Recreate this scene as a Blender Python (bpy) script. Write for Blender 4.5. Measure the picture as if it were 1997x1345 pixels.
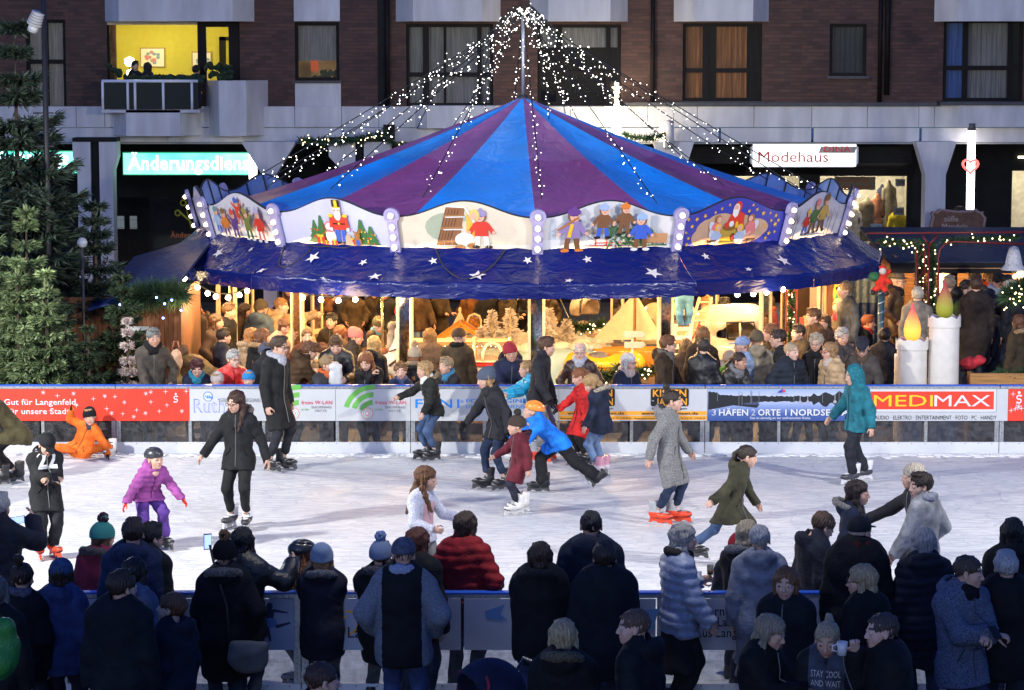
import bpy, math, random, time
import numpy as np
from mathutils import Vector, Matrix
from mathutils.bvhtree import BVHTree
_T0 = time.time()
for _o in list(bpy.data.objects):
 bpy.data.objects.remove(_o)
SC = bpy.context.scene
COL = SC.collection
R_ = math.radians
# ---------------------------------------------------------------- camera, sky, exposure
FPX, CAMH = 5000.0, 6.0                     # focal length in pixels of the photo, camera height
PITCH = math.atan((672.5 - 100.0) / FPX)    # horizon lies at photo row 100
cam_d = bpy.data.cameras.new("camera")
cam_d.sensor_width = 36.0
cam_d.lens = 36.0 * FPX / 1997.0
cam_d.clip_start = 0.5
cam_d.clip_end = 500.0
cam = bpy.data.objects.new("camera", cam_d)
COL.objects.link(cam)
cam.location = (0, 0, CAMH)
cam.rotation_euler = (math.pi / 2 - PITCH, 0, 0)
SC.camera = cam
SC.view_settings.view_transform = 'Standard'
SC.view_settings.look = 'None'
SC.view_settings.exposure = 0.0
SC.view_settings.gamma = 1.0
SC.cycles.use_denoising = True
SC.cycles.max_bounces = 6
SC.cycles.diffuse_bounces = 3
SC.cycles.glossy_bounces = 3
SC.cycles.transparent_max_bounces = 12
SC.cycles.sample_clamp_indirect = 4.0
SC.cycles.caustics_reflective = False
SC.cycles.caustics_refractive = False
W = bpy.data.worlds.new("World")
SC.world = W
W.use_nodes = True
nt = W.node_tree
for n in list(nt.nodes):
 nt.nodes.remove(n)
sky = nt.nodes.new('ShaderNodeTexSky')
sky.sky_type = 'NISHITA'
sky.sun_disc = False
sky.sun_elevation = R_(9.0)
sky.sun_rotation = R_(200)
mixc = nt.nodes.new('ShaderNodeMix'); mixc.data_type = 'RGBA'; mixc.blend_type = 'MULTIPLY'
mixc.inputs[0].default_value = 1.0
mixc.inputs[7].default_value = (0.30, 0.52, 1.48, 1)
bgn = nt.nodes.new('ShaderNodeBackground'); bgn.inputs[1].default_value = SKY_STRENGTH = 0.15
wo = nt.nodes.new('ShaderNodeOutputWorld')
nt.links.new(sky.outputs[0], mixc.inputs[6]); nt.links.new(mixc.outputs[2], bgn.inputs[0]); nt.links.new(bgn.outputs[0], wo.inputs[0])

# rink floodlights on masts outside the frame: the ice is lit from the left above all
def flood(loc, aim, watts, col, ang=100, blend=.5, rad=.25):
 l = bpy.data.lights.new('rink_floodlight', 'SPOT'); l.energy = watts; l.color = col; l.spot_size = R_(ang); l.spot_blend = blend; l.shadow_soft_size = rad
 o = bpy.data.objects.new('rink_floodlight', l); COL.objects.link(o); o.location = loc
 o.rotation_euler = (Vector(aim) - Vector(loc)).to_track_quat('-Z', 'Y').to_euler()
flood((-13.0, 25.0, 7.0), (-1, 36.5, .3), 12300, (1, .98, .88), 78, .45)
flood((-8.3, 38.75, 4.45), (3, 31, 0), 1150, (1, .97, .86), 130, .4, .12)
flood((13.5, 23.6, 7.5), (3, 37.5, .4), 9300, (1, .98, .92), 78, .45)
flood((1, 22.6, 9.5), (0, 33, 0), 2600, (1, .99, .92), 110)
# ---------------------------------------------------------------- helpers
def ray(px, py):
 dx = (px - 998.5) / FPX; dy = -(py - 672.5) / FPX
 c, s = math.cos(PITCH), math.sin(PITCH)
 return dx, c + dy * s, -s + dy * c
def G(px, py, z=0.0):
 d = ray(px, py); t = (z - CAMH) / d[2]
 return Vector((d[0] * t, d[1] * t, z))
def D(px, py, Y):
 d = ray(px, py); t = Y / d[1]
 return Vector((d[0] * t, Y, CAMH + d[2] * t))
_MC = {}
def nodes_mat(name):
 m = bpy.data.materials.new(name); m.use_nodes = True
 return m, m.node_tree, m.node_tree.nodes['Principled BSDF']
def mat(col, rough=0.6, kind='plain', metal=0.0, sp=0.4, var=0.18, scale=8.0, bump=0.0, bscale=60.0, coat=0.0, name=None, stretch=None):
 """procedural material: base colour broken up by noise, optional bump; cached"""
 key = (tuple(round(c, 4) for c in col), rough, kind, metal, sp, var, scale, bump, bscale, coat, stretch)
 if key in _MC:
  return _MC[key]
 m, t, b = nodes_mat(name or kind)
 b.inputs['Roughness'].default_value = rough
 b.inputs['Metallic'].default_value = metal
 b.inputs['Specular IOR Level'].default_value = sp
 b.inputs['Coat Weight'].default_value = coat
 tc = t.nodes.new('ShaderNodeTexCoord')
 src = tc.outputs['Object']
 if stretch:
  mp = t.nodes.new('ShaderNodeMapping'); mp.inputs['Scale'].default_value = stretch
  t.links.new(src, mp.inputs[0]); src = mp.outputs[0]
 nz = t.nodes.new('ShaderNodeTexNoise'); nz.inputs['Scale'].default_value = scale; nz.inputs['Detail'].default_value = 4
 t.links.new(src, nz.inputs['Vector'])
 rp = t.nodes.new('ShaderNodeValToRGB')
 lo = [max(0, c * (1 - var)) for c in col]; hi = [min(1, c * (1 + var)) for c in col]
 rp.color_ramp.elements[0].position = 0.3; rp.color_ramp.elements[1].position = 0.7
 rp.color_ramp.elements[0].color = (*lo, 1); rp.color_ramp.elements[1].color = (*hi, 1)
 t.links.new(nz.outputs['Fac'], rp.inputs[0]); t.links.new(rp.outputs[0], b.inputs['Base Color'])
 if bump:
  n2 = t.nodes.new('ShaderNodeTexNoise'); n2.inputs['Scale'].default_value = bscale; n2.inputs['Detail'].default_value = 3
  t.links.new(src, n2.inputs['Vector'])
  bp = t.nodes.new('ShaderNodeBump'); bp.inputs['Strength'].default_value = bump; bp.inputs['Distance'].default_value = 0.02
  t.links.new(n2.outputs['Fac'], bp.inputs['Height']); t.links.new(bp.outputs[0], b.inputs['Normal'])
 _MC[key] = m
 return m
def emit(col, strength, sample=True, name='lit_surface'):
 key = ('E', tuple(col), strength, sample)
 if key in _MC:
  return _MC[key]
 m, t, b = nodes_mat(name)
 b.inputs['Base Color'].default_value = (*col, 1)
 b.inputs['Emission Color'].default_value = (*col, 1)
 b.inputs['Emission Strength'].default_value = strength
 m.cycles.emission_sampling = 'AUTO' if sample else 'NONE'
 _MC[key] = m
 return m
def fabric(col, kind='cloth'):
 if kind == 'shiny': return mat(col, 0.42, 'shiny_fabric', sp=0.5, var=0.2, scale=14, bump=0.35, bscale=45)
 if kind == 'knit': return mat(col, 0.95, 'knit_fabric', sp=0.2, var=0.35, scale=70, bump=0.7, bscale=130)
 if kind == 'tweed': return mat(col, 0.95, 'tweed_fabric', sp=0.2, var=0.75, scale=75, bump=0.6, bscale=130, stretch=(1, 1, 1.8))
 if kind == 'denim': return mat(col, 0.85, 'denim', sp=0.25, var=0.45, scale=7, bump=0.3, bscale=90)
 return mat(col, 0.8, 'cloth', sp=0.3, var=0.4, scale=9, bump=0.4, bscale=60)

def tag(o, label=None, cat=None, group=None, kind=None):
 if label: o['label'] = label
 if cat: o['category'] = cat
 if group: o['group'] = group
 if kind: o['kind'] = kind
 return o
def link(name, data, parent=None, M=None):
 o = bpy.data.objects.new(name, data); COL.objects.link(o)
 if parent is not None: o.parent = parent
 if M is not None: o.matrix_local = M
 return o
def empty(name, loc=(0, 0, 0), rz=0.0):
 o = bpy.data.objects.new(name, None); COL.objects.link(o)
 o.location = loc; o.rotation_euler = (0, 0, rz); o.empty_display_size = 0.1
 return o
def mesh_np(name, V, Fq, mats, mi=None, smooth=True):
 """V (n,3); Fq list of arrays (m,3) or (m,4)"""
 me = bpy.data.meshes.new(name)
 if not isinstance(Fq, list): Fq = [Fq]
 Fq = [f for f in Fq if len(f)]
 n = len(V); me.vertices.add(n); me.vertices.foreach_set('co', np.asarray(V, 'f4').ravel())
 tot = np.concatenate([np.full(len(f), f.shape[1], 'i4') for f in Fq]); idx = np.concatenate([np.asarray(f, 'i4').ravel() for f in Fq])
 st = np.concatenate([[0], np.cumsum(tot)[:-1]]).astype('i4')
 me.loops.add(len(idx)); me.polygons.add(len(tot))
 me.loops.foreach_set('vertex_index', idx); me.polygons.foreach_set('loop_start', st)
 for m in (mats if isinstance(mats, (list, tuple)) else [mats]): me.materials.append(m)
 if mi is not None: me.polygons.foreach_set('material_index', np.asarray(mi, 'i4'))
 me.polygons.foreach_set('use_smooth', np.full(len(tot), smooth, bool))
 me.update(calc_edges=True)
 return me
class MB:
 """collects simple solids and links them as one mesh object"""
 def __init__(s): s.v = []; s.f = []; s.m = []; s.mats = []
 def mi(s, m):
  if m not in s.mats: s.mats.append(m)
  return s.mats.index(m)
 def add(s, vs, fs, m):
  o = len(s.v); s.v += [tuple(v) for v in vs]; k = s.mi(m)
  for f in fs: s.f.append(tuple(i + o for i in f)); s.m.append(k)
 def box(s, lo, hi, m):
  x0, y0, z0 = lo; x1, y1, z1 = hi
  s.add([(x0, y0, z0), (x1, y0, z0), (x1, y1, z0), (x0, y1, z0), (x0, y0, z1), (x1, y0, z1), (x1, y1, z1), (x0, y1, z1)],
     [(0, 3, 2, 1), (4, 5, 6, 7), (0, 1, 5, 4), (1, 2, 6, 5), (2, 3, 7, 6), (3, 0, 4, 7)], m)
 def obox(s, c, ax, hs, m):
  """oriented box: centre, three axis vectors, half sizes"""
  c = Vector(c); a = [Vector(x).normalized() * h for x, h in zip(ax, hs)]
  p = [c + a[0] * i + a[1] * j + a[2] * k for k in (-1, 1) for i, j in ((-1, -1), (1, -1), (1, 1), (-1, 1))]
  s.add(p, [(0, 3, 2, 1), (4, 5, 6, 7), (0, 1, 5, 4), (1, 2, 6, 5), (2, 3, 7, 6), (3, 0, 4, 7)], m)
 def tube(s, pts, r, m, n=8, r2=None, cap=True):
  pts = [Vector(p) for p in pts]; L = len(pts); rings = []
  up = None
  for i, p in enumerate(pts):
   d = (pts[min(i + 1, L - 1)] - pts[max(i - 1, 0)]).normalized()
   if up is None: up = Vector((0, 0, 1)) if abs(d.z) < 0.9 else Vector((1, 0, 0))
   a = d.cross(up).normalized(); b = a.cross(d).normalized(); up = b
   rr = r if r2 is None else r + (r2 - r) * i / (L - 1)
   if isinstance(r, (list, tuple)): rr = r[i]
   rings.append([p + (a * math.cos(q * 2 * math.pi / n) + b * math.sin(q * 2 * math.pi / n)) * rr for q in range(n)])
  vs = [v for g in rings for v in g]; fs = []
  for i in range(L - 1):
   for q in range(n):
    fs.append((i * n + q, i * n + (q + 1) % n, (i + 1) * n + (q + 1) % n, (i + 1) * n + q))
  if cap: fs.append(tuple(range(n - 1, -1, -1))); fs.append(tuple((L - 1) * n + q for q in range(n)))
  s.add(vs, fs, m)
 def lathe(s, prof, m, n=24, c=(0, 0, 0), ang=2 * math.pi):
  cx, cy, cz = c; vs = []; fs = []
  full = abs(ang - 2 * math.pi) < 1e-6; k = n if full else n + 1
  for r, z in prof:
   for q in range(k):
    a = q * ang / n; vs.append((cx + r * math.cos(a), cy + r * math.sin(a), cz + z))
  for i in range(len(prof) - 1):
   for q in range(n):
    q2 = (q + 1) % k
    fs.append((i * k + q, i * k + q2, (i + 1) * k + q2, (i + 1) * k + q))
  s.add(vs, fs, m)
 def prism(s, poly, y0, y1, m):
  """polygon in x,z extruded along y"""
  n = len(poly); vs = [(x, y0, z) for x, z in poly] + [(x, y1, z) for x, z in poly]
  fs = [tuple(range(n)), tuple(range(2 * n - 1, n - 1, -1))] + [(i, i + n, (i + 1) % n + n, (i + 1) % n) for i in range(n)]
  s.add(vs, fs, m)
 def sphere(s, c, r, m, n=10, k=7):
  if not isinstance(r, (tuple, list)): r = (r, r, r)
  vs = []; fs = []
  for i in range(1, k):
   a = math.pi * i / k
   for q in range(n):
    b = 2 * math.pi * q / n
    vs.append((c[0] + r[0] * math.sin(a) * math.cos(b), c[1] + r[1] * math.sin(a) * math.sin(b), c[2] + r[2] * math.cos(a)))
  T = len(vs); vs += [(c[0], c[1], c[2] + r[2]), (c[0], c[1], c[2] - r[2])]
  for i in range(k - 2):
   for q in range(n): fs.append((i * n + q, (i + 1) * n + q, (i + 1) * n + (q + 1) % n, i * n + (q + 1) % n))
  for q in range(n):
   fs.append((T, q, (q + 1) % n)); fs.append((T + 1, (k - 2) * n + (q + 1) % n, (k - 2) * n + q))
  s.add(vs, fs, m)
 def data(s, name, smooth=False):
  me = bpy.data.meshes.new(name); me.from_pydata(s.v, [], s.f)
  for m in s.mats: me.materials.append(m)
  me.polygons.foreach_set('material_index', s.m)
  if smooth: me.polygons.foreach_set('use_smooth', [True] * len(s.f))
  me.update(); return me
 def build(s, name, parent=None, smooth=False, M=None, bevel=0.0):
  o = link(name, s.data(name, smooth), parent, M)
  if bevel:
   b = o.modifiers.new('bevel', 'BEVEL'); b.width = bevel; b.segments = 2; b.limit_method = 'ANGLE'
  return o
def autosmooth(o, ang=40):
 me = o.data; me.polygons.foreach_set('use_smooth', [True] * len(me.polygons))
 try: me.set_sharp_from_angle(angle=R_(ang))
 except Exception: pass
 return o
_TX = {}
def text_mesh(s, bold=0.0, xs=1.0):
 """text as flat polygons, cap height about 0.7, starts at x=0; returns verts (x,z), faces, width"""
 if 'M' in s or 'W' in s: bold = 0.0
 key = (s, bold, xs)
 if key in _TX: return _TX[key]
 cu = bpy.data.curves.new('lettering', 'FONT'); cu.body = s; cu.size = 1.0; cu.offset = bold; cu.resolution_u = 2; cu.space_character = 1.0 + bold * 2
 ob = bpy.data.objects.new('lettering', cu); COL.objects.link(ob)
 dg = bpy.context.evaluated_depsgraph_get(); dg.update()
 me = bpy.data.meshes.new_from_object(ob.evaluated_get(dg))
 V = [(v.co.x * xs, v.co.y) for v in me.vertices]; Fc = [tuple(p.vertices) for p in me.polygons]
 bpy.data.objects.remove(ob); bpy.data.curves.remove(cu); bpy.data.meshes.remove(me)
 x0 = min([v[0] for v in V] or [0]); x1 = max([v[0] for v in V] or [1])
 _TX[key] = ([(v[0] - x0, v[1]) for v in V], Fc, x1 - x0)
 return _TX[key]
class Art:
 """flat painted shapes on a plane: origin o, axes ux (right) and uz (up), normal n towards the viewer; layers 0.6 mm apart"""
 def __init__(s, o, ux, uz, n, lift=0.004, step=0.0006):
  s.o, s.ux, s.uz, s.n = Vector(o), Vector(ux).normalized(), Vector(uz).normalized(), Vector(n).normalized()
  s.mb = MB(); s.k = lift; s.step = step; s.warp = None; s.tx = []
 def P(s, x, z):
  if s.warp: return s.warp(x, z, s.k)
  return s.o + s.ux * x + s.uz * z + s.n * s.k
 def poly(s, pts, m):
  s.mb.add([s.P(x, z) for x, z in pts], [tuple(range(len(pts)))], m); s.k += s.step
 def ell(s, x, z, rx, rz, m, n=16, rot=0.0):
  c, q = math.cos(rot), math.sin(rot)
  s.poly([(x + c * rx * math.cos(a) - q * rz * math.sin(a), z + q * rx * math.cos(a) + c * rz * math.sin(a)) for a in [2 * math.pi * i / n for i in range(n)]], m)
 def rect(s, x0, z0, x1, z1, m): s.poly([(x0, z0), (x1, z0), (x1, z1), (x0, z1)], m)
 def line(s, x0, z0, x1, z1, w, m, w2=None):
  dx, dz = x1 - x0, z1 - z0; L = math.hypot(dx, dz) or 1; a, b = -dz / L * w / 2, dx / L * w / 2
  w2 = w if w2 is None else w2; e, f = -dz / L * w2 / 2, dx / L * w2 / 2
  s.poly([(x0 - a, z0 - b), (x1 - e, z1 - f), (x1 + e, z1 + f), (x0 + a, z0 + b)], m)
 def star(s, x, z, r, m, n=5, inner=0.42, rot=0.0):
  s.poly([(x + (r if i % 2 == 0 else r * inner) * math.sin(rot + i * math.pi / n), z + (r if i % 2 == 0 else r * inner) * math.cos(rot + i * math.pi / n)) for i in range(2 * n)], m)
 def arc(s, x, z, r0, r1, a0, a1, m, n=12):
  P = [(x + r1 * math.cos(R_(a0 + (a1 - a0) * i / n)), z + r1 * math.sin(R_(a0 + (a1 - a0) * i / n))) for i in range(n + 1)]
  Q = [(x + r0 * math.cos(R_(a0 + (a1 - a0) * i / n)), z + r0 * math.sin(R_(a0 + (a1 - a0) * i / n))) for i in range(n + 1)]
  vs = [s.P(*p) for p in P + Q]; s.mb.add(vs, [(i, i + 1, n + 2 + i, n + 1 + i) for i in range(n)], m); s.k += s.step
 def text(s, t, x, z, h, m, bold=0.0, xs=1.0, width=None, align='l'):
  """cap height h; width squeezes the line to that width"""
  V, Fc, w = text_mesh(t, bold, xs); k = h / 0.69; kx = k
  if width: kx = width / w
  ox = x - (w * kx / 2 if align == 'c' else w * kx if align == 'r' else 0)
  mb = MB(); mb.add([s.P(ox + a * kx, z + b * k) for a, b in V], Fc, m); s.k += s.step; s.tx.append(mb)
 def build(s, name, parent=None):
  for t in s.tx: t.build('lettering', parent)
  if s.mb.f: return s.mb.build('artwork' if name == 'lettering' else name, parent)
# ---------------------------------------------------------------- smooth solids from distance fields
class Fld:
 def __init__(s, lo, hi, v):
  s.lo = np.array(lo, 'f4'); s.v = v
  n = np.ceil((np.array(hi) - s.lo) / v).astype(int) + 1
  s.ax = [s.lo[i] + v * np.arange(n[i], dtype='f4') for i in range(3)]
  s.f = np.full(n, 9.0, 'f4')
 def sub(s, lo, hi):
  sl = []
  for i in range(3):
   a = max(0, int((lo[i] - s.lo[i]) / s.v)); b = min(len(s.ax[i]), int((hi[i] - s.lo[i]) / s.v) + 2)
   if b <= a: return None, None
   sl.append(slice(a, b))
  X, Y, Z = np.meshgrid(s.ax[0][sl[0]], s.ax[1][sl[1]], s.ax[2][sl[2]], indexing='ij', sparse=True)
  return tuple(sl), (X, Y, Z)
 def put(s, sl, d, k, neg):
  a = s.f[sl]
  if neg:
   h = np.clip(0.5 - 0.5 * (a + d) / k, 0, 1); s.f[sl] = a * (1 - h) + (-d) * h + k * h * (1 - h)
  else:
   h = np.clip(0.5 + 0.5 * (a - d) / k, 0, 1); s.f[sl] = a * (1 - h) + d * h - k * h * (1 - h)
 def cone(s, a, b, ra, rb, k=0.03, R=None, flat=1.0, neg=False):
  a = np.array(a, 'f4'); b = np.array(b, 'f4'); m = max(ra, rb) + k * 2 + s.v * 3
  sl, P = s.sub(np.minimum(a, b) - m, np.maximum(a, b) + m)
  if sl is None: return
  q = [P[i] - a[i] for i in range(3)]; ab = b - a
  if R is not None:
   q = [q[0] * R[0, i] + q[1] * R[1, i] + q[2] * R[2, i] for i in range(3)]
   ab = np.array([float(np.dot(ab, R[:, i])) for i in range(3)], 'f4')
   q[1] = q[1] / flat; ab[1] /= flat
  L2 = float(ab @ ab) + 1e-9
  h = np.clip((q[0] * ab[0] + q[1] * ab[1] + q[2] * ab[2]) / L2, 0, 1)
  d = np.sqrt((q[0] - ab[0] * h) ** 2 + (q[1] - ab[1] * h) ** 2 + (q[2] - ab[2] * h) ** 2) - (ra + (rb - ra) * h)
  s.put(sl, d * (0.85 if flat < 1 else 1.0), k, neg)
 def ell(s, c, r, k=0.03, R=None, neg=False):
  c = np.array(c, 'f4'); m = max(r) + k * 2 + s.v * 3
  sl, P = s.sub(c - m, c + m)
  if sl is None: return
  q = [P[i] - c[i] for i in range(3)]
  if R is not None: q = [q[0] * R[0, i] + q[1] * R[1, i] + q[2] * R[2, i] for i in range(3)]
  k0 = np.sqrt(sum((q[i] / r[i]) ** 2 for i in range(3))); k1 = np.sqrt(sum((q[i] / r[i] ** 2) ** 2 for i in range(3))) + 1e-6
  s.put(sl, k0 * (k0 - 1) / k1, k, neg)
 def torus(s, c, R, rx, ry, r, k=0.02):
  c = np.array(c, 'f4'); m = max(rx, ry) + r + 2 * k + s.v * 3
  sl, P = s.sub(c - m, c + m)
  if sl is None: return
  q = [P[i] - c[i] for i in range(3)]; q = [q[0] * R[0, i] + q[1] * R[1, i] + q[2] * R[2, i] for i in range(3)]
  u = np.sqrt((q[0] / rx) ** 2 + (q[1] / ry) ** 2)
  d = np.sqrt(((u - 1) * min(rx, ry)) ** 2 + q[2] ** 2) - r
  s.put(sl, d, k, False)
 def half(s, n, c, k=0.02):
  """keep the side where n.p < c"""
  X, Y, Z = np.meshgrid(*s.ax, indexing='ij', sparse=True)
  d = n[0] * X + n[1] * Y + n[2] * Z - c
  h = np.clip(0.5 - 0.5 * (s.f - d) / k, 0, 1); s.f = s.f * (1 - h) + d * h + k * h * (1 - h)
 def ripple(s, amp, freq, seed, band=0.06, quilt=None):
  I = np.nonzero(np.abs(s.f) < band)
  p = np.stack([s.ax[i][I[i]] for i in range(3)], 1); r = np.random.RandomState(seed); w = np.zeros(len(p))
  if amp:
   for j in range(6):
    d = r.normal(size=3); d /= np.linalg.norm(d); w += np.sin(p @ d * freq * r.uniform(0.6, 1.7) + r.uniform(0, 6.28) + 2.0 * np.sin(p @ r.normal(size=3) * freq * 0.35))
   w *= amp / 3
  if quilt: w += quilt[0] * (0.5 - np.abs(np.sin(math.pi * p[:, 2] / quilt[1] + 0.5 * np.sin(p[:, 0] * 9 + seed))))
  s.f[I] += w
 def mesh(s):
  f = s.f; ng = f < 0; nx, ny, nz = f.shape
  cnt = np.zeros((nx - 1, ny - 1, nz - 1), 'i1')
  cs = [(i, j, k) for i in (0, 1) for j in (0, 1) for k in (0, 1)]
  sl = lambda i, j, k: (slice(i, nx - 1 + i), slice(j, ny - 1 + j), slice(k, nz - 1 + k))
  for c in cs: cnt += ng[sl(*c)]
  act = (cnt > 0) & (cnt < 8); ids = np.full(act.shape, -1, 'i4'); A = np.nonzero(act); n = len(A[0]); ids[A] = np.arange(n)
  val = {c: f[sl(*c)][A] for c in cs}; acc = np.zeros((n, 3)); num = np.zeros(n)
  for c in cs:
   for ax in range(3):
    if c[ax]: continue
    e = list(c); e[ax] = 1; e = tuple(e); fa, fb = val[c], val[e]; x = (fa < 0) != (fb < 0)
    t = fa[x] / (fa[x] - fb[x]); p = np.tile(np.array(c, float), (len(t), 1)); p[:, ax] += t
    acc[x] += p; num[x] += 1
  V = (np.stack(A, 1) + acc / num[:, None]) * s.v + s.lo
  Q = []
  for ax in range(3):
   o = [1, 1, 1]; o[ax] = 0
   a = [slice(o[i], f.shape[i] - 1) for i in range(3)]; b = list(a); b[ax] = slice(1, f.shape[ax]); a[ax] = slice(0, f.shape[ax] - 1)
   fa, fb = ng[tuple(a)], ng[tuple(b)]; E = np.nonzero(fa != fb); E = [E[i] + o[i] for i in range(3)]
   s0 = ng[E[0], E[1], E[2]]; u, w = (ax + 1) % 3, (ax + 2) % 3
   def cell(du, dw):
    e = [E[0], E[1], E[2]]; e[u] = e[u] + du; e[w] = e[w] + dw; return ids[e[0], e[1], e[2]]
   q = np.stack([cell(-1, -1), cell(0, -1), cell(0, 0), cell(-1, 0)], 1); q[~s0] = q[~s0][:, ::-1]
   Q.append(q)
  return V, np.concatenate(Q)
def eul(rx=0, ry=0, rz=0):
 return np.array((Matrix.Rotation(rz, 3, 'Z') @ Matrix.Rotation(ry, 3, 'Y') @ Matrix.Rotation(rx, 3, 'X')), 'f4')
# ================================================================ people
def hair_mat(c): return mat(c, 0.5, 'hair', sp=0.45, var=0.5, scale=9, bump=0.5, bscale=16, stretch=(3.2, 3.2, 0.55))
def skin_mat(c): return mat(c, 0.55, 'skin', sp=0.35, var=0.1, scale=14)
SKIN = {'a': (0.56, 0.33, 0.24), 'b': (0.47, 0.26, 0.18), 'c': (0.62, 0.38, 0.29), 'd': (0.30, 0.16, 0.10)}
M_WHITE = mat((0.75, 0.75, 0.74), 0.4, 'eye_white', var=0.02); M_IRIS = mat((0.03, 0.02, 0.015), 0.2, 'iris', var=0.1)
M_LIP = mat((0.42, 0.16, 0.13), 0.5, 'lips', var=0.1)
def head_template(v, sex, child):
 F = Fld((-.46, -.6, -.42), (.46, .62, 1.08), v)
 F.ell((0, .06, .62), (.335, .42, .385), .05)
 F.ell((0, -.12, .36), (.255 if sex == 'f' else .275, .27, .355), .08)
 F.cone((0, -.26, .11), (0, -.2, .16), .085 if sex == 'f' else .105, .13, .07)
 for s in (-1, 1):
  F.ell((s * .165, -.19, .37), (.11, .13, .13), .09)
  F.cone((s * .05, -.335, .575), (s * .2, -.28, .575), .045, .04, .06)
 for s in (-1, 1):
  F.ell((s * .15, -.45, .505), (.095, .13, .07), .05, neg=True)
  F.ell((s * .15, -.315, .5), (.085, .085, .062), .012)
  F.ell((s * .345, .03, .47), (.045, .1, .145), .02, R=eul(0, 0, s * .35))
  F.ell((s * .365, -.01, .49), (.03, .05, .08), .02, neg=True)
  F.ell((s * .055, -.40, .335), (.04, .05, .035), .03)
 nl = .425 if child else .45
 F.cone((0, -.37, .53), (0, -nl, .355), .03, .05, .04)
 F.cone((-.085, -.365, .232), (.085, -.365, .232), .028, .028, .02)
 F.cone((-.07, -.36, .188), (.07, -.36, .188), .034, .034, .02)
 F.cone((-.09, -.41, .212), (.09, -.41, .212), .014, .014, .012, neg=True)
 w = .2 if (sex == 'f' or child) else .245
 F.cone((0, .09, .3), (0, .14, -.14), w, w + .01, .06)
 V, Q = F.mesh(); c = V[Q].mean(1); m = np.zeros(len(Q), 'i4')
 ax = np.abs(c[:, 0])
 ey = (np.hypot((ax - .15) / .055, (c[:, 2] - .5) / .021) < 1) & (c[:, 1] < -.3); m[ey] = 1
 m[(np.hypot((ax - .15) / .034, (c[:, 2] - .5) / .024) < 1) & (c[:, 1] < -.3)] = 2
 m[(c[:, 2] > .163) & (c[:, 2] < .258) & (ax < .105 - .4 * np.abs(c[:, 2] - .21)) & (c[:, 1] < -.34)] = 3
 m[(np.abs(c[:, 2] - .615 + .25 * (ax - .16) ** 2 / .03 * .1) < .026) & (ax > .06) & (ax < .25) & (c[:, 1] < -.25)] = 4
 return V, Q, m
HEADS = {}
def get_head(fine, sex, child):
 k = (fine, sex, child)
 if k not in HEADS: HEADS[k] = head_template(.031 if fine else .05, sex, child)
 return HEADS[k]
def hand_template(curl, v=.045):
 F = Fld((-.25, -.35, -.62), (1.1, .55, .3), v)
 F.cone((-.3, 0, 0), (.02, 0, 0), .13, .13, .05, R=eul(), flat=.75)
 F.ell((.27, 0, 0), (.29, .225, .105), .06)
 for y, L, r in ((.165, .40, .05), (.06, .45, .053), (-.05, .42, .05), (-.15, .33, .044)):
  p = np.array((.46, y, .01)); a = curl * .35; d = np.array((math.cos(a), y * .35, -math.sin(a)))
  for j, f in enumerate((.46, .32, .24)):
   q = p + d * L * f; F.cone(p, q, r * (1 - .06 * j), r * (.94 - .06 * j), .018); p = q; a += curl * .75; d = np.array((math.cos(a), y * .2, -math.sin(a)))
 p0, p1, p2, p3 = np.array([(.1, .14, 0), (.27, .29, -.07), (.42, .33, -.12 - .1 * curl), (.54, .31 - .06 * curl, -.15 - .2 * curl)])
 F.cone(p0, p1, .075, .06, .03); F.cone(p1, p2, .06, .052, .02); F.cone(p2, p3, .052, .04, .02)
 return F.mesh()
HANDS = {'relax': hand_template(.55), 'grip': hand_template(1.3), 'flat': hand_template(.12)}
TPL = {}
def azi_groove(F, amp, n, seed):
 I = np.nonzero(np.abs(F.f) < .12); x, y, z = (F.ax[i][I[i]] for i in range(3)); r = np.random.RandomState(seed)
 a = np.arctan2(x, y - .08); F.f[I] += amp * (np.sin(a * n + 1.5 * np.sin(z * 5 + seed)) + .6 * np.sin(a * n * 2.3 + z * 6)) + amp * .5 * np.sin(z * 17 + 3 * a)
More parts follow.
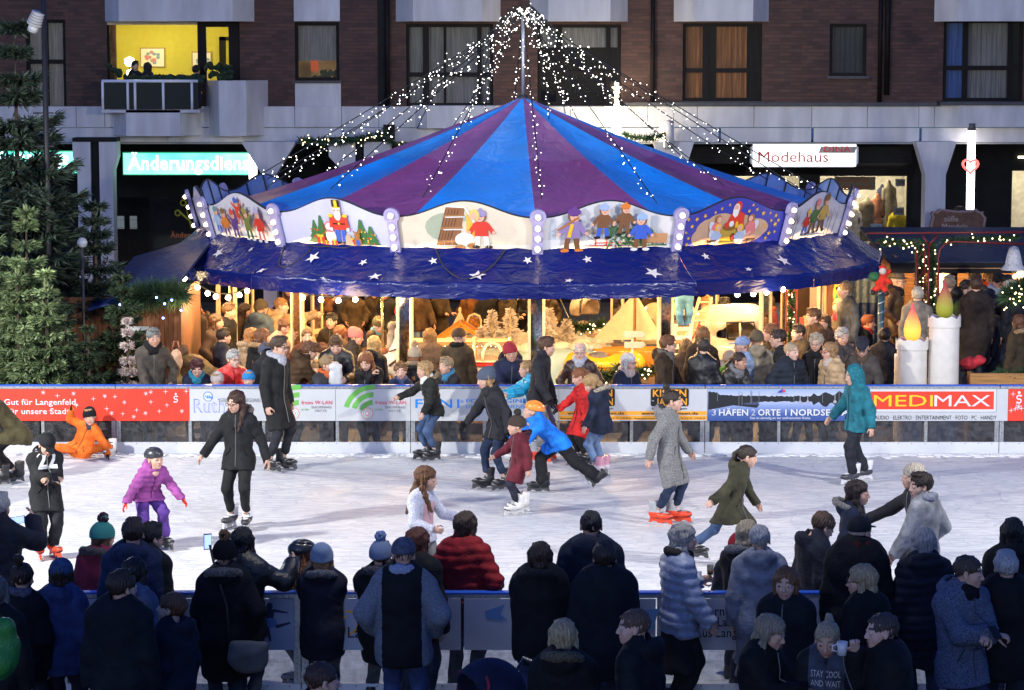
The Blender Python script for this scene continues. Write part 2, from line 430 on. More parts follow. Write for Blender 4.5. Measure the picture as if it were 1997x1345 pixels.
def tpl(kind):
 """hair and headgear in head units (head height 1, chin at 0, face to -y)"""
 if kind in TPL: return TPL[kind]
 v = .033; F = Fld((-.75, -.85, -1.25), (.75, .95, 1.55), v); E = F.ell; C = F.cone
 def face(r=(.27, .42, .44), c=(0, -.5, .3)): E(c, r, .05, neg=True)
 if kind in ('short', 'crop', 'side', 'fringe', 'curly', 'slick', 'balding', 'ponytail', 'bun', 'highpony'):
  g = {'crop': .0, 'slick': .005, 'ponytail': .005, 'bun': .005, 'highpony': .005, 'balding': .0, 'curly': .05, 'side': .03}.get(kind, .028)
  E((0, .075, .655), (.355 + g, .445 + g, .385 + g), .03)
  if kind == 'side': E((.08, -.16, .98), (.27, .25, .12), .08)
  if kind == 'short': E((0, -.1, .98), (.27, .28, .1), .08)
  if kind == 'curly': E((0, -.08, .98), (.32, .36, .14), .08)
  fz = {'fringe': .32, 'short': .4, 'crop': .44, 'curly': .42}.get(kind, .43)
  E((0, -.56, fz), (.33, .42, .40 if kind != 'fringe' else .31), .03, neg=True)
  for s in (-1, 1):
   E((s * .42, -.22, .36), (.2, .27, .24), .03, neg=True); E((s * .42, .02, .38), (.12, .13, .2), .02, neg=True)
  C((0, .45, -.1), (0, .3, .12), .3, .18, .05, neg=True); C((0, .2, .0), (0, .1, .1), .35, .2, .05, neg=True)
  if kind == 'balding': E((0, -.05, 1.02), (.32, .42, .3), .04, neg=True)
  if kind == 'ponytail': C((0, .48, .72), (0, .62, .5), .1, .12, .05); C((0, .62, .5), (.03, .6, -.35), .125, .05, .05)
  if kind == 'highpony': C((0, .36, .98), (0, .5, 1.0), .09, .1, .05); C((0, .5, 1.0), (.02, .62, .75), .1, .12, .05); C((.02, .62, .75), (.06, .6, -.1), .12, .05, .05)
  if kind == 'bun': C((0, .3, 1.0), (0, .34, 1.2), .1, .14, .04); E((.03, .34, 1.22), (.18, .17, .16), .05)
  azi_groove(F, .02 if kind == 'curly' else .016, 23, 3); F.ripple(.014, 24, 11, .12)
  if kind == 'curly': F.ripple(.03, 22, 5, .12)
 elif kind in ('bob', 'long', 'wavy', 'bobshort', 'low'):
  E((0, .08, .655), (.385, .475, .415), .03)
  b = {'bob': .08, 'bobshort': .22}.get(kind, -.05)
  for s in (-1, 1):
   C((s * .3, .02, .6), (s * (.33 if kind != 'low' else .25), .1, b), .13, .12, .08)
   if kind in ('long', 'wavy'): C((s * .34, .04, .15), (s * .36, -.08, -.2), .13, .12, .06); C((s * .36, -.08, -.2), (s * .33, -.40, -.78), .12, .06, .06)
  C((0, .3, .6), (0, .28, b - .02), .25, .24, .1, R=eul(), flat=.8)
  if kind in ('long', 'wavy'): C((0, .34, .3), (0, .5, -.2), .3, .27, .08, R=eul(), flat=.55); C((0, .5, -.2), (0, .68, -.95), .27, .15, .08, R=eul(), flat=.5)
  if kind == 'low': C((0, .42, .3), (0, .45, .1), .16, .14, .06)
  face((.245, .45, .47), (0, -.55, .34))
  E((0, -.1, .0), (.2, .3, .33), .04, neg=True)
  azi_groove(F, .02, 25, 7); F.ripple(.016, 17, 12, .12)
  if kind == 'wavy': F.ripple(.03, 13, 9, .12)
 elif kind in ('beanie', 'pompom', 'longbeanie'):
  E((0, .07, .68), (.405, .49, .44), .03)
  if kind == 'longbeanie': E((0, .25, .86), (.33, .36, .3), .1)
  F.half((0, -.12, -1), -.52, .03)
  C((0, .07, .585), (0, .07, .64), .425, .425, .03, R=eul(-.12), flat=1.18)
  F.half((0, -.12, -1), -.50, .03); E((0, .06, .4), (.37, .44, .3), .03, neg=True)
  if kind == 'pompom': E((0, .1, 1.24), (.18, .18, .18), .03)
  I = np.nonzero(np.abs(F.f) < .12); x, y, z = (F.ax[i][I[i]] for i in range(3))
  F.f[I] += .008 * np.sin(np.arctan2(x, y - .08) * 34)
  if kind == 'pompom':
   hi = z > 1.1; q = tuple(I[i][hi] for i in range(3)); F.f[q] += .03 * np.sin(x[hi] * 55) * np.sin(y[hi] * 55) * np.sin(z[hi] * 55)
 elif kind in ('cap', 'capback'):
  E((0, .06, .68), (.40, .475, .415), .03); F.half((0, .02, -1), -.56, .02)
  E((0, .06, .45), (.36, .43, .3), .03, neg=True)
  E((0, -.52, .64), (.27, .3, .032), .03, R=eul(.16))
 elif kind == 'flatcap':
  E((0, -.02, .86), (.41, .56, .2), .05, R=eul(.16)); E((0, -.46, .7), (.27, .2, .03), .03, R=eul(.25))
 elif kind == 'fedora':
  C((0, .05, .7), (0, .05, .98), .4, .34, .03, R=eul(), flat=1.2); F.half((0, 0, 1), 1.06, .03); F.half((0, 0, -1), -.7, .02)
  E((0, .05, .72), (.6, .7, .035), .02); C((0, -.3, 1.1), (0, .4, 1.1), .07, .07, .05, neg=True)
 elif kind == 'helmet':
  E((0, .1, .74), (.45, .56, .41), .03); F.half((0, .1, -1), -.60, .03); E((0, .07, .5), (.37, .45, .3), .03, neg=True)
  for s in (-2, -1, 0, 1, 2): C((s * .13, -.3, 1.16 - .03 * s * s), (s * .15, .5, 1.1 - .04 * s * s), .045, .045, .02, neg=True)
 elif kind == 'hoodup':
  E((0, .1, .5), (.46, .53, .66), .05); C((0, .2, .1), (0, .2, -.4), .4, .45, .1)
  E((0, -.62, .38), (.33, .52, .5), .05, neg=True); E((0, .04, .45), (.37, .42, .56), .03, neg=True); F.ripple(.02, 9, 4, .12)
 elif kind == 'hoodhead':
  pass
 V, Q = F.mesh(); TPL[kind] = (V, Q); return TPL[kind]
TPLM = {}
def tpl_obj(kind, name, material, parent, M):
 k = (kind, name, material.name)
 if k not in TPLM:
  V, Q = tpl(kind); TPLM[k] = mesh_np(name, V, Q, material)
 return link(name, TPLM[k], parent, M)
SKATES = {'black': ((.012, .012, .014), (.02, .02, .022), (.05, .05, .055)), 'white': ((.62, .6, .57), (.7, .68, .66), (.55, .54, .52)),
    'red': ((.75, .06, .02), (.34, .35, .36), (.7, .06, .02)), 'whiteblack': ((.05, .05, .06), (.68, .68, .7), (.6, .6, .62)), 'pink': ((.65, .6, .62), (.62, .3, .38), (.6, .6, .6))}
_SK = {}
def skate_mesh(kind):
 """foot frame: toe to -y, ankle joint at origin, sole near z=-.06, ice at z=-.15"""
 if kind in _SK: return _SK[kind]
 a, b, c = SKATES.get(kind, SKATES['black'])
 F = Fld((-.1, -.24, -.1), (.1, .13, .2), .014)
 F.cone((0, .03, .0), (0, .045, .17), .058, .066, .03); F.ell((0, -.09, -.035), (.052, .12, .045), .03); F.ell((0, .03, -.03), (.05, .075, .05), .03)
 F.half((0, 0, -1), .075, .01); F.half((0, 0, 1), .13, .01); F.ripple(.003, 60, 3)
 V, Q = F.mesh(); z = V[Q].mean(1); mi = np.where(z[:, 2] > .0, 1, 0)
 mi[(np.abs(np.sin(z[:, 2] * 60 + z[:, 1] * 25)) > .9) & (np.abs(z[:, 0]) < .035) & (z[:, 1] < .0)] = 2
 boot = mesh_np('skate', V, Q, [mat(a, .4, 'skate_shell', var=.1), mat(b, .45, 'skate_cuff', var=.1), mat((.3, .3, .3) if kind == 'black' else (.03, .03, .03), .6, 'laces')], mi)
 mb = MB(); mm = mat(c, .4, 'blade_holder', var=.1); st = mat((.6, .6, .62), .25, 'steel', metal=.9, var=.05)
 pr = [(-.19, -.062), (.085, -.062), (.1, -.125), (.075, -.125), (.05, -.105), (.0, -.105), (-.02, -.125), (-.08, -.125), (-.1, -.105), (-.14, -.105), (-.165, -.125), (-.205, -.125)]
 for x0 in (-.009,):
  mb.add([(x0, y, z) for y, z in pr] + [(-x0, y, z) for y, z in pr], [tuple(range(12)), tuple(range(23, 11, -1))] + [(i, i + 12, (i + 1) % 12 + 12, (i + 1) % 12) for i in range(12)], mm)
 mb.add([(s * .003, y, z) for s in (-1, 1) for y, z in ((-.235, -.122), (.125, -.122), (.115, -.15), (-.215, -.15))], [(0, 1, 2, 3), (7, 6, 5, 4), (0, 4, 5, 1), (1, 5, 6, 2), (2, 6, 7, 3), (3, 7, 4, 0)], st)
 _SK[kind] = (boot, mb.data('blade')); return _SK[kind]
def shoe_mesh(c):
 if c in _SK: return _SK[c]
 F = Fld((-.08, -.22, -.1), (.08, .12, .09), .016)
 F.cone((0, .03, .0), (0, .035, .06), .048, .048, .02); F.ell((0, -.07, -.045), (.05, .125, .042), .03); F.ell((0, .03, -.035), (.045, .07, .05), .03); F.half((0, 0, -1), .078, .01)
 V, Q = F.mesh(); _SK[c] = mesh_np('shoe', V, Q, mat(c, .5, 'shoe_leather', var=.2)); return _SK[c]
def ik(S, T, l1, l2, pole):
 S, T = np.array(S, float), np.array(T, float); v = T - S; d = np.linalg.norm(v); mx = (l1 + l2) * .985
 if d > mx: v *= mx / d; d = mx
 if d < abs(l1 - l2) * 1.1: v *= abs(l1 - l2) * 1.1 / d; d = np.linalg.norm(v)
 u = v / d; a = (l1 * l1 - l2 * l2 + d * d) / (2 * d); hh = math.sqrt(max(0, l1 * l1 - a * a))
 p = np.array(pole, float); p -= u * (p @ u); p /= np.linalg.norm(p) + 1e-9
 return S + u * a + p * hh, S + v
ARM = {'down': (.14, .08, -.95), 'pocket': (.12, .2, -.66), 'phone': (-.34, .55, -.36), 'board': (-.12, .62, -.5), 'photo': (-.05, .72, .12), 'out': (.5, .12, -.8),
    'wide': (.75, .1, -.6), 'back': (.16, -.45, -.82), 'fwd': (.08, .5, -.8), 'cross': (-.5, .42, -.45), 'mouth': (-.42, .34, .02), 'low': (.2, .35, -.88), 'hold': (-.2, .5, -.55), 'reach': (.3, .85, -.2)}
ELB = {'pocket': (.7, .8, -.2), 'cross': (.5, .2, -.8), 'photo': (.6, 0, -1), 'mouth': (.7, 0, -.8), 'phone': (.7, .3, -.8), 'board': (.6, .5, -.6)}
PEOPLE = 0
def person(label, x, y, Y=None, h=None, foot=None, face=0, look=0, nod=0, roll=0, lean=0, tilt=0, twist=0, arms=('down', 'down'), hands=('relax', 'relax'), legs=((0, 0, 0), (0, 0, 0)),
     hair='short', hc=(.05, .03, .02), hat=None, hatc=(.05, .05, .05), hatk='knit', pomc=None, skin='a', sex='m', jk=(.02, .02, .025), jkind='cloth', hem=.1, pad=.02, hood=None, fur=None,
     quilt=False, collar=True, scarf=None, tr=(.02, .025, .04), trk='denim', tpad=.008, shoe=(.02, .018, .016), skate=None, glasses=None, gloves=None, fine=False, group='spectators', fat=1.08, z0=0.0,
     sit=None, sleeve=None, split=None, headh=None, vest=None):
 """x,y: photo pixel of the top of the head; depth from Y, from the foot row, or from the height h"""
 global PEOPLE; PEOPLE += 1; seed = PEOPLE * 7 + 1; rnd = random.Random(seed)
 if foot is not None: Y = G(x, foot, z0).y
 if Y is None: Y = G(x, y, h + z0).y
 top = D(x, y, Y); hz = top.z - z0
 extra = {'beanie': .02, 'pompom': .09, 'helmet': .03, 'bun': .07, 'longbeanie': .03, 'fedora': .03}.get(hat or hair, .012)
 hz -= extra * .9
 if h is None: h = hz
 zs = .085 if skate else 0.0; h = h - zs; child = h < 1.45; hh = headh or (.172 + .054 * h); vox = .015 if fine else .02
 hipz = (.50 if not child else .48) * h + zs; L = h + zs - hipz - .043 * h - .88 * hh
 Rt = eul(0, R_(tilt), R_(twist)) @ eul(R_(lean)); up = Rt[:, 2]; sd = Rt[:, 0]; fr = -Rt[:, 1]
 def skeleton(cr):
  P = np.array((0, math.sin(R_(lean)) * .12 * h, hipz - cr))
  nb = P + up * (L + .02 * h); hp = nb + (.45 * up + np.array((0, 0, .55))) * .023 * h + fr * .014 * h
  return P, nb, hp
 Rh = np.array(Matrix.Rotation(R_(look), 3, 'Z') @ Matrix.Rotation(R_(roll), 3, 'Y') @ Matrix.Rotation(R_(nod), 3, 'X'), 'f4')
 P, nb, hp = skeleton(0); ht = hp[2] + (Rh @ np.array((0, .0, .88)))[2] * hh
 cr = max(0.0, min(ht - hz, .3 * h)) if sit is None else hipz - sit
 P, nb, hp = skeleton(cr)
 hoff = hp + Rh @ np.array((0, .05, .8)) * hh
 f = R_(face); cf, sf = math.cos(f), math.sin(f)
 ox = hoff[0] * cf - hoff[1] * sf; oy = hoff[0] * sf + hoff[1] * cf
 root_xy = (top.x * (Y + (oy if foot is not None else 0)) / Y - ox, Y if foot is not None else Y - oy)
 # ---- joints
 jt = {}
 sw = (.1 if sex == 'm' else .09) * h * (1 if not child else .93)
 for s, i in ((1, 0), (-1, 1)):
  S = P + up * (L - .038 * h) + sd * s * sw
  a = arms[i]; tv = ARM[a] if isinstance(a, str) else a; AL = .315 * h + .05 * h
  tw = R_(twist); v = np.array((s * tv[0], -tv[1], tv[2])) * AL; v = np.array((v[0] * math.cos(tw) - v[1] * math.sin(tw), v[0] * math.sin(tw) + v[1] * math.cos(tw), v[2]))
  pl = ELB.get(a, (.45, .7, -.5)) if isinstance(a, str) else (.5, .5, -.7)
  E_, H_ = ik(S, S + v, .168 * h, .15 * h, (s * pl[0], pl[1], pl[2]))
  jt['S%d' % i], jt['E%d' % i], jt['H%d' % i] = S, E_, H_
  hip = P + np.array((s * .05 * h, 0, 0)); lg = legs[i]; az = .045 * h if skate is None else .15 * min(1.12, .7 + .25 * h)
  ft = np.array((s * (.058 * h + lg[0]), -lg[1], az + lg[2])); K, A_ = ik(hip, ft, .243 * h, .24 * h, (s * .12, -1, .1))
  jt['P%d' % i], jt['K%d' % i], jt['A%d' % i] = hip, K, A_
 g = fat
 # ---- body: head, neck, hands and the frame under the clothes, one mesh
 hv, hq, hm = get_head(fine, sex, child)
 hv2 = (hv - np.array((0, .12, .12))) * hh @ Rh.T + hp
 VV, QQ, MI = [hv2], [hq], [hm]; off = len(hv2)
 hlen = .105 * h if not child else .1 * h
 for s, i in ((1, 0), (-1, 1)):
  d = jt['H%d' % i] - jt['E%d' % i]; d /= np.linalg.norm(d)
  a = arms[i]; n = np.array((s * 1., 0, 0)) if not (isinstance(a, str) and a in ('board', 'phone', 'photo', 'hold', 'reach', 'cross')) else np.array((0, -.3, .8))
  n = n - d * (n @ d); n /= np.linalg.norm(n) + 1e-9; yv = np.cross(n, d); yv = yv * (-1 if s == 1 else 1) if False else yv
  V, Q = HANDS[hands[i]]; sg = 1.0 if yv[1] < 0 or abs(yv[1]) < .3 and yv[2] > 0 else -1.0
  B = np.stack([d, yv * sg, n], 1); Q2 = Q if np.linalg.det(B) > 0 else Q[:, ::-1]
  VV.append(V * hlen @ B.T + jt['H%d' % i]); QQ.append(Q2 + off); MI.append(np.full(len(Q), 5)); off += len(V)
 lo = np.min([v for v in jt.values()] + [P, hp], 0); hi = np.max([v for v in jt.values()] + [P, hp], 0)
 if fine:
  F = Fld(lo - .15, hi + .15, .04)
  F.cone(P, P + up * L * .9, .075 * h, .07 * h, .03, R=Rt, flat=.62); F.cone(P + up * L * .78, nb, .045 * h, .033 * h, .03); F.cone(nb, hp, .033 * h, .031 * h, .02)
  for i in (0, 1):
   F.cone(jt['S%d' % i], jt['E%d' % i], .026 * h, .022 * h, .02); F.cone(jt['E%d' % i], jt['H%d' % i], .022 * h, .019 * h, .02)
   F.cone(jt['P%d' % i], jt['K%d' % i], .042 * h, .03 * h, .03); F.cone(jt['K%d' % i], jt['A%d' % i], .029 * h, .022 * h, .02)
  V, Q = F.mesh(); VV.append(V); QQ.append(Q + off); MI.append(np.zeros(len(Q))); off += len(V)
 sm = skin_mat(SKIN[skin]); gm = fabric(gloves, 'knit') if gloves else sm
 body = link('person', mesh_np('person', np.concatenate(VV), np.concatenate(QQ), [sm, M_WHITE, M_IRIS, M_LIP, hair_mat(tuple(c * .8 for c in hc)), gm], np.concatenate(MI)))
 body.location = (root_xy[0], root_xy[1], z0); body.rotation_euler = (0, 0, f)
 tag(body, label, 'person', group)
 # ---- trousers
 F = Fld(lo - .2, hi + .2, vox)
 F.cone(P + up * .03 * h, P - np.array((0, 0, .02 * h)), .076 * h * g, .08 * h * g, .04, R=Rt, flat=.68)
 for i in (0, 1):
  F.cone(jt['P%d' % i], jt['K%d' % i], .052 * h * g + tpad, .037 * h + tpad, .03); A2 = jt['A%d' % i] + (jt['K%d' % i] - jt['A%d' % i]) * (.30 if skate and tpad < .015 else .12 if skate else 0.0); F.cone(jt['K%d' % i], A2, .037 * h + tpad, .026 * h + tpad * 1.6, .025)
 F.ripple(.008, 30, seed); V, Q = F.mesh()
 link('trousers', mesh_np('trousers', V, Q, fabric(tr, trk)), body)
 # ---- jacket
 F = Fld(lo - .24, hi + .24, vox); p = pad
 F.cone(P + up * (.0 - (.04 if hem > .05 else 0)) * h, P + up * .36 * L, .088 * h * g + p, .083 * h * g + p, .04, R=Rt, flat=.7)
 F.cone(P + up * .36 * L, P + up * .8 * L, .084 * h * g + p, .098 * h * g + p, .05, R=Rt, flat=.68)
 F.cone(P + up * .74 * L, nb - up * .012 * h, .092 * h * g + p * .6, .042 * h + p * .5, .06, R=Rt, flat=.72)
 km = (jt['K0'] + jt['K1']) / 2 - P; km /= np.linalg.norm(km); dn = km * (.75 if hem > .12 else .4) - up * .4; dn /= np.linalg.norm(dn)
 F.cone(P, P + dn * (hem + .05) * h, .088 * h * g + p, (.09 + .08 * max(0, hem - .08)) * h * g + p, .04, R=Rt, flat=.74)
 for i in (0, 1):
  S, E_, H_ = jt['S%d' % i], jt['E%d' % i], jt['H%d' % i]
  F.cone(nb - up * .035 * h, S, .036 * h + p * .5, .034 * h + p, .06); F.cone(S, E_, .036 * h + p, .030 * h + p, .025); F.cone(E_, H_, .030 * h + p, .024 * h + p, .02)
  d = (H_ - E_) / np.linalg.norm(H_ - E_); F.cone(H_ + d * (.035 * h + p * 1.2), H_ + d * (.09 * h + p * 3), .03 * h + p * 1.2, .07 * h, .008, neg=True)
 if collar: F.cone(nb - up * .005 * h, nb + up * .022 * h + fr * .004 * h, .042 * h + p * .6, .044 * h + p * .5, .02, R=Rt, flat=.95); F.cone(nb + up * .045 * h, nb + up * .012 * h, .042 * h, .03 * h, .012, neg=True)
 if hood in ('b', 'fur'):
  hc0 = nb - fr * .065 * h - up * .012 * h; F.ell(hc0, (.085 * h, .05 * h, .07 * h), .035, R=Rt @ eul(-.3)); F.ell(hc0 + up * .05 * h + fr * .012 * h, (.05 * h, .026 * h, .04 * h), .02, R=Rt, neg=True)
  for s in (-1, 1): F.cone(hc0 + sd * s * .06 * h + up * .015 * h, nb + sd * s * .045 * h + fr * .035 * h - up * .02 * h, .027 * h, .02 * h, .025)
 for i in (0, 1):
  if hem > 0: F.cone(jt['P%d' % i], jt['P%d' % i] + (jt['K%d' % i] - jt['P%d' % i]) * min(1, (hem + .06) / .243), .052 * h * g + tpad + .016, (.052 - .015 * min(1, hem / .24)) * h * g + tpad + .018, .05)
 # hem cut and front closure
 cpt = P + dn * hem * h; F.half(dn, float(dn @ cpt), .015)
 for s in (0,): F.cone(P + dn * hem * h + fr * (.068 * h * g + p + .02), nb + fr * (.045 * h + p), .006, .006, .012, neg=True)
 F.ripple(.0075 if not quilt else .003, 17, seed + 3); F.ripple(.004, 48, seed + 5, quilt=(.013, .085 if h > 1.4 else .065) if quilt else None)
 V, Q = F.mesh(); c = V[Q].mean(1); mats = [fabric(jk, jkind)]; mi = np.zeros(len(Q), 'i4')
 if sleeve:
  mats.append(fabric(sleeve, 'knit' if vest else jkind)); q = c - P; lat = np.abs(q @ sd); hgt = q @ up
  mi[(lat > sw - .005) | ((hgt < L * .8) & (lat > .1 * h * g + p + .012))] = 1
 if split:      # yoke or lower half in a second colour
  mats.append(fabric(split[0], jkind)); q = (c - P) @ up; mi[(q < split[1] * L) if split[1] > 0 else (q > -split[1] * L)] = len(mats) - 1
 nm = 'coat' if hem > .2 else 'jacket'
 link(nm, mesh_np(nm, V, Q, mats, mi), body)
 if fine and abs((face + 180) % 360 - 180) < 125 and jkind != 'knit':
  bv = BVHTree.FromPolygons([tuple(map(float, v)) for v in V], [tuple(map(int, q)) for q in Q]); lum = sum(jk) / 3; zm = mat((.12, .12, .125) if lum < .05 else tuple(c * .35 for c in jk), .4, 'zip_metal', var=.2); D_ = Vector(tuple(map(float, -fr)))
  def hit(c, e=.004):
   q = bv.ray_cast(Vector(tuple(map(float, c + fr * .6))), D_); return q[0] - D_ * e if q[0] else None
  zp = [hit(P + dn * (hem * h * (1 - t) - .02 * (1 - t)) * 1.0 + (nb - P) * t * .97) for t in [k / 10 for k in range(11)]]; zp = [q for q in zp if q]
  if len(zp) > 5: mb = MB(); mb.tube(zp, .006, zm, 5); mb.build('zip', body, True)
  for s in (-1, 1):
   q0, q1 = hit(P + sd * s * .045 * h + up * .075 * h), hit(P + sd * s * .085 * h + up * .02 * h)
   if q0 and q1 and hem > .03: mb = MB(); mb.tube([q0, q1], .008, mat(tuple(c * .4 for c in jk), .7, 'pocket_edge', var=.1), 5); mb.build('pocket', body, True)
 def torso_part(name, F, m):
  V, Q = F.mesh(); return link(name, mesh_np(name, V, Q, m), body)
 if fur:
  F = Fld(nb - .34, nb + .34, .016); c0 = nb - fr * .035 * h - up * .004 * h; F.torus(c0, Rt @ eul(.35), .078 * h, .085 * h, .026 * h, .02); F.ell(c0 + fr * .12 * h - up * .03 * h, (.045 * h, .07 * h, .06 * h), .02, R=Rt, neg=True)
  F.ripple(.008, 110, seed); torso_part('fur_trim', F, mat(fur, .95, 'fur', var=.6, scale=45, bump=.9, bscale=90))
 if scarf:
  F = Fld(nb - .3, nb + .3, .016); F.torus(nb + up * .012 * h, Rt @ eul(.18), .05 * h, .052 * h, .027 * h, .02); F.ell(nb + fr * .06 * h - up * .03 * h, (.045 * h, .03 * h, .04 * h), .03, R=Rt); F.ripple(.01, 50, seed); torso_part('scarf', F, fabric(scarf, 'knit'))
 Mh = Matrix.Translation(Vector(hp)) @ Matrix([[*map(float, Rh[i]), 0] for i in range(3)] + [[0, 0, 0, 1]]) @ Matrix.Scale(hh, 4) @ Matrix.Translation((0, -.12, -.12))
 if hair: tpl_obj(hair, 'hair', hair_mat(hc), body, Mh @ Matrix.Translation((0, .05, .6)) @ Matrix.Scale(.95, 4) @ Matrix.Translation((0, -.05, -.6)) if hat else Mh)
 if hat:
  nm = {'cap': 'cap', 'capback': 'cap', 'helmet': 'helmet', 'fedora': 'hat', 'flatcap': 'flat_cap', 'hoodup': 'hood'}.get(hat, 'beanie')
  ho = tpl_obj(hat, nm, mat(hatc, .35, 'helmet_shell', sp=.5, var=.1, coat=.3) if hat == 'helmet' else fabric(hatc, hatk if hat in ('beanie', 'pompom', 'longbeanie') else jkind if hat == 'hoodup' else 'cloth'), body, Mh)
  if hat == 'pompom' and pomc:
   mb = MB(); rr = random.Random(seed); m = mat(pomc, .95, 'pompom_wool', var=.5, scale=12, bump=.8, bscale=20)
   for _ in range(60):
    a, b = rr.uniform(0, 6.28), math.acos(rr.uniform(-1, 1)); mb.sphere((.155 * math.sin(b) * math.cos(a), .1 + .155 * math.sin(b) * math.sin(a), 1.24 + .155 * math.cos(b)), rr.uniform(.05, .085), m, 6, 4)
   mb.build('pompom', ho, True)
 if glasses:
  mb = MB(); m = mat(glasses, .3, 'glasses_frame', var=.05)
  for s in (-1, 1):
   mb.tube([(s * .15 + .1 * math.cos(a), -.455, .49 + .07 * math.sin(a)) for a in [i * math.pi / 5 for i in range(11)]], .014, m, 5, cap=False); mb.tube([(s * .25, -.44, .51), (s * .36, 0, .52)], .013, m, 4)
  mb.tube([(-.05, -.46, .5), (.05, -.46, .5)], .013, m, 4); mb.build('glasses', body, True, Mh)
 for s, i in ((1, 0), (-1, 1)):
  A_ = jt['A%d' % i]; k = jt['K%d' % i]; sk = A_ - k; pit = 0.0
  if legs[i][2] > .04: pit = math.atan2(-(sk[1]), -sk[2]) * .9
  M = Matrix.Translation(Vector(A_)) @ Matrix.Rotation(s * R_(10), 4, 'Z') @ Matrix.Rotation(-pit if False else pit, 4, 'X')
  if skate:
   b, bl = skate_mesh(skate); o = link('skate', b, body, M @ Matrix.Scale(min(1.12, .7 + .25 * h), 4)); link('blade', bl, o)
  else: link('shoe', shoe_mesh(tuple(shoe)), body, M @ Matrix.Scale(min(1.02, .4 + .35 * h), 4))
 body['_'] = 0; del body['_']
 Mw = Matrix.Translation(body.location) @ Matrix.Rotation(f, 4, 'Z')
 return body, {k: Mw @ Vector(v) for k, v in list(jt.items()) + [('N', nb), ('P', P), ('C', P + up * L * .7)]}, Mw
# ================================================================ ground, ice, building
FB, NB, BY = 38.05, 23.25, 59.0         # far barrier, near barrier, house front
def wetpaving():
 m, t, b = nodes_mat('paving')
 tc = t.nodes.new('ShaderNodeTexCoord'); br = t.nodes.new('ShaderNodeTexBrick'); br.inputs['Scale'].default_value = 1.0
 br.inputs['Brick Width'].default_value = .6; br.inputs['Row Height'].default_value = .3; br.inputs['Mortar Size'].default_value = .008
 br.inputs['Color1'].default_value = (.10, .095, .09, 1); br.inputs['Color2'].default_value = (.14, .13, .12, 1); br.inputs['Mortar'].default_value = (.03, .03, .03, 1)
 nz = t.nodes.new('ShaderNodeTexNoise'); nz.inputs['Scale'].default_value = .9; rp = t.nodes.new('ShaderNodeMapRange'); rp.inputs[3].default_value = .28; rp.inputs[4].default_value = .62
 t.links.new(tc.outputs['Object'], br.inputs['Vector']); t.links.new(tc.outputs['Object'], nz.inputs['Vector']); t.links.new(br.outputs['Color'], b.inputs['Base Color'])
 t.links.new(nz.outputs['Fac'], rp.inputs[0]); t.links.new(rp.outputs[0], b.inputs['Roughness'])
 bp = t.nodes.new('ShaderNodeBump'); bp.inputs['Strength'].default_value = .5; bp.inputs['Distance'].default_value = .01; t.links.new(br.outputs['Fac'], bp.inputs['Height']); bp.invert = True
 t.links.new(bp.outputs[0], b.inputs['Normal']); return m
g = MB(); g.add([(-150, -40, 0), (150, -40, 0), (150, 200, 0), (-150, 200, 0)], [(0, 1, 2, 3)], wetpaving()); tag(g.build('ground'), kind='structure')
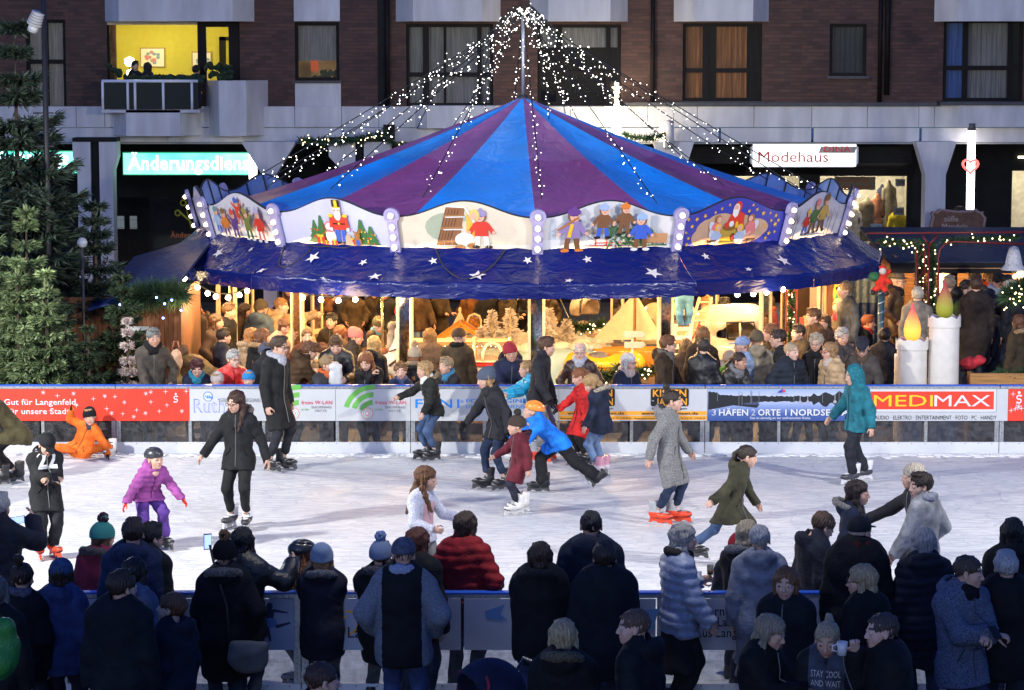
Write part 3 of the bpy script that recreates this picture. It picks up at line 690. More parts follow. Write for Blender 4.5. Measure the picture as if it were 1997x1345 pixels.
def icemat():
 m, t, b = nodes_mat('ice')
 N = t.nodes.new; Lk = t.links.new; tc = N('ShaderNodeTexCoord'); acc = None
 def math_(op, a, bb=None, v=None):
  n = N('ShaderNodeMath'); n.operation = op; Lk(a, n.inputs[0])
  if bb is not None: Lk(bb, n.inputs[1])
  elif v is not None: n.inputs[1].default_value = v
  return n.outputs[0]
 # skate cuts: contour lines of smooth noise at several sizes and directions
 for sc, st, rot, w in ((.55, (1, 1.2, 1), .3, .0022), (.9, (.45, 1.6, 1), -.2, .0035), (1.3, (.5, 1.2, 1), .5, .004), (2.2, (.3, 1.5, 1), .05, .007), (1.0, (1.2, .5, 1), .2, .003), (3.3, (.25, 1.3, 1), -.35, .010), (4.6, (.3, 1.0, 1), .25, .014)):
  mp = N('ShaderNodeMapping'); mp.inputs['Scale'].default_value = st; mp.inputs['Rotation'].default_value = (0, 0, rot); mp.inputs['Location'].default_value = (sc * 7, rot * 19, 0); Lk(tc.outputs['Object'], mp.inputs[0])
  nz = N('ShaderNodeTexNoise'); nz.inputs['Scale'].default_value = sc; nz.inputs['Detail'].default_value = 1.3; nz.inputs['Roughness'].default_value = .35; Lk(mp.outputs[0], nz.inputs['Vector'])
  a = math_('ABSOLUTE', math_('SUBTRACT', math_('FRACT', math_('MULTIPLY', nz.outputs['Fac'], v=7.0)), v=.5)); a = math_('LESS_THAN', a, v=w * 7)
  n2 = N('ShaderNodeTexNoise'); n2.inputs['Scale'].default_value = sc * 1.7; Lk(mp.outputs[0], n2.inputs['Vector']); a = math_('MULTIPLY', a, math_('GREATER_THAN', n2.outputs['Fac'], v=.47))
  acc = a if acc is None else math_('MAXIMUM', acc, a)
 big = N('ShaderNodeTexNoise'); big.inputs['Scale'].default_value = .35; big.inputs['Detail'].default_value = 5; Lk(tc.outputs['Object'], big.inputs['Vector'])
 mp = N('ShaderNodeMapping'); mp.inputs['Scale'].default_value = (.35, 1.4, 1); Lk(tc.outputs['Object'], mp.inputs[0])
 fin = N('ShaderNodeTexNoise'); fin.inputs['Scale'].default_value = 9; fin.inputs['Detail'].default_value = 6; Lk(mp.outputs[0], fin.inputs['Vector'])
 r1 = N('ShaderNodeValToRGB'); r1.color_ramp.elements[0].color = (.55, .56, .60, 1); r1.color_ramp.elements[1].color = (.71, .705, .70, 1); r1.color_ramp.elements[0].position = .25; r1.color_ramp.elements[1].position = .62; Lk(big.outputs['Fac'], r1.inputs[0])
 r2 = N('ShaderNodeValToRGB'); r2.color_ramp.elements[0].color = (.80, .81, .86, 1); r2.color_ramp.elements[1].color = (1, 1, 1, 1); r2.color_ramp.elements[0].position = .35; r2.color_ramp.elements[1].position = .6; Lk(fin.outputs['Fac'], r2.inputs[0])
 mx = N('ShaderNodeMix'); mx.data_type = 'RGBA'; mx.blend_type = 'MULTIPLY'; mx.inputs[0].default_value = 1; Lk(r1.outputs[0], mx.inputs[6]); Lk(r2.outputs[0], mx.inputs[7])
 mc = N('ShaderNodeMix'); mc.data_type = 'RGBA'; mc.inputs[7].default_value = (.40, .42, .47, 1); Lk(math_('MULTIPLY', acc, v=.6), mc.inputs[0]); Lk(mx.outputs[2], mc.inputs[6]); Lk(mc.outputs[2], b.inputs['Base Color'])
 hh = math_('SUBTRACT', fin.outputs['Fac'], math_('MULTIPLY', acc, v=.5)); bp = N('ShaderNodeBump'); bp.inputs['Strength'].default_value = .55; bp.inputs['Distance'].default_value = .02; Lk(hh, bp.inputs['Height']); Lk(bp.outputs[0], b.inputs['Normal'])
 b.inputs['Roughness'].default_value = .62; b.inputs['Specular IOR Level'].default_value = .2; return m
g = MB(); g.add([(-40, NB - .02, .006), (40, NB - .02, .006), (40, FB + .02, .006), (-40, FB + .02, .006)], [(0, 1, 2, 3)], icemat()); tag(g.build('ice'), kind='structure')
def lumps(y, n, seed, name):
 r = random.Random(seed); mb = MB(); m = mat((.78, .79, .8), .8, 'snow', var=.08, scale=25, bump=.6, bscale=60)
 for i in range(n):
  x = r.uniform(-10, 10); yy = y - abs(r.gauss(0, .14)) if y > 30 else y + abs(r.gauss(0, .14)); s = r.uniform(.015, .07)
  mb.sphere((x, yy, .008), (s * r.uniform(1, 2.6), s * 1.1, s * .3), m, 6, 4)
 tag(mb.build('scraped_snow', None, True), kind='structure')
lumps(FB - .06, 900, 4, 'snow'); lumps(NB + .08, 300, 5, 'snow')
# ---------------------------------------------------------------- barrier segments with plexiglass
M_RAIL = mat((.33, .34, .35), .45, 'galvanised_steel', metal=.6, var=.25, scale=30); M_BLUE = mat((.02, .09, .5), .35, 'blue_plastic', var=.1)
M_KICK = mat((.58, .595, .63), .4, 'white_plastic', var=.07, scale=3); M_BOLT = mat((.1, .1, .11), .5, 'bolt', metal=.6)
def plexi():
 m, t, b = nodes_mat('scratched_plexiglass')
 b.inputs['Base Color'].default_value = (.16, .16, .17, 1); b.inputs['Roughness'].default_value = .25
 tr = t.nodes.new('ShaderNodeBsdfTransparent'); tr.inputs[0].default_value = (.8, .82, .85, 1); mx = t.nodes.new('ShaderNodeMixShader')
 tc = t.nodes.new('ShaderNodeTexCoord'); nz = t.nodes.new('ShaderNodeTexNoise'); nz.inputs['Scale'].default_value = 14; nz.inputs['Detail'].default_value = 8; t.links.new(tc.outputs['Object'], nz.inputs['Vector'])
 mr = t.nodes.new('ShaderNodeMapRange'); mr.inputs[1].default_value = .3; mr.inputs[2].default_value = .75; mr.inputs[3].default_value = .08; mr.inputs[4].default_value = .34; t.links.new(nz.outputs['Fac'], mr.inputs[0])
 t.links.new(mr.outputs[0], mx.inputs[0]); t.links.new(tr.outputs[0], mx.inputs[1]); t.links.new(b.outputs[0], mx.inputs[2]); t.links.new(mx.outputs[0], t.nodes['Material Output'].inputs[0]); return m
M_PLEXI = plexi(); SEG = 4.415
def clear_glass():
 m, t, b = nodes_mat('window_glass'); b.inputs['Base Color'].default_value = (.02, .02, .025, 1); b.inputs['Roughness'].default_value = .03
 tr = t.nodes.new('ShaderNodeBsdfTransparent'); tr.inputs[0].default_value = (.85, .87, .88, 1); mx = t.nodes.new('ShaderNodeMixShader'); mx.inputs[0].default_value = .35
 t.links.new(tr.outputs[0], mx.inputs[1]); t.links.new(b.outputs[0], mx.inputs[2]); t.links.new(mx.outputs[0], t.nodes['Material Output'].inputs[0]); return m
M_GLASS = clear_glass()
def segment():
 r = empty('rink_barrier'); L = SEG - .012
 mb = MB(); mb.box((0, 0, .985), (L, .09, 1.02), M_RAIL)
 for i in range(22): mb.sphere((.1 + i * .2, -.002, 1.0), .007, M_BOLT, 6, 4)
 mb.build('top_rail', r)
 mb = MB(); mb.box((0, -.004, 1.021), (L, .1, 1.04), M_BLUE); mb.build('rail_cap', r, bevel=.004)
 mb = MB(); mb.box((0, .002, .0), (L, .03, .176), M_KICK)
 for i in range(22): mb.sphere((.1 + i * .2, .001, .155), .007, M_BOLT, 6, 4)
 mb.build('kick_plate', r)
 for i in range(5):
  w = .045 if 0 < i < 4 else .062; x = min(max(i * SEG / 4 - w / 2, 0), L - w); mb = MB(); mb.box((x, .012, .177), (x + w, .085, .984), M_RAIL)
  for k in range(6): mb.sphere((x + w / 2, .011, .22 + k * .05), .006, M_BOLT, 6, 4)
  mb.build('post', r)
  mb = MB(); mb.box((x - .02, .12, 0), (x + w + .02, .34, .02), M_RAIL); mb.obox((x + w / 2, .21, .3), ((1, 0, 0), (0, -.35, 1), (0, 1, .35)), (.012, .33, .02), M_RAIL); mb.build('brace', r)
  if i < 4: mb = MB(); mb.box((x + w + .004, .03, .179), (x + SEG / 4 - .03, .04, .98), M_PLEXI); mb.build('plexiglass', r)
 return r
def dup(root, parent=None):
 c = root.copy(); COL.objects.link(c)
 if parent: c.parent = parent
 for ch in list(root.children): dup(ch, c)
 return c
seg0 = segment(); first = True
XS = D(801, 800, FB).x
for k, t in zip(range(-3, 3), ('behind the fir trees at the far left', 'carrying the red savings bank banner', 'behind the man in the long dark coat', 'behind the children at the middle of the rink', 'below the woman with folded arms', 'below the two giant candles')):
 o = seg0 if first else dup(seg0); first = False; o.location = (XS + k * SEG, FB, 0)
 tag(o, 'far plexiglass barrier segment ' + t, 'rink barrier', 'barrier segments round the ice rink')
XN = D(588, 1250, NB).x
for k, t in zip(range(-2, 2), ('at the left behind the man with the phone', 'behind the woman with the fur bobble beanie', 'behind the woman in the red puffer jacket', 'behind the woman in the silver puffer jacket')):
 o = dup(seg0); o.location = (XN + k * SEG, NB, 0)
 o.rotation_euler = (0, 0, 0); tag(o, 'near barrier segment ' + t, 'rink barrier', 'barrier segments round the ice rink')
# ---------------------------------------------------------------- banners
def pm(c, r=.45): return mat(c, r, 'print', var=.03, sp=.3)
WHT, RED, BLK = pm((.50, .51, .53)), pm((.72, .05, .025)), pm((.015, .015, .018)); LWHT = pm((.66, .67, .69)); GRN = pm((.14, .42, .08)); GREY = pm((.22, .22, .24)); ORG = pm((.85, .36, .03)); YEL = pm((.80, .55, .02)); BLU = pm((.02, .22, .75)); LBLU = pm((.12, .18, .58)); PINK = pm((.65, .02, .09))
def banner(px0, px1, Yp, label, base, group, z0=.50, z1=.982):
 x0, x1 = D(px0, 790, Yp).x, D(px1, 790, Yp).x
 r = MB(); r.box((x0, Yp - .014, z0), (x1 - .006, Yp - .006, z1), base); o = r.build('banner'); tag(o, label, 'banner', group)
 A = Art((0, Yp - .0145, 0), (1, 0, 0), (0, 0, 1), (0, -1, 0), lift=.0015)
 return o, A, (lambda px, py=790: D(px, py, Yp - .015).x), (lambda py: D(998, py, Yp - .015).z)
def sbank(A, x, z, s, m):
 A.arc(x, z + s * .22, s * .18, s * .34, 20, 270, m); A.arc(x, z - s * .22, s * .18, s * .34, -160, 90, m); A.rect(x - .02 * s, z + .2 * s * 0 - .06 * s, x + .02 * s, z + .06 * s, m); A.ell(x, z + s * .82, s * .17, s * .17, m); A.rect(x + .05 * s, z + .38 * s, x + .34 * s, z + .54 * s, m); A.rect(x - .34 * s, z - .54 * s, x - .05 * s, z - .38 * s, m)
def flake(A, x, z, r, m, n=6):
 for i in range(n // 2): a = math.pi * i / (n // 2) + .3; A.line(x - r * math.cos(a), z - r * math.sin(a), x + r * math.cos(a), z + r * math.sin(a), r * .22, m)
def spark(A, x, z, r, m): A.poly([(x, z + r), (x + r * .1, z + r * .1), (x + r, z), (x + r * .1, z - r * .1), (x, z - r), (x - r * .1, z - r * .1), (x - r, z), (x - r * .1, z + r * .1)], m)
GB = 'advertising banners on the far barrier'
o, A, X, Z = banner(-120, 370, FB, 'red banner with white snowflakes and the words Langenfeld and Stadt', RED, GB)
A.text('Gut für Langenfeld.', X(152), Z(789), .085, LWHT, .01, width=X(152) - X(8), align='r'); A.text('Gut für unsere Stadt.', X(139), Z(807), .085, LWHT, .01, width=X(139) - X(-20), align='r')
sbank(A, X(343), Z(778), .095, LWHT); sbank(A, X(174), Z(806), .095, LWHT)
for px, py in ((85, 765), (144, 767), (205, 772), (243, 784), (285, 767), (295, 764), (218, 805), (261, 812), (284, 805), (355, 801)): flake(A, X(px), Z(py), .032, LWHT)
for px, py in ((113, 771), (183, 777), (225, 773), (267, 799), (295, 783), (311, 801), (326, 789), (324, 763), (364, 762), (240, 806), (209, 796), (150, 790), (100, 800)): spark(A, X(px), Z(py), .045, LWHT)
A.build('lettering', o)
o, A, X, Z = banner(370, 520, FB, 'white banner with blue Ruth lettering and a blue octagon', WHT, GB)
A.text('Ruth', X(378), Z(804), .205, LBLU, .008, width=.46); A.k += .001; A.text('Ruth', X(378) + .012, Z(804) + .006, .19, WHT, -.012, width=.44)
A.ell(X(406), Z(773), .075, .08, LBLU, 8, .39); A.ell(X(406), Z(773), .062, .067, pm((.55, .6, .72)), 8, .39)
for i in (0, 1, 2): A.line(X(400) + i * .03, Z(771), X(403) + i * .03 + .02, Z(777), .014, BLU); A.line(X(403) + i * .03 + .015, Z(777), X(404) + i * .03 + .015, Z(771), .008, BLU)
A.text('GEBÄUDEREINIGUNG', X(428), Z(784), .06, GREY, 0, width=X(508) - X(428)); A.build('lettering', o)
for a, b, t in ((520, 655, 'left of the two W-LAN banners, behind the man in the dark coat'), (655, 801, 'right of the two W-LAN banners with full green arcs')):
 o, A, X, Z = banner(a, b, FB, 'free W-LAN banner, ' + t, WHT, GB); q = 716 if a > 600 else 572; cx, cz = X(q), Z(806)
 for i in range(3): r0 = .15 + i * .115; A.arc(cx + .09, cz - .02, r0, r0 + .075, 92 - i * 3, 158 + i * 3, GRN, 16)
 for r, m in ((.088, RED), (.08, LWHT), (.062, GRN), (.054, LWHT), (.036, RED), (.026, LWHT)): A.ell(cx, cz, r, r, m, 24)
 A.text('freies W-LAN', X(q + 16), Z(788), .055, PINK, .012, width=.46); A.text('in der', X(q + 16), Z(800), .035, GRN, 0, width=.115); A.text('SHOPPING', X(q + 35), Z(796), .035, GREY, .01, width=.3); A.text('MITTE', X(q + 43), Z(803), .035, GREY, .01, width=.17); A.build('lettering', o)
o, A, X, Z = banner(801, 1090, FB, 'white banner with blue FON1 engineering lettering', WHT, GB)
A.text('FON1', X(810), Z(795), .13, BLU, .012, width=X(896) - X(810)); A.text('®', X(898), Z(786), .05, BLU, 0)
A.text('FON1 ENGINEERING', X(909), Z(785), .056, BLU, .014, width=X(1081) - X(909)); A.text('UND MASCHINENBAU GMBH', X(909), Z(796), .056, BLU, .014, width=X(1081) - X(909)); A.build('lettering', o)
o, A, X, Z = banner(1090, 1380, FB, 'white banner with orange bands and black crate company boxes', WHT, GB)
A.rect(X(1090), Z(809), X(1380) - .01, Z(801.5), ORG); A.rect(X(1090), Z(818.5), X(1380) - .01, Z(810.5), ORG)
for c in (1162, 1306):
 A.poly([(X(c) + sx * (.285 - (.02 if i else 0)), (Z(774.5) + sz * (.135 - (0 if i else .02)))) for sx, sz, i in ((-1, -1, 0), (-1, -1, 1), (1, -1, 1), (1, -1, 0), (1, 1, 0), (1, 1, 1), (-1, 1, 1), (-1, 1, 0))], BLK)
 A.text('KISTEN', X(c - 33), Z(773), .105, ORG, .02, width=.5); A.text('JANSEN', X(c - 33) + .05, Z(790), .105, ORG, .02, width=.46); A.text('bei', X(c - 35), Z(782), .02, LWHT)
 A.text('Entrümpelungen', X(c), Z(798), .03, BLK, .01, align='c', width=.52); A.text('www.kisten-jansen.de', X(c), Z(808), .04, BLK, .012, align='c', width=.85)
 A.text('Martin Jansen GmbH & Co. KG · Langenfeld · Tel. 0 21 73 - 3 99 87 00', X(c), Z(817), .026, BLK, .01, align='c', width=1.06)
A.build('lettering', o)
def skyprint():
 m, t, b = nodes_mat('harbour_print'); tc = t.nodes.new('ShaderNodeTexCoord'); sx = t.nodes.new('ShaderNodeSeparateXYZ'); mr = t.nodes.new('ShaderNodeMapRange'); mr.inputs[1].default_value = .5; mr.inputs[2].default_value = .98
 rp = t.nodes.new('ShaderNodeValToRGB'); e = rp.color_ramp.elements; e[0].color = (.03, .07, .24, 1); e[0].position = 0; e[1].color = (.28, .38, .62, 1); e[1].position = 1
 for p, c in ((.22, (.06, .12, .36, 1)), (.5, (.26, .34, .58, 1)), (.7, (.55, .56, .66, 1))): n = e.new(p); n.color = c
 t.links.new(tc.outputs['Object'], sx.inputs[0]); t.links.new(sx.outputs[2], mr.inputs[0]); t.links.new(mr.outputs[0], rp.inputs[0]); t.links.new(rp.outputs[0], b.inputs['Base Color']); b.inputs['Roughness'].default_value = .45; return m
o, A, X, Z = banner(1380, 1690, FB, 'blue harbour photo banner reading 3 Häfen 2 Orte 1 Nordseebad', skyprint(), GB)
TREE = pm((.02, .022, .025)); r = random.Random(8)
for sg in (1, -1):
 pts = []; n = 90
 for i in range(n + 1):
  u = i / n; e = .028 + .03 * (abs(u - .5) * 2) ** 1.5 + (.05 if u > .66 and u < .9 else 0) * (.6 + .5 * math.sin(u * 70)) + r.uniform(0, .02) + (.04 if u < .06 else 0)
  pts.append((X(1381) + u * (X(1689) - X(1381)), Z(777.5) + sg * e * (1 if sg > 0 else 1.1)))
 A.poly(pts + [(X(1689), Z(777.5)), (X(1381), Z(777.5))], TREE)
A.poly([(X(1381), Z(778)), (X(1430), Z(778)), (X(1470), Z(783)), (X(1481), Z(788)), (X(1476), Z(795)), (X(1430), Z(790)), (X(1381), Z(799))], TREE)
A.poly([(X(1448), Z(786)), (X(1478), Z(783)), (X(1480), Z(789)), (X(1455), Z(789))], pm((.06, .07, .14)))
for px, a, b in ((1399, 763, 782), (1441, 762, 795), (1447, 764, 790), (1464, 760, 786), (1466, 764, 786), (1480, 763, 790), (1548, 771, 785), (1604, 768, 785), (1636, 762, 790), (1648, 765, 788)): A.line(X(px), Z(a), X(px), Z(b), .006, GREY)
for px, w in ((1628, .05), (1645, .09), (1660, .08), (1575, .04), (1560, .03)): A.ell(X(px), Z(783), w / 2, .025, pm((.4, .4, .42)), 10); A.line(X(px), Z(768), X(px), Z(780), .006, LWHT)
A.poly([(X(1515), Z(765)), (X(1525), Z(758)), (X(1522), Z(765))], pm((.04, .06, .4))); A.poly([(X(1519), Z(765)), (X(1527), Z(757)), (X(1525), Z(765))], pm((.04, .06, .4))); A.ell(X(1528), Z(762), .022, .022, RED); A.line(X(1504), Z(767), X(1537), Z(767), .006, pm((.4, .45, .6)))
for t, p0, p1, bd in (('3', 1388, 1396, -.01), ('HÄFEN', 1402, 1459, .022), ('2', 1465, 1473, -.01), ('ORTE', 1478, 1522, .022), ('1', 1531, 1534, -.01), ('NORDSEEBAD', 1542, 1669, .022)): A.text(t, X(p0), Z(809.5), .092, LWHT, bd, width=X(p1) - X(p0))
A.text('Das ist einmalig an der ostfriesischen Küste.', X(1463), Z(816.5), .034, LWHT, .008, width=X(1581) - X(1463)); A.text('www.nordseebad.de', X(1622), Z(760), .018, LWHT, 0); A.build('lettering', o)
o, A, X, Z = banner(1690, 1966, FB, 'white banner with MEDIMAX on a red field and a grey frame', WHT, GB)
A.rect(X(1692), Z(804), X(1944), Z(757.5), pm((.35, .36, .38))); A.rect(X(1694), Z(802.5), X(1942), Z(759), pm((.6, .61, .64))); A.rect(X(1698), Z(798), X(1938), Z(763), RED)
A.text('MEDI', X(1704), Z(792), .17, YEL, 0, width=X(1819) - X(1704)); A.text('MAX', X(1822), Z(792), .17, LWHT, 0, width=X(1931) - X(1822)); A.text('· AUDIO · ELEKTRO · ENTERTAINMENT · FOTO · PC · HANDY', X(1944), Z(818), .062, BLK, .004, width=X(1944) - X(1702), align='r'); A.build('lettering', o)
o, A, X, Z = banner(1966, 2120, FB, 'red savings bank banner with a white S at the right edge', RED, GB)
sbank(A, X(1987), Z(778), .12, LWHT); flake(A, X(1986), Z(793), .05, LWHT)
for px, py in ((1972, 800), (1980, 797), (1992, 796), (1975, 768)): spark(A, X(px), Z(py), .05, LWHT)
A.build('lettering', o)
GN = 'advertising banners on the near barrier'; NW = mat((.30, .33, .42), .5, 'print', var=.15, scale=2)
def nbanner(a, b, label):
 x0, x1 = D(a, 1210, NB).x, D(b, 1210, NB).x; r = MB(); r.box((x0, NB - .014, .50), (x1 - .006, NB - .006, .982), NW); o = tag(r.build('banner'), label, 'banner', GN)
 return o, Art((0, NB - .0145, 0), (1, 0, 0), (0, 0, 1), (0, -1, 0), lift=.0015), (lambda px: D(px, 1210, NB - .015).x), (lambda py: D(998, py, NB - .015).z)
o, A, X, Z = nbanner(-60, 575, 'pale banner with a figure skater silhouette on the near barrier')
K = pm((.02, .03, .07)); D1 = pm((.10, .2, .42)); A.ell(X(526), Z(1182), .03, .035, K); A.poly([(X(515), Z(1188)), (X(536), Z(1188)), (X(533), Z(1206)), (X(518), Z(1206))], K); A.poly([(X(517), Z(1205)), (X(535), Z(1205)), (X(545), Z(1222)), (X(512), Z(1224))], D1)
A.line(X(534), Z(1190), X(562), Z(1195), .03, K, .012); A.line(X(517), Z(1190), X(509), Z(1198), .03, K, .015); A.line(X(521), Z(1222), X(527), Z(1250), .035, K, .02); A.line(X(538), Z(1222), X(566), Z(1214), .035, K, .018); A.build('artwork', o)
o, A, X, Z = nbanner(600, 900, 'pale banner reading Stadtwerke Langenfeld with an orange curve on the near barrier')
A.arc(X(675), Z(1214), .1, .12, -90, 90, ORG, 14); A.line(X(640), Z(1226.5), X(675), Z(1226.5), .02, ORG); A.line(X(640), Z(1203), X(675), Z(1203), .02, ORG); A.text('Stadtwerke', X(695), Z(1227), .09, K, .012, width=.5); A.text('Langenfeld', X(678), Z(1243), .1, K, .012, width=.62); A.build('lettering', o)
o, A, X, Z = nbanner(905, 1280, 'pale banner with a blue swoosh between red jacket and dark jackets')
A.poly([(X(945), Z(1192)), (X(985), Z(1178)), (X(975), Z(1196)), (X(990), Z(1210)), (X(950), Z(1206))], D1); A.poly([(X(1250), Z(1190)), (X(1285), Z(1186)), (X(1275), Z(1225)), (X(1245), Z(1236))], pm((.12, .26, .5))); A.build('artwork', o)
o, A, X, Z = nbanner(1285, 2060, 'pale banner reading Unternehmen für Langenfeld aus Langenfeld on the near barrier')
for i, t in enumerate(('Unternehmen', 'für  Langenfeld', 'aus Langenfeld')): A.text(t, X(1346 if i == 0 else 1360), Z(1200 + i * 21), .085, K, .014, width=.62)
A.build('lettering', o)
# ================================================================ the house front behind the carousel
def BX(px, Y=BY): return D(px, 300, Y).x
def BZ(py, Y=BY): return D(998, py, Y).z
def brickmat():
 m, t, b = nodes_mat('brick'); tc = t.nodes.new('ShaderNodeTexCoord'); mp = t.nodes.new('ShaderNodeMapping'); mp.inputs['Rotation'].default_value = (R_(90), 0, 0); br = t.nodes.new('ShaderNodeTexBrick')
 br.inputs['Scale'].default_value = 1; br.inputs['Brick Width'].default_value = .25; br.inputs['Row Height'].default_value = .083; br.inputs['Mortar Size'].default_value = .007; br.inputs['Mortar Smooth'].default_value = .3; br.inputs['Bias'].default_value = -.1
 br.inputs['Color1'].default_value = (.135, .062, .045, 1); br.inputs['Color2'].default_value = (.068, .034, .027, 1); br.inputs['Mortar'].default_value = (.075, .06, .052, 1)
 nz = t.nodes.new('ShaderNodeTexNoise'); nz.inputs['Scale'].default_value = 1.3; nz.inputs['Detail'].default_value = 5; mx = t.nodes.new('ShaderNodeMix'); mx.data_type = 'RGBA'; mx.blend_type = 'MULTIPLY'; mx.inputs[0].default_value = .6
 t.links.new(tc.outputs['Object'], mp.inputs[0]); t.links.new(mp.outputs[0], br.inputs['Vector']); t.links.new(tc.outputs['Object'], nz.inputs['Vector']); t.links.new(br.outputs['Color'], mx.inputs[6]); t.links.new(nz.outputs['Fac'], mx.inputs[7]); t.links.new(mx.outputs[2], b.inputs['Base Color'])
 bp = t.nodes.new('ShaderNodeBump'); bp.inputs['Strength'].default_value = .8; bp.inputs['Distance'].default_value = .012; bp.invert = True; t.links.new(br.outputs['Fac'], bp.inputs['Height']); t.links.new(bp.outputs[0], b.inputs['Normal']); b.inputs['Roughness'].default_value = .85; return m
M_BRICK = brickmat(); M_CONC = mat((.50, .49, .50), .75, 'white_panel', var=.16, scale=2.2, bump=.25, bscale=40, stretch=(1.6, 1, .35)); M_FRAME = mat((.008, .006, .006), .6, 'dark_window_frame', sp=.15, var=.2)
M_DARK = mat((.008, .008, .009), .7, 'dark_cladding', sp=.2, var=.3, scale=3); M_CURT = mat((.42, .40, .38), .9, 'net_curtain', var=.35, scale=6, stretch=(9, 1, .3)); M_OCURT = mat((.5, .2, .07), .9, 'orange_curtain', var=.5, scale=6, stretch=(9, 1, .3))
M_LEDGE = mat((.05, .05, .055), .6, 'lead_flashing', var=.2)
bld = empty('apartment_building', (0, BY, 0)); tag(bld, 'brick apartment building with white bays above a row of shops', 'building')
def bpart(mb, name, parent=None, **k):      # parts are modelled in world space under an empty at (0, BY, 0)
 o = mb.build(name, parent or bld, **k)
 if parent is None: o.matrix_parent_inverse = Matrix.Translation((0, -BY, 0))
 return o
X0, X1, ZT, ZB = BX(-900), BX(2950), 11.5, BZ(210)
WIN = [(55, 38, 132, 215, 'tall'), (212, 42, 470, 157, 'room'), (577, 43, 663, 157, 'lit'), (793, 46, 962, 207, 'bay'), (1048, 47, 1210, 205, 'bay'), (1330, 45, 1484, 197, 'orange'), (1615, 46, 1687, 148, 'small'), (1836, 38, 1992, 197, 'bay')]
H = [(BX(a), BX(c), BZ(d), BZ(b)) for a, b, c, d, k in WIN]
def holed(mb, x0, x1, z0, z1, holes, y, m, depth=.14, mr=None):
 xs = sorted({x0, x1, *[h[0] for h in holes], *[h[1] for h in holes]}); zs = sorted({z0, z1, *[h[2] for h in holes], *[h[3] for h in holes]}); xs = [x for x in xs if x0 <= x <= x1]; zs = [z for z in zs if z0 <= z <= z1]
 for a, b in zip(xs, xs[1:]):
  for c, d in zip(zs, zs[1:]):
   if not any(h[0] <= (a + b) / 2 <= h[1] and h[2] <= (c + d) / 2 <= h[3] for h in holes): mb.add([(a, y, c), (b, y, c), (b, y, d), (a, y, d)], [(0, 1, 2, 3)], m)
 for a, b, c, d in holes:
  mb.add([(a, y, c), (b, y, c), (b, y + depth, c), (a, y + depth, c), (a, y, d), (b, y, d), (b, y + depth, d), (a, y + depth, d)], [(0, 3, 2, 1), (4, 5, 6, 7), (0, 4, 7, 3), (1, 2, 6, 5)], mr or m)
mb = MB(); holed(mb, X0, X1, ZB, ZT, H, BY, M_BRICK); bpart(mb, 'brick_wall')
mb = MB(); mb.add([(X0, BY + 3.2, ZB), (X1, BY + 3.2, ZB), (X1, BY + 3.2, ZT), (X0, BY + 3.2, ZT)], [(0, 1, 2, 3)], M_DARK); mb.add([(X0, BY, ZT), (X1, BY, ZT), (X1, BY + 8, ZT), (X0, BY + 8, ZT)], [(0, 1, 2, 3)], M_LEDGE); bpart(mb, 'rear_wall')
def window(i, vs=(), hs=(), curtain=M_CURT, y=.09, fw=.075, halfblind=None, curt_px=None):
 x0, x1, z0, z1 = H[i]; Y = BY + y; mb = MB()
 mb.box((x0 + .001, Y, z0 + .001), (x0 + fw, Y + .06, z1 - .001), M_FRAME); mb.box((x1 - fw, Y, z0 + .001), (x1 - .001, Y + .06, z1 - .001), M_FRAME); mb.box((x0 + fw, Y, z1 - fw), (x1 - fw, Y + .06, z1 - .001), M_FRAME); mb.box((x0 + fw, Y, z0 + .001), (x1 - fw, Y + .06, z0 + fw), M_FRAME)
 xv = [BX(v) for v, w in vs]; zh = [BZ(h) for h in hs]
 for v, w in vs: mb.box((BX(v) - w / 2, Y + .002, z0 + fw), (BX(v) + w / 2, Y + .058, z1 - fw), M_FRAME)
 for h in zh: mb.box((x0 + fw, Y - .003, h - .05), (x1 - fw, Y + .05, h + .05), M_FRAME)
 w = bpart(mb, 'window')
 g = MB(); g.add([(x0 + .02, Y + .03, z0 + .02), (x1 - .02, Y + .03, z0 + .02), (x1 - .02, Y + .03, z1 - .02), (x0 + .02, Y + .03, z1 - .02)], [(0, 1, 2, 3)], M_GLASS); g.build('pane', w)
 s = MB(); s.box((x0 - .06, BY - .10, z0 - .06), (x1 + .06, BY - .002, z0 - .002), M_LEDGE); s.build('sill', w)
 if curtain:
  for a, b, c in (curt_px or [(None, None, curtain)]):
   xa, xb = (x0 + .03, x1 - .03) if a is None else (BX(a), BX(b)); n = max(6, int((xb - xa) / .035)); cu = MB()
   pts = [(xa + (xb - xa) * k / n, Y + .16 + .025 * math.sin(k * 1.9) + .012 * math.sin(k * .73), 0) for k in range(n + 1)]; zlo = z0 + .03 if c is not M_CURT or not halfblind else BZ(halfblind)
   cu.add([(p[0], p[1], z) for z in (zlo, z1 - .03) for p in pts], [(k, k + 1, n + 2 + k, n + 1 + k) for k in range(n)], c); cu.build('curtain', w, True)
 return w
window(0, ((94, .08),), (120,)); window(3, ((831, .14), (868, .06), (935, .1)), (145,)); window(4, ((1090, .14), (1186, .1)), (143,), halfblind=92); window(7, ((1880, .12), (1968, .1)), (132,), curt_px=[(1846, 1878, mat((.10, .22, .62), .9, 'blue_curtain', var=.3, scale=6, stretch=(9, 1, .3))), (1884, 1965, M_CURT)])
window(5, ((1375, .14), (1465, .07)), (137,), curt_px=[(1334, 1372, M_OCURT), (1397, 1456, M_OCURT)]); window(6, (), (), curtain=mat((.06, .07, .07), .6, 'roller_blind', var=.1), halfblind=None)
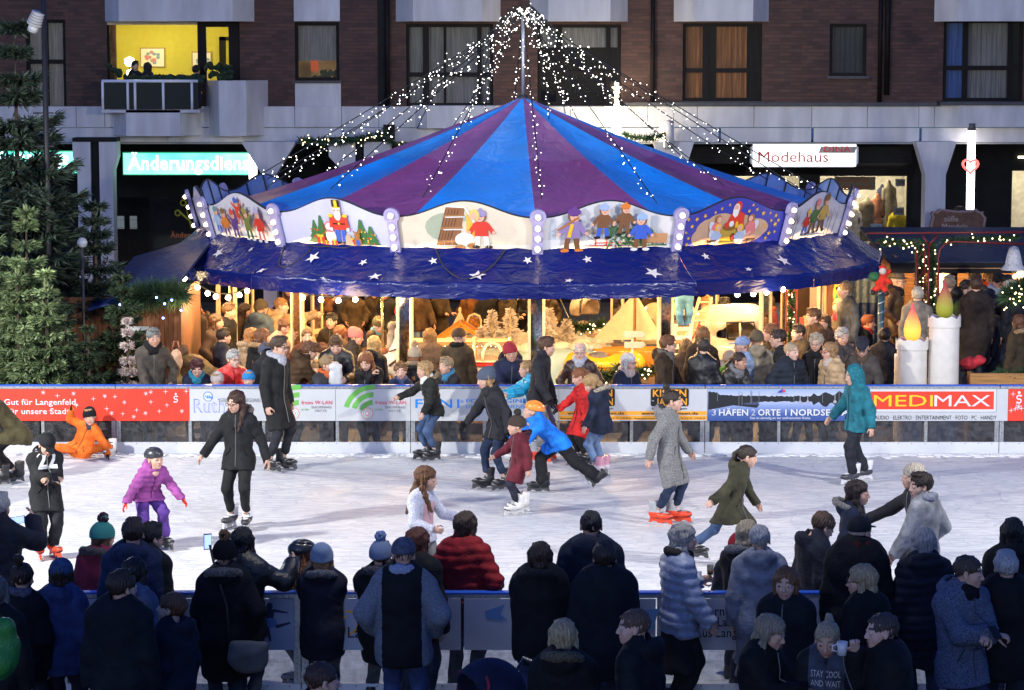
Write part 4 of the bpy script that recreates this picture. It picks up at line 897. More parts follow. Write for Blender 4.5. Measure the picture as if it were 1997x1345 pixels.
# lit kitchen window: net curtain over warm light
w = window(2, (), (), curtain=M_CURT, halfblind=118); x0, x1, z0, z1 = H[2]
mb = MB(); mb.box((x0 - .3, BY + 2.2, z0 - .3), (x1 + .3, BY + 2.24, z1 + .3), mat((.6, .5, .35), .9, 'kitchen_wall')); mb.box((BX(597), BY + 1.6, BZ(140)), (BX(612), BY + 1.63, BZ(118)), mat((.6, .12, .08), .6, 'wall_calendar')); mb.build('room', w)
mb = MB(); r = random.Random(2)
for i in range(26): mb.sphere((r.uniform(BX(612), BX(655)), BY + .3, z0 + .06 + r.uniform(0, .14)), (.05, .03, .06), mat((.02, .05, .015), .7, 'houseplant'), 6, 4)
mb.box((x0 + .05, BY + .22, z0), (x1 - .05, BY + .4, z0 + .04), M_FRAME); mb.build('window_plants', w, True)
def point(loc, watts, col, rad=.08, name='lamp_glow', parent=None):
 l = bpy.data.lights.new(name, 'POINT'); l.energy = watts; l.color = col; l.shadow_soft_size = rad; o = bpy.data.objects.new(name, l); COL.objects.link(o); o.location = loc
 if parent: o.parent = parent; o.matrix_parent_inverse = parent.matrix_world.inverted()
 return o
WARM = (1, .62, .28)
mb = MB(); mb.sphere((BX(634), BY + 1.0, BZ(111)), .07, emit((1, .75, .4), 30), 10, 6); bpart(mb, 'pendant_lamp', smooth=True); point((BX(634), BY + .9, BZ(111)), 45, WARM)
# lit flat behind the balcony
x0, x1, z0, z1 = H[1]; my = mat((.50, .45, .07), .9, 'yellow_plaster', var=.05); mb = MB()
mb.box((x0 - .8, BY + 3.0, z0 - .9), (x1 + .5, BY + 3.04, z1 + .2), my); mb.box((x0 - .84, BY + .15, z0 - .9), (x0 - .8, BY + 3.0, z1 + .2), my); mb.box((x1 + .5, BY + .15, z0 - .9), (x1 + .54, BY + 3.0, z1 + .2), my); mb.box((x0 - .8, BY + .15, z1 + .2), (x1 + .5, BY + 3.0, z1 + .24), mat((.6, .55, .4), .9, 'ceiling')); mb.box((x0 - .8, BY + .15, z0 - .94), (x1 + .5, BY + 3, z0 - .9), M_FRAME); bpart(mb, 'living_room')
mb = MB(); xf = BX(396); mb.box((xf - .1, BY + .06, z0), (xf + .1, BY + .13, z1), M_FRAME); mb.box((x0, BY + .06, z1 - .07), (xf - .1, BY + .13, z1), mat((.5, .45, .35), .6, 'blind_box')); mb.box((x0, BY + .06, z0), (x0 + .06, BY + .13, z1 - .07), M_FRAME); mb.box((xf + .1, BY + .06, z1 - .12), (x1, BY + .13, z1), M_FRAME); mb.box((x1 - .26, BY + .06, z0), (x1, BY + .13, z1 - .12), M_FRAME); mb.box((BX(405), BY + 2.6, z0 - .5), (BX(418), BY + 2.68, BZ(70)), M_FRAME); mb.box((BX(405), BY + 2.6, BZ(78)), (BX(447), BY + 2.68, BZ(70)), M_FRAME); bpart(mb, 'balcony_door')
cm = MB(); n = 24; pts = [(BX(213) + (BX(227) - BX(213)) * k / n, BY + .3 + .03 * math.sin(k * 1.7)) for k in range(n + 1)]; cm.add([(p[0], p[1], z) for z in (z0, z1) for p in pts], [(k, k + 1, n + 2 + k, n + 1 + k) for k in range(n)], mat((.35, .2, .08), .9, 'brown_curtain', var=.4)); bpart(cm, 'curtain', smooth=True)
for a, b, c, d, t in ((241, 93, 290, 132, 'flower'), (346, 101, 385, 132, 'coast')):
 f = empty('picture', (BX((a + c) / 2), BY + 2.99, BZ((b + d) / 2))); w2, h2 = (BX(c) - BX(a)) / 2 * 1.04, (BZ(b) - BZ(d)) / 2 * 1.04; mb = MB(); gd = mat((.3, .18, .05), .4, 'gilt_frame'); mb.box((-w2, -.03, -h2), (w2, 0, h2), gd); mb.build('frame', f)
 A = Art((0, -.031, 0), (1, 0, 0), (0, 0, 1), (0, -1, 0), lift=.002); A.rect(-w2 + .025, -h2 + .025, w2 - .025, h2 - .025, pm((.72, .68, .6))); r = random.Random(len(t))
 for k in range(14): A.ell(r.gauss(0, w2 * .3), r.gauss(0, h2 * .3), .05, .04, pm((.55, .2, .2)) if t == 'flower' and k % 2 else pm((.2, .3, .4)), 8)
 A.build('print', f); tag(f, 'framed %s picture with white mount on the yellow wall' % t, 'picture')
mb = MB(); r = random.Random(3)
lamp = empty('table_lamp', (BX(233), BY + 1.8, BZ(150, BY + 1.8))); mb.sphere((0, 0, .36), (.12, .12, .11), emit((1, .82, .5), 22), 10, 7); mb.build('lamp_shade', lamp, True); mb = MB(); mb.sphere((.02, 0, .1), (.1, .1, .08), emit((1, .82, .5), 16), 10, 7); mb.tube([(0, 0, -.5), (0, 0, .3)], .015, M_FRAME); mb.build('lamp_foot', lamp, True); tag(lamp, 'glowing lamp in the yellow lit flat above the balcony', 'lamp'); point((BX(240), BY + 1.2, BZ(80)), 45, (1, .86, .45), .15); point((BX(330), BY + 1.4, BZ(60)), 62, (1, .86, .45), .2); point((BX(430), BY + 1.4, BZ(60)), 25, (1, .8, .3), .2)
# balcony with glass rail
mb = MB(); mb.box((BX(211), BY - .9, BZ(215) - .03), (BX(400), BY, BZ(212)), M_CONC); bal = bpart(mb, 'balcony')
mb = MB()
for px in (214, 262, 276, 330, 385): mb.tube([(BX(px), BY - .86, BZ(212)), (BX(px), BY - .86, BZ(157))], .03, mat((.75, .76, .8), .4, 'white_rail', var=.05), 8)
mb.tube([(BX(213), BY - .86, BZ(157)), (BX(397), BY - .86, BZ(157))], .035, mat((.75, .76, .8), .4, 'white_rail', var=.05), 8); mb.build('railing', bal, True)
mb = MB(); mb.box((BX(213), BY - .845, BZ(211)), (BX(397), BY - .83, BZ(160)), mat((.006, .012, .014), .3, 'tinted_glass', sp=.15, var=.1)); mb.build('glass_panel', bal)
r = random.Random(11); mb = MB()
for i in range(130): a = r.uniform(BX(222), BX(460)); mb.sphere((a, BY - .78 + r.uniform(-.05, .05), BZ(157) + r.uniform(-.02, .1) + (.3 * max(0, 1 - abs(a - BX(226)) / .4)) + (.35 if a > BX(405) else 0) * r.random()), (r.uniform(.03, .1), .05, r.uniform(.03, .09)), mat((.015, .035, .015), .8, 'box_plants', var=.4), 6, 4)
o = mb.build('balcony_plants', None, True); tag(o, 'dark box plants along the balcony rail of the lit flat', 'plants')
# bays, panels, ledges
def bay(a, b, za, zb, depth=.7, ch=.42, top=False, name='bay'):
 xa, xb = BX(a, BY - depth / 2), BX(b, BY - depth / 2); z0, z1 = BZ(zb, BY - depth), za if top else BZ(za, BY - depth); mb = MB()
 p = [(xa, BY - .003), (xa + ch, BY - depth), (xb - ch, BY - depth), (xb, BY - .003)]
 mb.add([(x, y, z) for z in (z0, z1) for x, y in p], [(0, 1, 5, 4), (1, 2, 6, 5), (2, 3, 7, 6), (3, 2, 1, 0), (4, 5, 6, 7)], M_CONC); bpart(mb, name)
for a, b in ((205, 496), (772, 976), (1033, 1224), (1314, 1499), (1822, 2040)): bay(a, b, 8.2, 41, top=True)
mb = MB(); mb.box((BX(576), BY - .05, BZ(41)), (BX(665), BY - .004, 8.2), M_CONC); bpart(mb, 'panel'); mb = MB(); mb.box((BX(577), BY - .06, BZ(268)), (BX(666), BY - .004, BZ(160)), M_CONC); bpart(mb, 'panel')
bay(399, 520, 157, 265, depth=.95, ch=.4); bay(210, 400, 214, 265, depth=.9, ch=.5); bay(800, 1000, 206, 250, depth=.7, ch=.4); bay(1822, 2060, 205, 247, depth=.55, ch=.5)
r = random.Random(6); xs = [-60, 60, 153, 208, 500, 577, 668, 740, 820, 912, 1012, 1112, 1206, 1262, 1312, 1358, 1468, 1580, 1688, 1788, 1818, 1930, 2060]
for a, b in zip(xs, xs[1:]):
 mb = MB(); mb.box((BX(a) + .006, BY - .2 - r.uniform(0, .004), BZ(247)), (BX(b) - .006, BY - .004, BZ(207)), M_CONC); bpart(mb, 'panel')
for a, b in ((-60, 330), (330, 668), (672, 1100), (1104, 1400), (1404, 1580), (1584, 1790), (1794, 2060)):
 mb = MB(); mb.box((BX(a) + .006, BY - .19, BZ(276)), (BX(b) - .006, BY - .004, BZ(249)), M_CONC); bpart(mb, 'beam')
mb = MB(); mb.box((BX(1215), BY - .3, BZ(206)), (BX(1822), BY - .003, BZ(199)), M_LEDGE); bpart(mb, 'ledge'); mb = MB(); mb.box((BX(1824), BY - .62, BZ(204)), (BX(2060), BY - .003, BZ(197)), M_LEDGE); bpart(mb, 'ledge'); mb = MB(); mb.box((BX(40), BY - .15, BZ(215)), (BX(150), BY - .003, BZ(208)), M_LEDGE); bpart(mb, 'ledge')
for px, za, zb, rr in ((1271, 8, 206, .05), (757, 8, 235, .06), (1726, 8, 185, .06), (1712, 8, 200, .05)):
 mb = MB(); mb.tube([(BX(px), BY - .1, 8.0), (BX(px), BY - .1, BZ(zb))], rr, M_FRAME, 10); bpart(mb, 'downpipe', smooth=True)
mb = MB(); mb.box((BX(738), BY - .03, BZ(206)), (BX(752), BY - .004, 8.2), M_DARK); mb.box((BX(749), BY - .24, BZ(272)), (BX(771), BY - .21, BZ(242)), M_FRAME); bpart(mb, 'recess_shade_strip')  # dark strip laid on the wall imitates the shade of a recess
# arcade pillars with flared heads
def pillar(c, w, head, split=True):
 zt, zk, z0 = BZ(274), BZ(330), 0; xw, xh = w / 2, head / 2; x = BX(c); y0, y1 = BY - .75, BY - .2
 for sg in ((-1, 1) if split else (0,)):
  mb = MB()
  pr = [(x + .1, zt), (x + .1, z0), (x + xw, z0), (x + xw, zk), (x + xh, BZ(302)), (x + xh, zt)] if split else [(x - xh, zt), (x - xh, BZ(277)), (x - xw, zk - .1), (x - xw, z0), (x + xw, z0), (x + xw, zk - .1), (x + xh, BZ(277)), (x + xh, zt)]
  if sg < 0: pr = [(2 * x - a, b) for a, b in pr][::-1]
  mb.prism(pr, y0, y1, M_CONC); bpart(mb, 'pillar')
 if split: mb = MB(); mb.box((x - .098, y0 + .12, 0), (x + .098, y1 - .05, zt - .002), M_DARK); mb.box((x - xh, y0 - .02, zt), (x + xh, y1, zt + .09), M_DARK); bpart(mb, 'pillar_joint')
pillar(195, .8, 1.0); pillar(1815, .46, .9, False); pillar(705, .8, 1.4); pillar(1310, .46, .9, False); pillar(530, .3, 1.2, False)
# shop fronts
SY = BY + 2.4; mb = MB(); mb.box((X0, BY - .18, BZ(280)), (X1, SY, BZ(277)), mat((.3, .3, .28), .8, 'soffit', var=.1)); bpart(mb, 'arcade_soffit')
SH = [(BX(1600, SY), BX(1770, SY), .4, BZ(343, SY)), (BX(1975, SY), BX(2120, SY), .4, BZ(333, SY)), (BX(222, SY), BX(420, SY), .35, BZ(385, SY)), (BX(560, SY), BX(690, SY), .4, BZ(345, SY)), (BX(1355, SY), BX(1560, SY), .4, BZ(343, SY))]
mb = MB(); holed(mb, X0, X1, 0, BZ(278), SH, SY, M_DARK, .1); bpart(mb, 'shop_front')
mb = MB()
for i in range(9): z = BZ(283 + i * 4.2); mb.box((BX(1350), BY + .6 - .02 * (i % 2), z - .05), (BX(1785), BY + .64, z), M_DARK)
bpart(mb, 'shutter_box')
for i, (a, b, c, d) in enumerate(SH):
 mb = MB(); mb.add([(a, SY + .05, c), (b, SY + .05, c), (b, SY + .05, d), (a, SY + .05, d)], [(0, 1, 2, 3)], M_GLASS); bpart(mb, 'shop_window'); warm = i in (0, 1, 4)
 mb = MB(); wm = mat((.62, .58, .5), .9, 'shop_wall') if warm else mat((.05, .05, .05), .9, 'shop_wall'); mb.box((a - .2, SY + 1.9, 0), (b + .2, SY + 1.95, d + .3), wm); mb.box((a - .25, SY + .12, 0), (a - .2, SY + 1.9, d + .3), wm); mb.box((b + .2, SY + .12, 0), (b + .25, SY + 1.9, d + .3), wm); mb.box((a - .2, SY + .12, d + .25), (b + .2, SY + 1.9, d + .3), wm); mb.box((a - .2, SY + .12, c - .1), (b + .2, SY + 1.9, c - .05), wm); bpart(mb, 'shop_room')  # unlit shops get a near-black wall copy, their darkness put into the colour
 if warm:
  mb = MB(); mb.box((a + .1, SY + .8, d + .2), (b - .1, SY + .9, d + .24), emit((1, .92, .70), 42)); bpart(mb, 'shop_light_strip'); point(((a + b) / 2, SY + .45, d - .25), 90, (1, .88, .62), .15, 'shop_lamp')
mb = MB(); mb.box((BX(1670, SY), SY - .06, BZ(317, SY)), (BX(1766, SY), SY - .03, BZ(311, SY)), emit((1, .95, .85), 4)); bpart(mb, 'shop_light_strip')
mb = MB(); mb.box((BX(1985, SY), SY - .06, BZ(308, SY)), (BX(2040, SY), SY - .03, BZ(304, SY)), emit((1, .9, .6), 6)); bpart(mb, 'shop_light_strip')
def boxsign(px0, py0, px1, py1, Y, face, rim, label, rnd=.0, dep=.22):
 x0, x1, z0, z1 = BX(px0, Y), BX(px1, Y), BZ(py1, Y), BZ(py0, Y); o = empty('shop_sign', ((x0 + x1) / 2, Y, (z0 + z1) / 2)); w, h = (x1 - x0) / 2, (z1 - z0) / 2; mb = MB(); c = rnd
 mb.prism([(-w + c, -h), (w - c, -h), (w, -h + c), (w, h - c), (w - c, h), (-w + c, h), (-w, h - c), (-w, -h + c)] if c else [(-w, -h), (w, -h), (w, h), (-w, h)], 0, dep, rim); mb.build('sign_box', o)
 mb = MB(); e = .02; mb.box((-w + e + c * .3, -.01, -h + e), (w - e - c * .3, -.002, h - e), face); mb.build('lit_face', o); tag(o, label, 'sign'); return o, Art((0, -.011, 0), (1, 0, 0), (0, 0, 1), (0, -1, 0), lift=.004), w, h
def gradface(c0, c1, s0, s1, z0, z1):
 m, t, b = nodes_mat('backlit_face'); tc = t.nodes.new('ShaderNodeTexCoord'); nz = t.nodes.new('ShaderNodeTexNoise'); nz.inputs['Scale'].default_value = .9; t.links.new(tc.outputs['Object'], nz.inputs['Vector']); rp = t.nodes.new('ShaderNodeValToRGB'); rp.color_ramp.elements[0].color = (*c0, 1); rp.color_ramp.elements[1].color = (*c1, 1); rp.color_ramp.elements[0].position = .38; rp.color_ramp.elements[1].position = .62; t.links.new(nz.outputs['Fac'], rp.inputs[0]); t.links.new(rp.outputs[0], b.inputs['Emission Color']); b.inputs['Emission Strength'].default_value = s0; b.inputs['Base Color'].default_value = (*c0, 1); return m
TEAL = gradface((.10, .85, .60), (.45, 1.0, .85), 1.5, 1, 0, 1); GRIM = emit((.05, .5, .25), .6); LIT = emit((.85, 1, .95), 2.6)
SYG = BY + .1
o, A, w, h = boxsign(239, 297, 496, 341, SYG, TEAL, GRIM, 'long green backlit shop sign reading Änderungsdienst'); A.text('Änderungsdienst', -w + .12, -h * .52, .32, LIT, .02, width=2 * w * .97); A.build('lettering', o)
o, A, w, h = boxsign(-60, 294, 152, 338, SYG, TEAL, GRIM, 'green backlit bakery sign half hidden behind the fir tree'); A.text('BÄCKER', w - .12, -h * .5, .3, LIT, .03, width=2.2, align='r'); A.build('lettering', o)
o, A, w, h = boxsign(1464, 279, 1674, 326, SYG - .2, emit((1, .98, .9), 1.15), mat((.6, .6, .58), .5, 'sign_rim'), 'white backlit fashion shop sign with red script', rnd=.1); rd = mat((.7, .05, .04), .5, 'red_print'); A.poly([(w * .26, h * .2), (w * .93, h * .2), (w * .97, h * .72), (w * .3, h * .72)], mat((.35, .3, .25), .5, 'sign_print')); A.text('DINA', w * .36, h * .28, .13, rd, .02, width=w * .5); A.text('Modehaus', -w * .86, -h * .55, .24, rd, .004, width=w * 1.3); A.build('lettering', o)
for px, ya, yb, t in ((1894, 240, 408, 'tall white light tube hanging before the dark door at the right'), (493, 276, 372, 'white light tube beside the green alterations sign')):
 Yt = BY - .5; z0, z1 = BZ(yb, Yt), BZ(ya, Yt); o = empty('light_tube', (BX(px, Yt), Yt, z0)); L = z1 - z0; mb = MB(); mb.tube([(0, 0, 0), (0, 0, L - .17)], .09, emit((1, .97, .95), 7), 16); mb.build('tube', o, True); mb = MB(); mb.tube([(0, 0, L - .165), (0, 0, L)], .095, mat((.08, .08, .08), .5, 'cap')); mb.tube([(0, .09, L - .06), (0, .5, L - .06)], .02, M_FRAME); mb.build('mount', o, True); tag(o, t, 'light tube')
o = empty('heart_ornament', (BX(1893, BY - .62), BY - .62, BZ(323, BY - .62))); mb = MB(); pts = [(.16 * math.sin(a) ** 3 * 1.1, 0, .011 * (13 * math.cos(a) - 5 * math.cos(2 * a) - 2 * math.cos(3 * a) - math.cos(4 * a))) for a in [2 * math.pi * i / 24 for i in range(25)]]; mb.tube(pts, .03, emit((1, .12, .1), 2.5), 6); mb.build('heart', o, True); tag(o, 'red glowing heart fixed to the tall light tube', 'ornament')
# bright star lamp over the carousel roof with its sign post
o = empty('star_lamp', (BX(1202, BY - .9), BY - .9, BZ(235, BY - .9))); mb = MB(); mb.tube([(0, 0, -.35), (0, 0, .85)], .05, emit((1, .9, .6), 6), 10); mb.build('lit_mast', o, True); mb = MB()
for z, r1 in ((.22, .3), (.72, .12), (-.02, .2)):
 pt = [((r1 if i % 2 == 0 else r1 * .42) * math.sin(i * math.pi / 5), (r1 if i % 2 == 0 else r1 * .42) * math.cos(i * math.pi / 5) + z) for i in range(10)]; mb.prism(pt, -.09, -.06, emit((1, .88, .55), 9))
mb.build('stars', o); tag(o, 'brilliant star lamp against the white panels above the carousel roof', 'lamp'); point((BX(1202), BY - 1.35, BZ(215)), 120, (1, .86, .62), .12); point((BX(1190), BY - .8, BZ(262)), 60, (1, .86, .62), .12)
o = empty('round_sign', (BX(1308, BY - .7), BY - .7, BZ(262, BY - .7))); mb = MB(); mb.tube([(-.16, 0, 0), (.0, -.06, 0)], .33, mat((.4, .4, .42), .4, 'sign_rim'), 24); mb.build('drum', o, True, M=Matrix.Rotation(R_(25), 4, 'Z')); mb = MB(); mb.tube([(-.17, 0, 0), (-.165, 0, 0)], .29, emit((1, .95, .85), 1.5), 24); mb.build('lit_face', o, True, M=Matrix.Rotation(R_(25), 4, 'Z')); tag(o, 'round white lit sign projecting from the building', 'sign')
def garland(p, q, label, n=150, rad=.11, lights=True, sag=.1, parent=None):
 r = random.Random(n); mb = MB(); ms = [mat((.018, .05, .02), .8, 'fir_green', var=.4), mat((.04, .085, .03), .8, 'fir_green', var=.4)]; p, q = Vector(p), Vector(q)
 for i in range(n * 5):
  u = r.random(); c = p.lerp(q, u) + Vector((0, 0, -sag * 4 * u * (1 - u))); d = Vector((r.gauss(0, 1), r.gauss(0, 1), r.gauss(0, 1))).normalized(); a = d.orthogonal() * .012; L = rad * r.uniform(.6, 1.25); mb.add([c - a, c + a, c + d * L], [(0, 1, 2)], ms[i % 2])
 o = mb.build('garland', parent)
 if parent is None: tag(o, label, 'garland')
 if lights:
  lm = emit((1, .74, .38), 7, False)
  for i in range(n // 9): u = r.random(); c = p.lerp(q, u) + Vector((r.gauss(0, rad * .5), -rad * .7, -sag * 4 * u * (1 - u) + r.gauss(0, rad * .5))); b = MB(); b.sphere(c, .0125, lm, 6, 4); b.build('bulb', o, True)
 return o
garland((BX(590), BY - .85, BZ(270)), (BX(758), BY - .85, BZ(256)), 'fir garland with lights left of the carousel roof', 190, .16); garland((BX(760), BY - .85, BZ(268)), (BX(810), BY - .85, BZ(276)), 'short fir garland with lights at the downpipe', 60, .12); garland((BX(1212), BY - .95, BZ(258)), (BX(1292), BY - .95, BZ(258)), 'fir garland with red bow below the star lamp', 110, .14)
# things in the shop windows
r = random.Random(5)
def garment(px, pyt, pyb, col, label, kind='dress', Y=SY + .55, w=None):
 z1, z0 = BZ(pyt, Y), BZ(pyb, Y); x = BX(px, Y); o = empty('shop_dummy', (x, Y, z0)); h = z1 - z0; F = Fld((-.34, -.25, -.1), (.34, .25, h + .1), .025); wd = w or .2
 F.cone((0, 0, h * .05), (0, 0, h * .5), wd, wd * .72, .04, R=eul(), flat=.6); F.cone((0, 0, h * .5), (0, 0, h * .82), wd * .75, wd * .9, .04, R=eul(), flat=.6); F.cone((0, 0, h * .84), (0, 0, h * .98), wd * .4, wd * .3, .03)
 for s in (-1, 1): F.cone((s * wd * .8, 0, h * .83), (s * wd * 1.15, -.02, h * .42), wd * .32, wd * .26, .03)
 F.half((0, 0, -1), 0, .01); F.ripple(.008, 24, int(px)); V, Q = F.mesh(); link('garment', mesh_np('garment', V, Q, fabric(col)), o); mb = MB(); mb.tube([(0, 0, -z0 + .4), (0, 0, .1)], .02, M_RAIL, 6); mb.build('stand', o); tag(o, label, 'shop dummy')
 return o
garment(1667, 400, 470, (.6, .55, .5), 'cream blouse with red waistcoat in the fashion shop window', w=.17); garment(1692, 385, 470, (.16, .13, .09), 'olive fur hooded parka on a dummy in the shop window', w=.18); garment(1712, 378, 450, (.35, .14, .08), 'patterned red brown dress hanging in the shop window', w=.14); garment(1735, 352, 450, (.2, .17, .12), 'brown long dress on a dummy with navy jacket', w=.15); garment(1722, 360, 425, (.02, .025, .05), 'navy jacket hanging in the fashion shop window', w=.12, Y=SY + .8); garment(1752, 415, 470, (.65, .5, .02), 'bright yellow blazer under the minus 30 percent card', w=.2, Y=SY + .4)
def card(px0, py0, px1, py1, t, label, bg, fg, Y=SY + .2, name='price_card', h=None, lines=None, bold=.01, parent=None):
 x0, x1, z0, z1 = BX(px0, Y), BX(px1, Y), BZ(py1, Y), BZ(py0, Y); mb = MB(); mb.box((x0, Y, z0), (x1, Y + .006, z1), bg); o = mb.build(name); tag(o, label, 'sign'); A = Art((0, Y - .001, 0), (1, 0, 0), (0, 0, 1), (0, -1, 0), lift=.003); L = lines or [t]; hh = (z1 - z0) / len(L)
 for i, s in enumerate(L): A.text(s, (x0 + x1) / 2, z1 - hh * (i + .75), hh * .5, fg, bold, align='c', width=(x1 - x0) * .86)
 A.build('lettering', o); return o
card(1747, 349, 1766, 363, '-50%', 'white card reading minus 50 percent at the top of the shop window', WHT, BLK); card(1744, 404, 1765, 419, '-30%', 'white card reading minus 30 percent above the yellow blazer', WHT, BLK); card(1700, 436, 1722, 455, '1/2', 'pale card reading one half low in the fashion shop window', pm((.45, .6, .7)), pm((.1, .3, .5))); card(1628, 344, 1708, 370, '', 'brown paper banner announcing the clearance sale', pm((.42, .32, .2)), pm((.75, .16, .05)), lines=['Räumungs-', 'verkauf'], Y=SY + .1, name='sale_banner')
card(226, 421, 240, 446, '', 'left of two white notices in the dark alterations shop window', pm((.6, .6, .5)), BLK, lines=['- - -', '____'], Y=SY - .02, name='notice'); card(251, 421, 265, 446, '', 'right of two white notices in the dark alterations shop window', pm((.6, .6, .5)), BLK, lines=['- - -', '____'], Y=SY - .02, name='notice')
mb = MB(); Yp = SY - .03; A = Art((0, Yp, 0), (1, 0, 0), (0, 0, 1), (0, -1, 0), lift=.003); am = mat((.5, .13, .04), .6, 'window_lettering'); A.text('Änderungs-', BX(330, Yp), BZ(463, Yp), .13, am, .012, width=BX(400, Yp) - BX(330, Yp)); ym = mat((.45, .38, .02), .6, 'window_lettering'); A.line(BX(348, Yp), BZ(412, Yp), BX(378, Yp), BZ(440, Yp), .05, ym, .02); A.line(BX(372, Yp), BZ(445, Yp), BX(362, Yp), BZ(408, Yp), .05, ym, .02); A.arc(BX(345, Yp), BZ(428, Yp) + .16, .05, .08, 0, 360, ym, 14); A.arc(BX(356, Yp), BZ(405, Yp) + .12, .05, .08, 0, 360, ym, 14)
for t in A.tx: t.build('lettering', bld).matrix_parent_inverse = Matrix.Translation((0, -BY, 0))
bpart(A.mb, 'scissors_decal')
# ================================================================ carousel
CY = 45.8; CX = D(1020, 450, CY).x; RR = 5.8
def tarp(c, rough=.22, amt=.55, sc=5.0, st=(1, 1, 1), var=.18):
 m, t, b = nodes_mat('glossy_tarpaulin'); N = t.nodes.new; Lk = t.links.new; tc = N('ShaderNodeTexCoord'); mp = N('ShaderNodeMapping'); mp.inputs['Scale'].default_value = st; Lk(tc.outputs['Object'], mp.inputs[0])
 nz = N('ShaderNodeTexNoise'); nz.inputs['Scale'].default_value = sc; nz.inputs['Detail'].default_value = 5; nz.inputs['Distortion'].default_value = 1.2; Lk(mp.outputs[0], nz.inputs['Vector'])
 n2 = N('ShaderNodeTexNoise'); n2.inputs['Scale'].default_value = 1.1; n2.inputs['Detail'].default_value = 4; Lk(tc.outputs['Object'], n2.inputs['Vector'])
 rp = N('ShaderNodeValToRGB'); rp.color_ramp.elements[0].color = (*[x * (1 - var) for x in c], 1); rp.color_ramp.elements[1].color = (*[min(1, x * (1 + var)) for x in c], 1); rp.color_ramp.elements[0].position = .3; rp.color_ramp.elements[1].position = .7; Lk(n2.outputs['Fac'], rp.inputs[0]); Lk(rp.outputs[0], b.inputs['Base Color'])
 bp = N('ShaderNodeBump'); bp.inputs['Strength'].default_value = amt; bp.inputs['Distance'].default_value = .085; Lk(nz.outputs['Fac'], bp.inputs['Height']); Lk(bp.outputs[0], b.inputs['Normal']); b.inputs['Roughness'].default_value = rough; b.inputs['Specular IOR Level'].default_value = .42; return m
T_SK = tarp((.004, .010, .12), .24, .5, 2.2, (1, 1, 2.5)); T_BL = tarp((.010, .26, .84), .3, .4, 3.0); T_PU = tarp((.26, .055, .20), .3, .4, 3.0); T_BL2 = tarp((.035, .31, .85), .3, .4, 3.0); T_PU2 = tarp((.29, .10, .26), .3, .4, 3.0)
M_CREAM = mat((.68, .55, .33), .35, 'cream_paint', var=.08); M_PANELW = mat((.66, .66, .72), .35, 'painted_board', var=.03); M_IRON = mat((.03, .03, .04), .5, 'black_iron'); M_MIRROR = mat((.55, .55, .55), .08, 'mirror', metal=1, var=.6, scale=22)
car = empty('carousel', (CX, CY, 0)); tag(car, 'round carousel with blue and purple tent roof, painted panels and starred blue skirt', 'carousel')
def pol(a, r, z=0.0): a = R_(a); return Vector((r * math.sin(a), -r * math.cos(a), z))
E16 = [2 + 22.5 * i for i in range(16)]
# platform and floor
mb = MB(); mb.lathe([(0, .2), (5.75, .2), (5.8, .17), (5.8, .0)], mat((.16, .09, .05), .6, 'wood_floor', var=.3, scale=3), 48); mb.build('platform', car)
# skirt: 16 sagging fields
def skirt_pt(a, t):
 """t 0 top .. 1 fold .. 1.25 lower hem"""
 k = ((a - 2) / 22.5) % 1.0; sag = math.sin(math.pi * k); r0, z0, r1, z1 = 5.72, 2.93, 6.45 - .10 * sag, 2.43
 if t <= 1: return pol(a, r0 + (r1 - r0) * t, z0 + (z1 - z0) * t - .05 * math.sin(math.pi * t) + .012 * math.sin(a * 1.3 + 5 * t))
 v = (t - 1) / .25; return pol(a, r1 + .02 * math.sin(a * 2.1) - .02 * v + .012 * math.sin(a * 3.7 + 3) * v, z1 - .225 * v + .012 * math.sin(a * 1.7) - .02 * sag * v)
for i in range(16):
 mb = MB(); n = 14; T = [0, .12, .3, .5, .7, .85, .95, 1, 1.05, 1.15, 1.25]; vs = [skirt_pt(E16[i] + 22.5 * j / n + (.02 if j == 0 else -.02 if j == n else 0), t) for t in T for j in range(n + 1)]
 mb.add(vs, [(k * (n + 1) + j, (k + 1) * (n + 1) + j, (k + 1) * (n + 1) + j + 1, k * (n + 1) + j + 1) for k in range(len(T) - 1) for j in range(n)], T_SK); mb.build('skirt', car, True)
def pix_on_skirt(px, py):
 d = Vector(ray(px, py)); o = Vector((0, 0, CAMH)) - Vector((CX, CY, 0)); best = None
 for s in range(400):
  p = o + d * ((36 + s * .03) / d.y); r = math.hypot(p.x, p.y)
  if 5.72 < r < 6.46:
   t = (r - 5.72) / .73; z = 2.93 - .5 * t - .05 * math.sin(math.pi * t)
   if p.z < z: a = math.degrees(math.atan2(p.x, -p.y)); return a, t
 return None
SM = mat((.72, .66, .66), .4, 'star_print', var=.05); A = Art((0, 0, 0), (1, 0, 0), (0, 0, 1), (0, -1, 0))
stars = MB(); r = random.Random(4)
